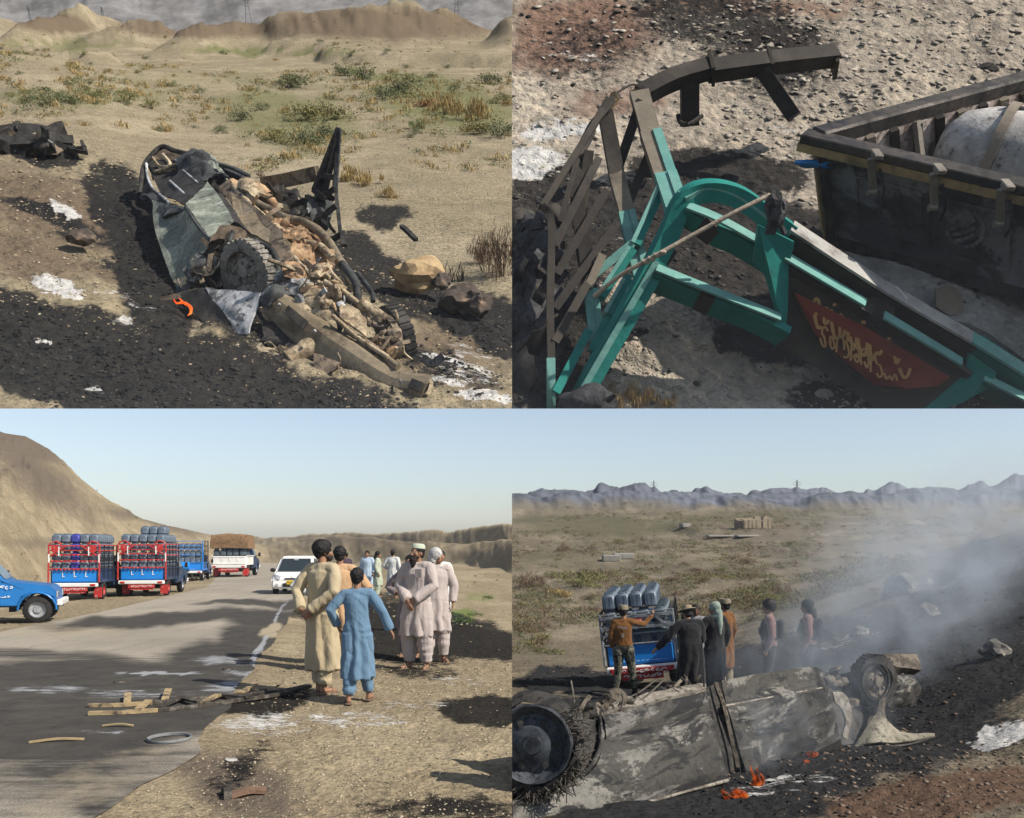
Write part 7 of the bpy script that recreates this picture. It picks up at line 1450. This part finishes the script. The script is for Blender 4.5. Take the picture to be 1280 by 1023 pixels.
# ================================================================ STONES AND PLANTS
def ico(seed, flat=(1, .8, .45)):
    bm = bmesh.new(); bmesh.ops.create_icosphere(bm, subdivisions=1, radius=1); rnd = np.random.RandomState(seed)
    v = np.array([q.co[:] for q in bm.verts]); f = np.array([[q.index for q in g.verts] for g in bm.faces]); bm.free()
    if seed % 2: 
        pass
    return v*(1+rnd.uniform(-.42, .35, (len(v), 1)))*np.array(flat), f
def stones(P, name, n, mat, us, dr, pxr, inside=None, seed=1, flat=(1, .8, .42), power=1.0):
    """loose stones strewn on the ground; size follows the stones one can make out"""
    rnd = np.random.RandomState(seed); tv = [ico(seed*7+k, flat) for k in range(6)]; VV = []; FF = []; k0 = 0
    t = rnd.rand(n)**power; d = 1/((1-t)/dr[0]+t/dr[1]); u = rnd.uniform(us[0], us[1], n); x = u*d; z = P.h(x, d); pts = np.stack([x, d, z], 1)
    px, py = P.pix(pts); keep = np.ones(n, bool) if inside is None else inside(px, py, rnd.rand(n)); pts = pts[keep]; m = len(pts)
    sz = (pxr[0]+(pxr[1]-pxr[0])*rnd.rand(m)**3.5)*.5*pts[:, 1]/F*1.1
    for k in range(6):
        sel = np.arange(k, m, 6); v, f = tv[k]
        if len(sel) == 0: continue
        an = rnd.uniform(0, 6.28, len(sel)); c, s = np.cos(an), np.sin(an); tl = rnd.uniform(-.5, .5, len(sel))
        w_ = v[None]*sz[sel][:, None, None]; wx = w_[..., 0]*c[:, None]-w_[..., 1]*s[:, None]; wy = w_[..., 0]*s[:, None]+w_[..., 1]*c[:, None]; wz = w_[..., 2]+wx*tl[:, None]*.5
        q = np.stack([wx, wy, wz], 2)+pts[sel][:, None]+np.array([0, 0, 1])*sz[sel][:, None, None]*.12
        VV.append(q.reshape(-1, 3)); FF.append((f[None]+np.arange(len(sel))[:, None, None]*len(v)+k0).reshape(-1, 3)); k0 += len(sel)*len(v)
    me = mesh_np(name, np.concatenate(VV), np.concatenate(FF), mat)
    o = bpy.data.objects.new(name, me); C.objects.link(o); o.matrix_world = P.W; o['kind'] = 'stuff'; ALL.append((P, o)); return o
def stone_mat(name, c1, c2, c3, S=1, sc=7):
    m = M(name, .92, 0, .15); a = m.noise(sc, 3, .6); b = m.noise(sc*8, 4, .7)
    m.col(m.mix(1.0, m.ramp(a, [(.36, c1), (.5, c2), (.64, c3)]), m.ramp(b, [(.3, .7), (.7, 1.2)]), 'MULTIPLY')); m.bump(b, .5, .01*S); return m.m
sTan = stone_mat('tan_gravel', (.16, .13, .09), (.32, .26, .18), (.42, .36, .27)); sBlack = stone_mat('black_scorched_gravel', (.008, .008, .009), (.018, .018, .018), (.045, .042, .038), 1, 9); sGreyR = stone_mat('grey_shale_chips', (.20, .175, .145), (.31, .275, .23), (.40, .36, .305), 100, 9)
sBlackR = stone_mat('black_rubble', (.012, .012, .012), (.03, .028, .026), (.09, .08, .07), 100, 9); sTanU = stone_mat('tan_bank_gravel', (.15, .12, .08), (.30, .24, .16), (.40, .34, .25), 340); sBlackU = stone_mat('black_bank_cinders', (.008, .008, .008), (.018, .017, .017), (.05, .046, .042), 340, 9)
sBrownL = stone_mat('brown_shale', (.06, .042, .03), (.13, .092, .068), (.21, .175, .14), 1, 8)
def region(pts_in):
    def f(px, py, r):
        o = np.zeros(len(px), bool)
        for (cx, cy, rx, ry, an, pr) in pts_in:
            a = R(an); dx = px-cx; dy = py-cy; X = dx*math.cos(a)+dy*math.sin(a); Y = -dx*math.sin(a)+dy*math.cos(a); q = (X/rx)**2+(Y/ry)**2
            o |= (q < 1) & (r < pr*(1.2-q))
        return o
    return f
UR_BLACK = region([(900, 300, 190, 75, 10, 9), (670, 380, 80, 150, 0, 9), (980, 400, 110, 70, 20, 9), (900, 215, 110, 26, 4, 9)])
UL_BLACK = region([(110, 465, 200, 60, 20, 9), (300, 490, 170, 40, 20, 9), (185, 330, 44, 110, -20, 9), (600, 400, 70, 30, 18, 9)])
LL_BLACK = region([(490, 800, 90, 28, 8, 9), (600, 888, 55, 20, 0, 9), (590, 805, 70, 22, 6, 9)])
def onroad(px, py, r): return r < 2
def mk_stones():
    def offroad(px, py, r): return (px > itp(py, [(700, 400), (735, 395), (790, 362), (860, 305), (940, 250), (1000, 150), (1023, 100)])+14)
    stones(LL, 'gravel', 9000, sTan, (-.5, 0), (4.4, 26), (1.2, 5.5), lambda px, py, r: offroad(px, py, r) & (~LL_BLACK(px, py, r*0) | (r < .08)), 3)
    stones(LL, 'gravel', 900, sBlack, (-.55, 0), (4.4, 30), (1.5, 6), region([(490, 800, 90, 28, 8, .9), (600, 888, 55, 20, 0, .8), (590, 805, 70, 22, 6, .9), (300, 840, 100, 30, 0, .5)]), 4)
    stones(LL, 'gravel', 300, sTan, (-.58, 0), (4.4, 14), (1.2, 3.5), lambda px, py, r: ~offroad(px, py, r), 5)
    stones(LR, 'gravel', 7000, sBrownL, (0, .6), (4.5, 90), (1.2, 5), lambda px, py, r: (py < 860) & (r < .6), 6)
    stones(LR, 'gravel', 9000, sBlack, (0, .6), (4.5, 50), (1.6, 8), region([(1100, 850, 230, 90, -14, 1), (1230, 770, 160, 70, -25, .8), (1010, 970, 160, 60, -10, 1), (720, 850, 70, 24, 0, 1)]), 7)  # last region blackens stones within the truck's painted cast shadow
    stones(LR, 'gravel', 7000, sBrownL, (0, .6), (4.3, 16), (1.8, 10), region([(1150, 1000, 190, 60, -8, 1), (1260, 960, 120, 60, -10, .8), (1080, 930, 200, 60, -10, .35)]), 8)
    stones(UL, 'gravel', 14000, sTanU, (-.62, 0), (5, 16), (1.2, 6), lambda px, py, r: (r < .7) & (~UL_BLACK(px, py, r*0) | (r < .04)), 9)
    stones(UL, 'gravel', 8000, sTanU, (-.62, 0), (14, 90), (1.0, 3.0), lambda px, py, r: r < .6, 19)
    stones(UL, 'gravel', 16000, sBlackU, (-.62, 0), (4.8, 14), (2.0, 9), region([(110, 465, 210, 62, 20, 1), (300, 490, 170, 40, 20, .8), (185, 330, 44, 110, -20, .7), (420, 505, 150, 30, 10, .7), (590, 400, 90, 34, 18, .8), (40, 395, 80, 20, 20, .8), (560, 460, 90, 30, 20, .5)]), 10)
    stones(UR, 'gravel', 26000, sGreyR, (0, .66), (2.2, 8.5), (1.6, 12), lambda px, py, r: (r < np.where((px > 900) & (py < 200), 1.0, .30)) & ~UR_BLACK(px, py, r*0), 11, (1, .72, .16))
    stones(UR, 'gravel', 12000, sBlackR, (0, .66), (2.2, 8.5), (2.0, 11), region([(960, 60, 100, 70, 15, .6), (880, 20, 130, 50, 0, .5), (900, 300, 210, 80, 10, .8), (670, 380, 80, 150, 0, 1), (980, 400, 110, 70, 20, .8), (800, 440, 80, 40, 0, .4), (1200, 450, 130, 80, 20, .8), (700, 60, 80, 60, 0, .35)]), 12, (1, .75, .22))
    # larger stones one can tell apart
    rnd = random.Random(5); big = [(704, 26, 9), (742, 27, 10), (735, 228, 8), (1235, 86, 22), (963, 148, 13), (1192, 32, 6), (1258, 5, 9), (1105, 90, 9), (1022, 36, 6), (1062, 96, 10), (1100, 110, 8), (1013, 120, 8), (1070, 135, 8), (1140, 70, 8), (1206, 60, 9), (980, 30, 7), (1030, 494, 22), (915, 494, 12), (955, 488, 11), (870, 480, 10), (1000, 470, 9), (930, 470, 9), (745, 92, 7), (1180, 112, 8), (1000, 96, 8), (1262, 62, 10), (1160, 22, 7), (900, 440, 9)]
    tm = []
    for k in range(4): m = MB(); m.rock((0, 0, .1), (1, .75, .38), k+3, 2, amp=.4); tm.append(m.mesh('flat_stone', sGreyR if k < 3 else sBlackR, 20))
    for i, (x, y, r) in enumerate(big):
        p = UR.G(x, y, 1.8); s_ = r*.55*(p.y*UR.c-p.z*UR.n)/F
        lb = 'pale wedge shaped stone under the charred board' if i == 16 else 'largest flat grey stone above the truck bed' if i == 3 else 'brown stone beside the slanted beam leg' if i == 4 else 'flat grey stone lying on the rubble ground'
        solo(UR, 'flat_stone', lb, 'stone', tm[i % 4], None, p, 'flat stones on the rubble ground', rz=rnd.uniform(0, 6), sc=s_)
# plants -----------------------------------------------------------
def leafmat(name, c1, c2, S=1):
    m = M(name, .8, 0, .15); m.col(m.ramp(m.noise(7, 3, .6), [(.35, c1), (.65, c2)])); m.b.inputs['Subsurface Weight'].default_value = 0; return m.m
def bush_mesh(name, mat, n, seed, leaf=.035, shape=(1, 1, .75), stems=12, upright=0.0, clumps=9, narrow=.35):
    rnd = np.random.RandomState(seed); cl = rnd.normal(0, .38, (clumps, 3)); cl[:, 2] = np.abs(cl[:, 2])*1.1+.12; cr_ = rnd.uniform(.18, .42, clumps)
    k = rnd.randint(0, clumps, n); p = cl[k]+rnd.normal(0, 1, (n, 3))*cr_[k][:, None]*.55; p = p*np.array(shape); p[:, 2] = np.abs(p[:, 2])
    a = rnd.normal(0, 1, (n, 3)); a[:, 2] += upright*3; a /= np.linalg.norm(a, axis=1)[:, None]; b = np.cross(a, rnd.normal(0, 1, (n, 3))); b /= np.linalg.norm(b, axis=1)[:, None]+1e-9
    L = leaf*rnd.uniform(.6, 1.5, n)[:, None]; W_ = L*narrow
    v = np.stack([p-a*L, p+b*W_, p+a*L, p-b*W_], 1).reshape(-1, 3); f = np.arange(n*4).reshape(-1, 4)
    return mesh_np(name, v, f, mat)
def stems_mesh(name, mat, n, seed, shape=(1, 1, .9), r=.012, spread=.55):
    rnd = random.Random(seed); m = MB()
    for i in range(n):
        a = rnd.uniform(0, 6.28); q = rnd.uniform(.1, spread); h = rnd.uniform(.5, 1)*shape[2]; x, y = math.cos(a)*q*shape[0], math.sin(a)*q*shape[1]
        m.tube([(x*.1, y*.1, -.05), (x*.5, y*.5, h*.5), (x+rnd.uniform(-.1, .1), y, h)], [r, r*.8, r*.35], 4)
        if i % 2: m.tube([(x*.5, y*.5, h*.5), (x*.5+rnd.uniform(-.2, .2), y*.7, h*.85)], [r*.6, r*.3], 3)
    return m.mesh(name, mat)
def mk_plants():
    lG = leafmat('grey_green_leaves', (.085, .10, .05), (.17, .18, .09)); lO = leafmat('olive_leaves', (.12, .12, .045), (.22, .20, .08)); lY = leafmat('dry_yellow_grass', (.28, .20, .08), (.40, .30, .14)); lD = leafmat('dry_brown_twigs', (.10, .065, .04), (.18, .12, .075)); lF = leafmat('fresh_green_leaves', (.05, .10, .025), (.10, .16, .05)); lR = leafmat('rusty_dry_leaves', (.22, .11, .05), (.32, .18, .08)); tw = leafmat('twig_bark', (.05, .038, .028), (.09, .07, .05)); tk = leafmat('charred_twigs', (.015, .012, .01), (.03, .025, .02))
    K = {}
    for key, mt, n, sh, up_, nr, lf in (('green', lG, 900, (1, .9, .75), .1, .4, .05), ('olive', lO, 900, (1, .9, .65), .2, .35, .05), ('yellow', lY, 700, (1, .9, .6), 1.4, .10, .14), ('brown', lD, 800, (.9, .9, .9), .7, .10, .11), ('fresh', lF, 500, (1, .9, .7), .1, .4, .06), ('rusty', lR, 500, (1.2, .9, .4), .3, .3, .07)):
        K[key] = [(bush_mesh('foliage', mt, n, 50+i*7+len(key), lf, sh, upright=up_, narrow=nr), stems_mesh('stems', tw, 9, i, sh)) for i in range(3)]
    rnd = random.Random(12)
    def plant(P, px, py, key, wpx, label, group=None, parts=True, d0=3, hs=1.0, name='shrub', cat='shrub'):
        p = P.G(px, py, d0)
        if abs(P.pix(np.array(p))[1]-py) > 3 or p.y > 300 or p.z > P.hz(p.x, p.y)+.5: return
        s_ = wpx*.5*(p.y*P.c-p.z*P.n)/F; fm, sm = K[key][rnd.randrange(3)]; rz = rnd.uniform(0, 6.28)
        if parts:
            t = Thing(P, name, label, cat, p, group, R3=Matrix.Rotation(rz, 3, 'Z') @ Matrix.Diagonal((s_, s_, s_*hs)))
            for nm, me in (('foliage', fm), ('stems', sm)): o = bpy.data.objects.new(nm, me); C.objects.link(o); o.parent = t.o; ALL.append((P, o))
        else:
            solo(P, name, label, cat, fm, None, p, group, rz=rz, sc=(s_, s_, s_*hs))
    # upper left
    for a in ((33, 128, 'green', 30, 'dark green shrub at the far left of the three in a row'), (62, 132, 'green', 46, 'wide dark green shrub in the middle of the left row'), (92, 130, 'green', 40, 'dark green shrub at the right end of the left row'), (118, 124, 'olive', 30, 'faint olive shrub right of the row'), (160, 130, 'olive', 44, 'low olive shrub between the left row and the grey bush'), (190, 136, 'olive', 36, 'small olive shrub left of the hazy bush'),
              (303, 150, 'green', 40, 'grey green bush standing alone with a shadow on its left'), (327, 138, 'green', 26, 'tall narrow shrub right of the grey green bush'), (365, 110, 'green', 56, 'broad shrub patch behind the grey green bush'), (352, 106, 'green', 22, 'darker tuft in the broad shrub patch'), (385, 150, 'olive', 70, 'large olive bush above the rack frame'), (420, 150, 'olive', 54, 'olive bush above the tip of the rack frame'), (345, 178, 'olive', 50, 'low olive shrub directly above the wreck'), (380, 180, 'green', 50, 'grey green shrub above the cross beam'), (405, 172, 'green', 46, 'grey green shrub left of the frame tip'),
              (500, 118, 'green', 60, 'broad grey green shrub in the wash'), (480, 124, 'green', 44, 'left half of the wash shrubs'), (530, 134, 'rusty', 44, 'rust coloured low shrub at the edge of the reeds'), (560, 142, 'yellow', 60, 'tall yellow grass clump beside the rusty shrub'), (590, 150, 'yellow', 60, 'yellow grass clump in the middle of the reeds'), (600, 168, 'olive', 60, 'olive reeds below the yellow grass'), (625, 172, 'green', 50, 'green reeds cut by the right edge'), (630, 130, 'olive', 40, 'olive shrub at the right edge above the reeds'), (522, 160, 'fresh', 30, 'small fresh green shrub alone on the gravel'), (430, 95, 'green', 40, 'shrub in front of the far scarp, left'), (455, 100, 'green', 50, 'shrub in front of the far scarp, middle'), (610, 106, 'green', 46, 'shrub on the far scarp at right'),
              (440, 225, 'yellow', 46, 'dry yellow grass tuft right of the rack frame'), (455, 232, 'yellow', 40, 'second dry yellow tuft touching the first'), (488, 248, 'yellow', 34, 'small yellow tuft furthest right of the dry grass'), (326, 222, 'brown', 16, 'thin dark twig bush just behind the wreck'), (416, 125, 'olive', 22, 'tiny olive tuft on the sand')):
        plant(UL, *a, d0=6, hs=.9 if a[2] != 'yellow' else 1.1)
    plant(UL, 628, 345, 'brown', 74, 'large brown leafless bush at the right edge', d0=6, hs=1.9); plant(UL, 600, 330, 'brown', 40, 'smaller brown bush left of the large one', d0=6, hs=1.5)
    t = Thing(UL, 'burnt_stump', 'burnt upright twigs behind the two boulders', 'burnt shrub', UL.G(566, 352, 6))
    r2 = random.Random(4)
    for i in range(16):
        x = r2.uniform(-.24, .24); m = MB(); m.tube([(x, r2.uniform(-.1, .1), -.05), (x+r2.uniform(-.03, .03), 0, r2.uniform(.12, .2)), (x+r2.uniform(-.08, .08), 0, r2.uniform(.28, .46))], [.014, .011, .004], 5); t.part('twig', m, tk)
    for i in range(150):
        py = 44+rnd.random()**1.0*140; px = rnd.uniform(0, 640)
        if py > 165 and px < 260: continue
        if rnd.random() > .35+.6*(fbm(np.array([px/70.]), np.array([py/22.]), 3, 9)[0] > -.05): continue
        kk = rnd.choice(['green', 'olive', 'olive', 'yellow', 'green']); plant(UL, px, py, kk, rnd.uniform(6, 17)*(.35+py/130), {'green': 'small grey green shrub scattered on the upper left valley floor', 'olive': 'small olive shrub scattered on the upper left valley floor', 'yellow': 'small dry yellow tuft scattered on the upper left valley floor'}[kk], 'small shrubs on the upper left valley floor', False, 8, .8)
    # upper right: dry grass at the foot
    GT = [0, 1, 2, 3]
    for px, py, w_ in ((790, 500, 50), (815, 505, 44), (770, 508, 36), (838, 508, 30)): plant(UR, px, py, 'yellow', w_, 'sparse dry grass tuft at the lower edge, %s of four beside the long teal brace' % ['second', 'third', 'leftmost', 'rightmost'][GT.pop(0)], 'dry grass tufts below the teal rack', True, 1.8, 1.3, 'grass_tuft', 'grass tuft')
    # roadside
    for px, py, w_ in ((575, 778, 34), (592, 770, 26), (560, 770, 22), (610, 748, 20)): plant(LL, px, py, 'fresh', w_, 'low green shrub on the slope, %s of four right of the people' % {575: 'second from left', 592: 'second from right', 560: 'leftmost', 610: 'rightmost'}[px], 'green shrubs on the slope', True, 8, .5)
    for i in range(30):
        px = rnd.uniform(0, 640); py = rnd.uniform(672, 735) if px > 520 else rnd.uniform(600, 700)
        if 240 < px < 520: continue
        plant(LL, px, py, rnd.choice(['olive', 'brown']), rnd.uniform(3, 7), 'tiny dry shrub scattered on the far hillside', 'tiny dry shrubs on the hillsides', False, 12, .7)
    # valley
    for a in ((728, 728, 'olive', 74, 'broad green shrub on the pale sand at the left'), (690, 722, 'olive', 30, 'smaller green shrub left of the broad one'), (662, 735, 'brown', 50, 'brown leafless bush at the left edge of the valley'), (700, 745, 'yellow', 40, 'yellowish shrub below the broad green one'), (772, 680, 'olive', 30, 'olive shrub near the concrete blocks'), (705, 690, 'brown', 24, 'brown shrub above the left bush'), (840, 728, 'brown', 22, 'brown bush right of the broad green one'), (878, 728, 'brown', 24, 'second brown bush further right'), (902, 714, 'olive', 24, 'olive shrub below the ruined hut'), (988, 683, 'olive', 34, 'low olive shrub right of the ruined hut'), (980, 755, 'olive', 50, 'olive shrub behind the bareheaded man'), (1035, 742, 'brown', 30, 'brown shrub behind the man in the headwrap'), (680, 800, 'olive', 36, 'olive tuft on the sand near the left edge'), (1150, 728, 'brown', 16, 'brown shrub beside the dark boulder'), (935, 705, 'brown', 22, 'brown shrub in the middle of the plain'), (725, 735, 'olive', 50, 'front half of the broad green shrub')):
        plant(LR, *a, d0=10, hs=.75)
    for i in range(130):
        py = 632+rnd.random()**1.5*120; px = rnd.uniform(640, 1280-(py-640)*1.2)
        if rnd.random() > .3+.7*(fbm(np.array([px/60.]), np.array([py/14.]), 3, 29)[0] > -.05): continue
        kk = rnd.choice(['green', 'olive', 'olive', 'brown']); plant(LR, px, py, kk, rnd.uniform(6, 17)*(.35+(py-625)/110), {'green': 'small dark green shrub scattered on the valley plain', 'olive': 'small olive shrub scattered on the valley plain', 'brown': 'small brown shrub scattered on the valley plain'}[kk], 'small shrubs on the valley plain', False, 12, .6)
    return K
mk_stones(); KP = mk_plants()
def brush(P, n, us, dr, sz, keys, seed, ok):
    """ground cover too small and dense to count: one object of low scrub"""
    rnd = np.random.RandomState(seed)
    for key in keys:
        t = rnd.rand(n); d = 1/((1-t)/dr[0]+t/dr[1]); u = rnd.uniform(us[0], us[1], n); x = u*d; z = P.h(x, d); px, py = P.pix(np.stack([x, d, z], 1))
        k = ok(px, py, rnd.rand(n)) & (fbm(px/55+seed, py/16, 3, 9+seed) > -.08); x, d, z = x[k], d[k], z[k]; m = len(x)
        fm = KP[key][0][0]; co = np.empty(len(fm.vertices)*3, np.float32); fm.vertices.foreach_get('co', co); co = co.reshape(-1, 4, 3); q = 34; VV = []
        for i in range(m):
            c = co[rnd.randint(0, len(co), q)].copy(); ctr = c.mean(1, keepdims=True); c = ctr+(c-ctr)*2.6; s_ = rnd.uniform(*sz); c = c.reshape(-1, 3)*np.array([s_, s_, s_*.7]); VV.append(c+np.array([x[i], d[i], z[i]]))
        V = np.concatenate(VV); me = mesh_np('scrub', V, np.arange(len(V)).reshape(-1, 4), fm.materials[0]); o = bpy.data.objects.new('scrub', me); C.objects.link(o); o.matrix_world = P.W; o['kind'] = 'stuff'; ALL.append((P, o))
brush(UL, 5200, (-.6, 0), (16, 190), (.16, .55), ['green', 'olive', 'yellow'], 3, lambda px, py, r: (py < 215) & ((py < 160) | (px > 300)) & (r < np.where(py < 130, .95, .35)))
brush(LR, 4600, (0, .6), (34, 112), (.12, .48), ['green', 'olive', 'brown'], 5, lambda px, py, r: (px < 1280-(py-635)*1.5) & (r < .85))
brush(LL, 700, (-.6, 0), (26, 110), (.08, .28), ['olive', 'brown'], 7, lambda px, py, r: ((px > 540) | (px < 250)) & (py < 730) & (r < .6))
def mk_pylons_UL():
    st = simple('pale_lattice_steel', (.30, .31, .32), .6, .3, .1, 3, S=340)
    for px, pt, pb, d, lb in ((311, 3, 27, 290, 'lattice pylon in the middle of the mountain foot'), (38, 13, 22, 290, 'small faint pylon far left at the mountain foot'), (571, 1, 22, 290, 'lattice pylon at the right above the brown mounds'), (130, 15, 26, 290, 'small pylon between the far left one and the middle one')):
        a = UL.P(px, pb, d); hgt = (pb-pt)/F*d*1.15; t = Thing(UL, 'pylon', lb, 'pylon', a)
        for sx in (-1, 1): m = MB(); m.beam((sx*hgt*.13, 0, -1), (sx*.1, 0, hgt), .16, .16); t.part('leg', m, st)
        for z_ in (.25, .5, .7, .85): q = hgt*.13*(1-z_)+.1; m = MB(); m.beam((-q*(1 if z_ < .6 else 3), 0, hgt*z_), (q*(1 if z_ < .6 else 3), 0, hgt*z_), .12, .12); t.part('cross_arm', m, st)
mk_pylons_UL()

# ================================================================ TRIM AT THE EDGES OF EACH PIECE OF GROUND
bpy.context.view_layer.update()
def trim_all():
    lim = {'UL': [CUT_L, CUT_UP], 'UR': [CUT_R, CUT_UP], 'LL': [CUT_L], 'LR': [CUT_R]}
    for P, o in list(ALL):
        try: o.name
        except ReferenceError: continue
        if clip(o, lim[P.name], cap=True) == 'gone':
            while o.children: 
                ch = o.children[0]; bpy.data.objects.remove(ch)
            bpy.data.objects.remove(o)
    for o in [o for o in C.objects if o.type == 'EMPTY' and not o.children]: bpy.data.objects.remove(o)
trim_all()
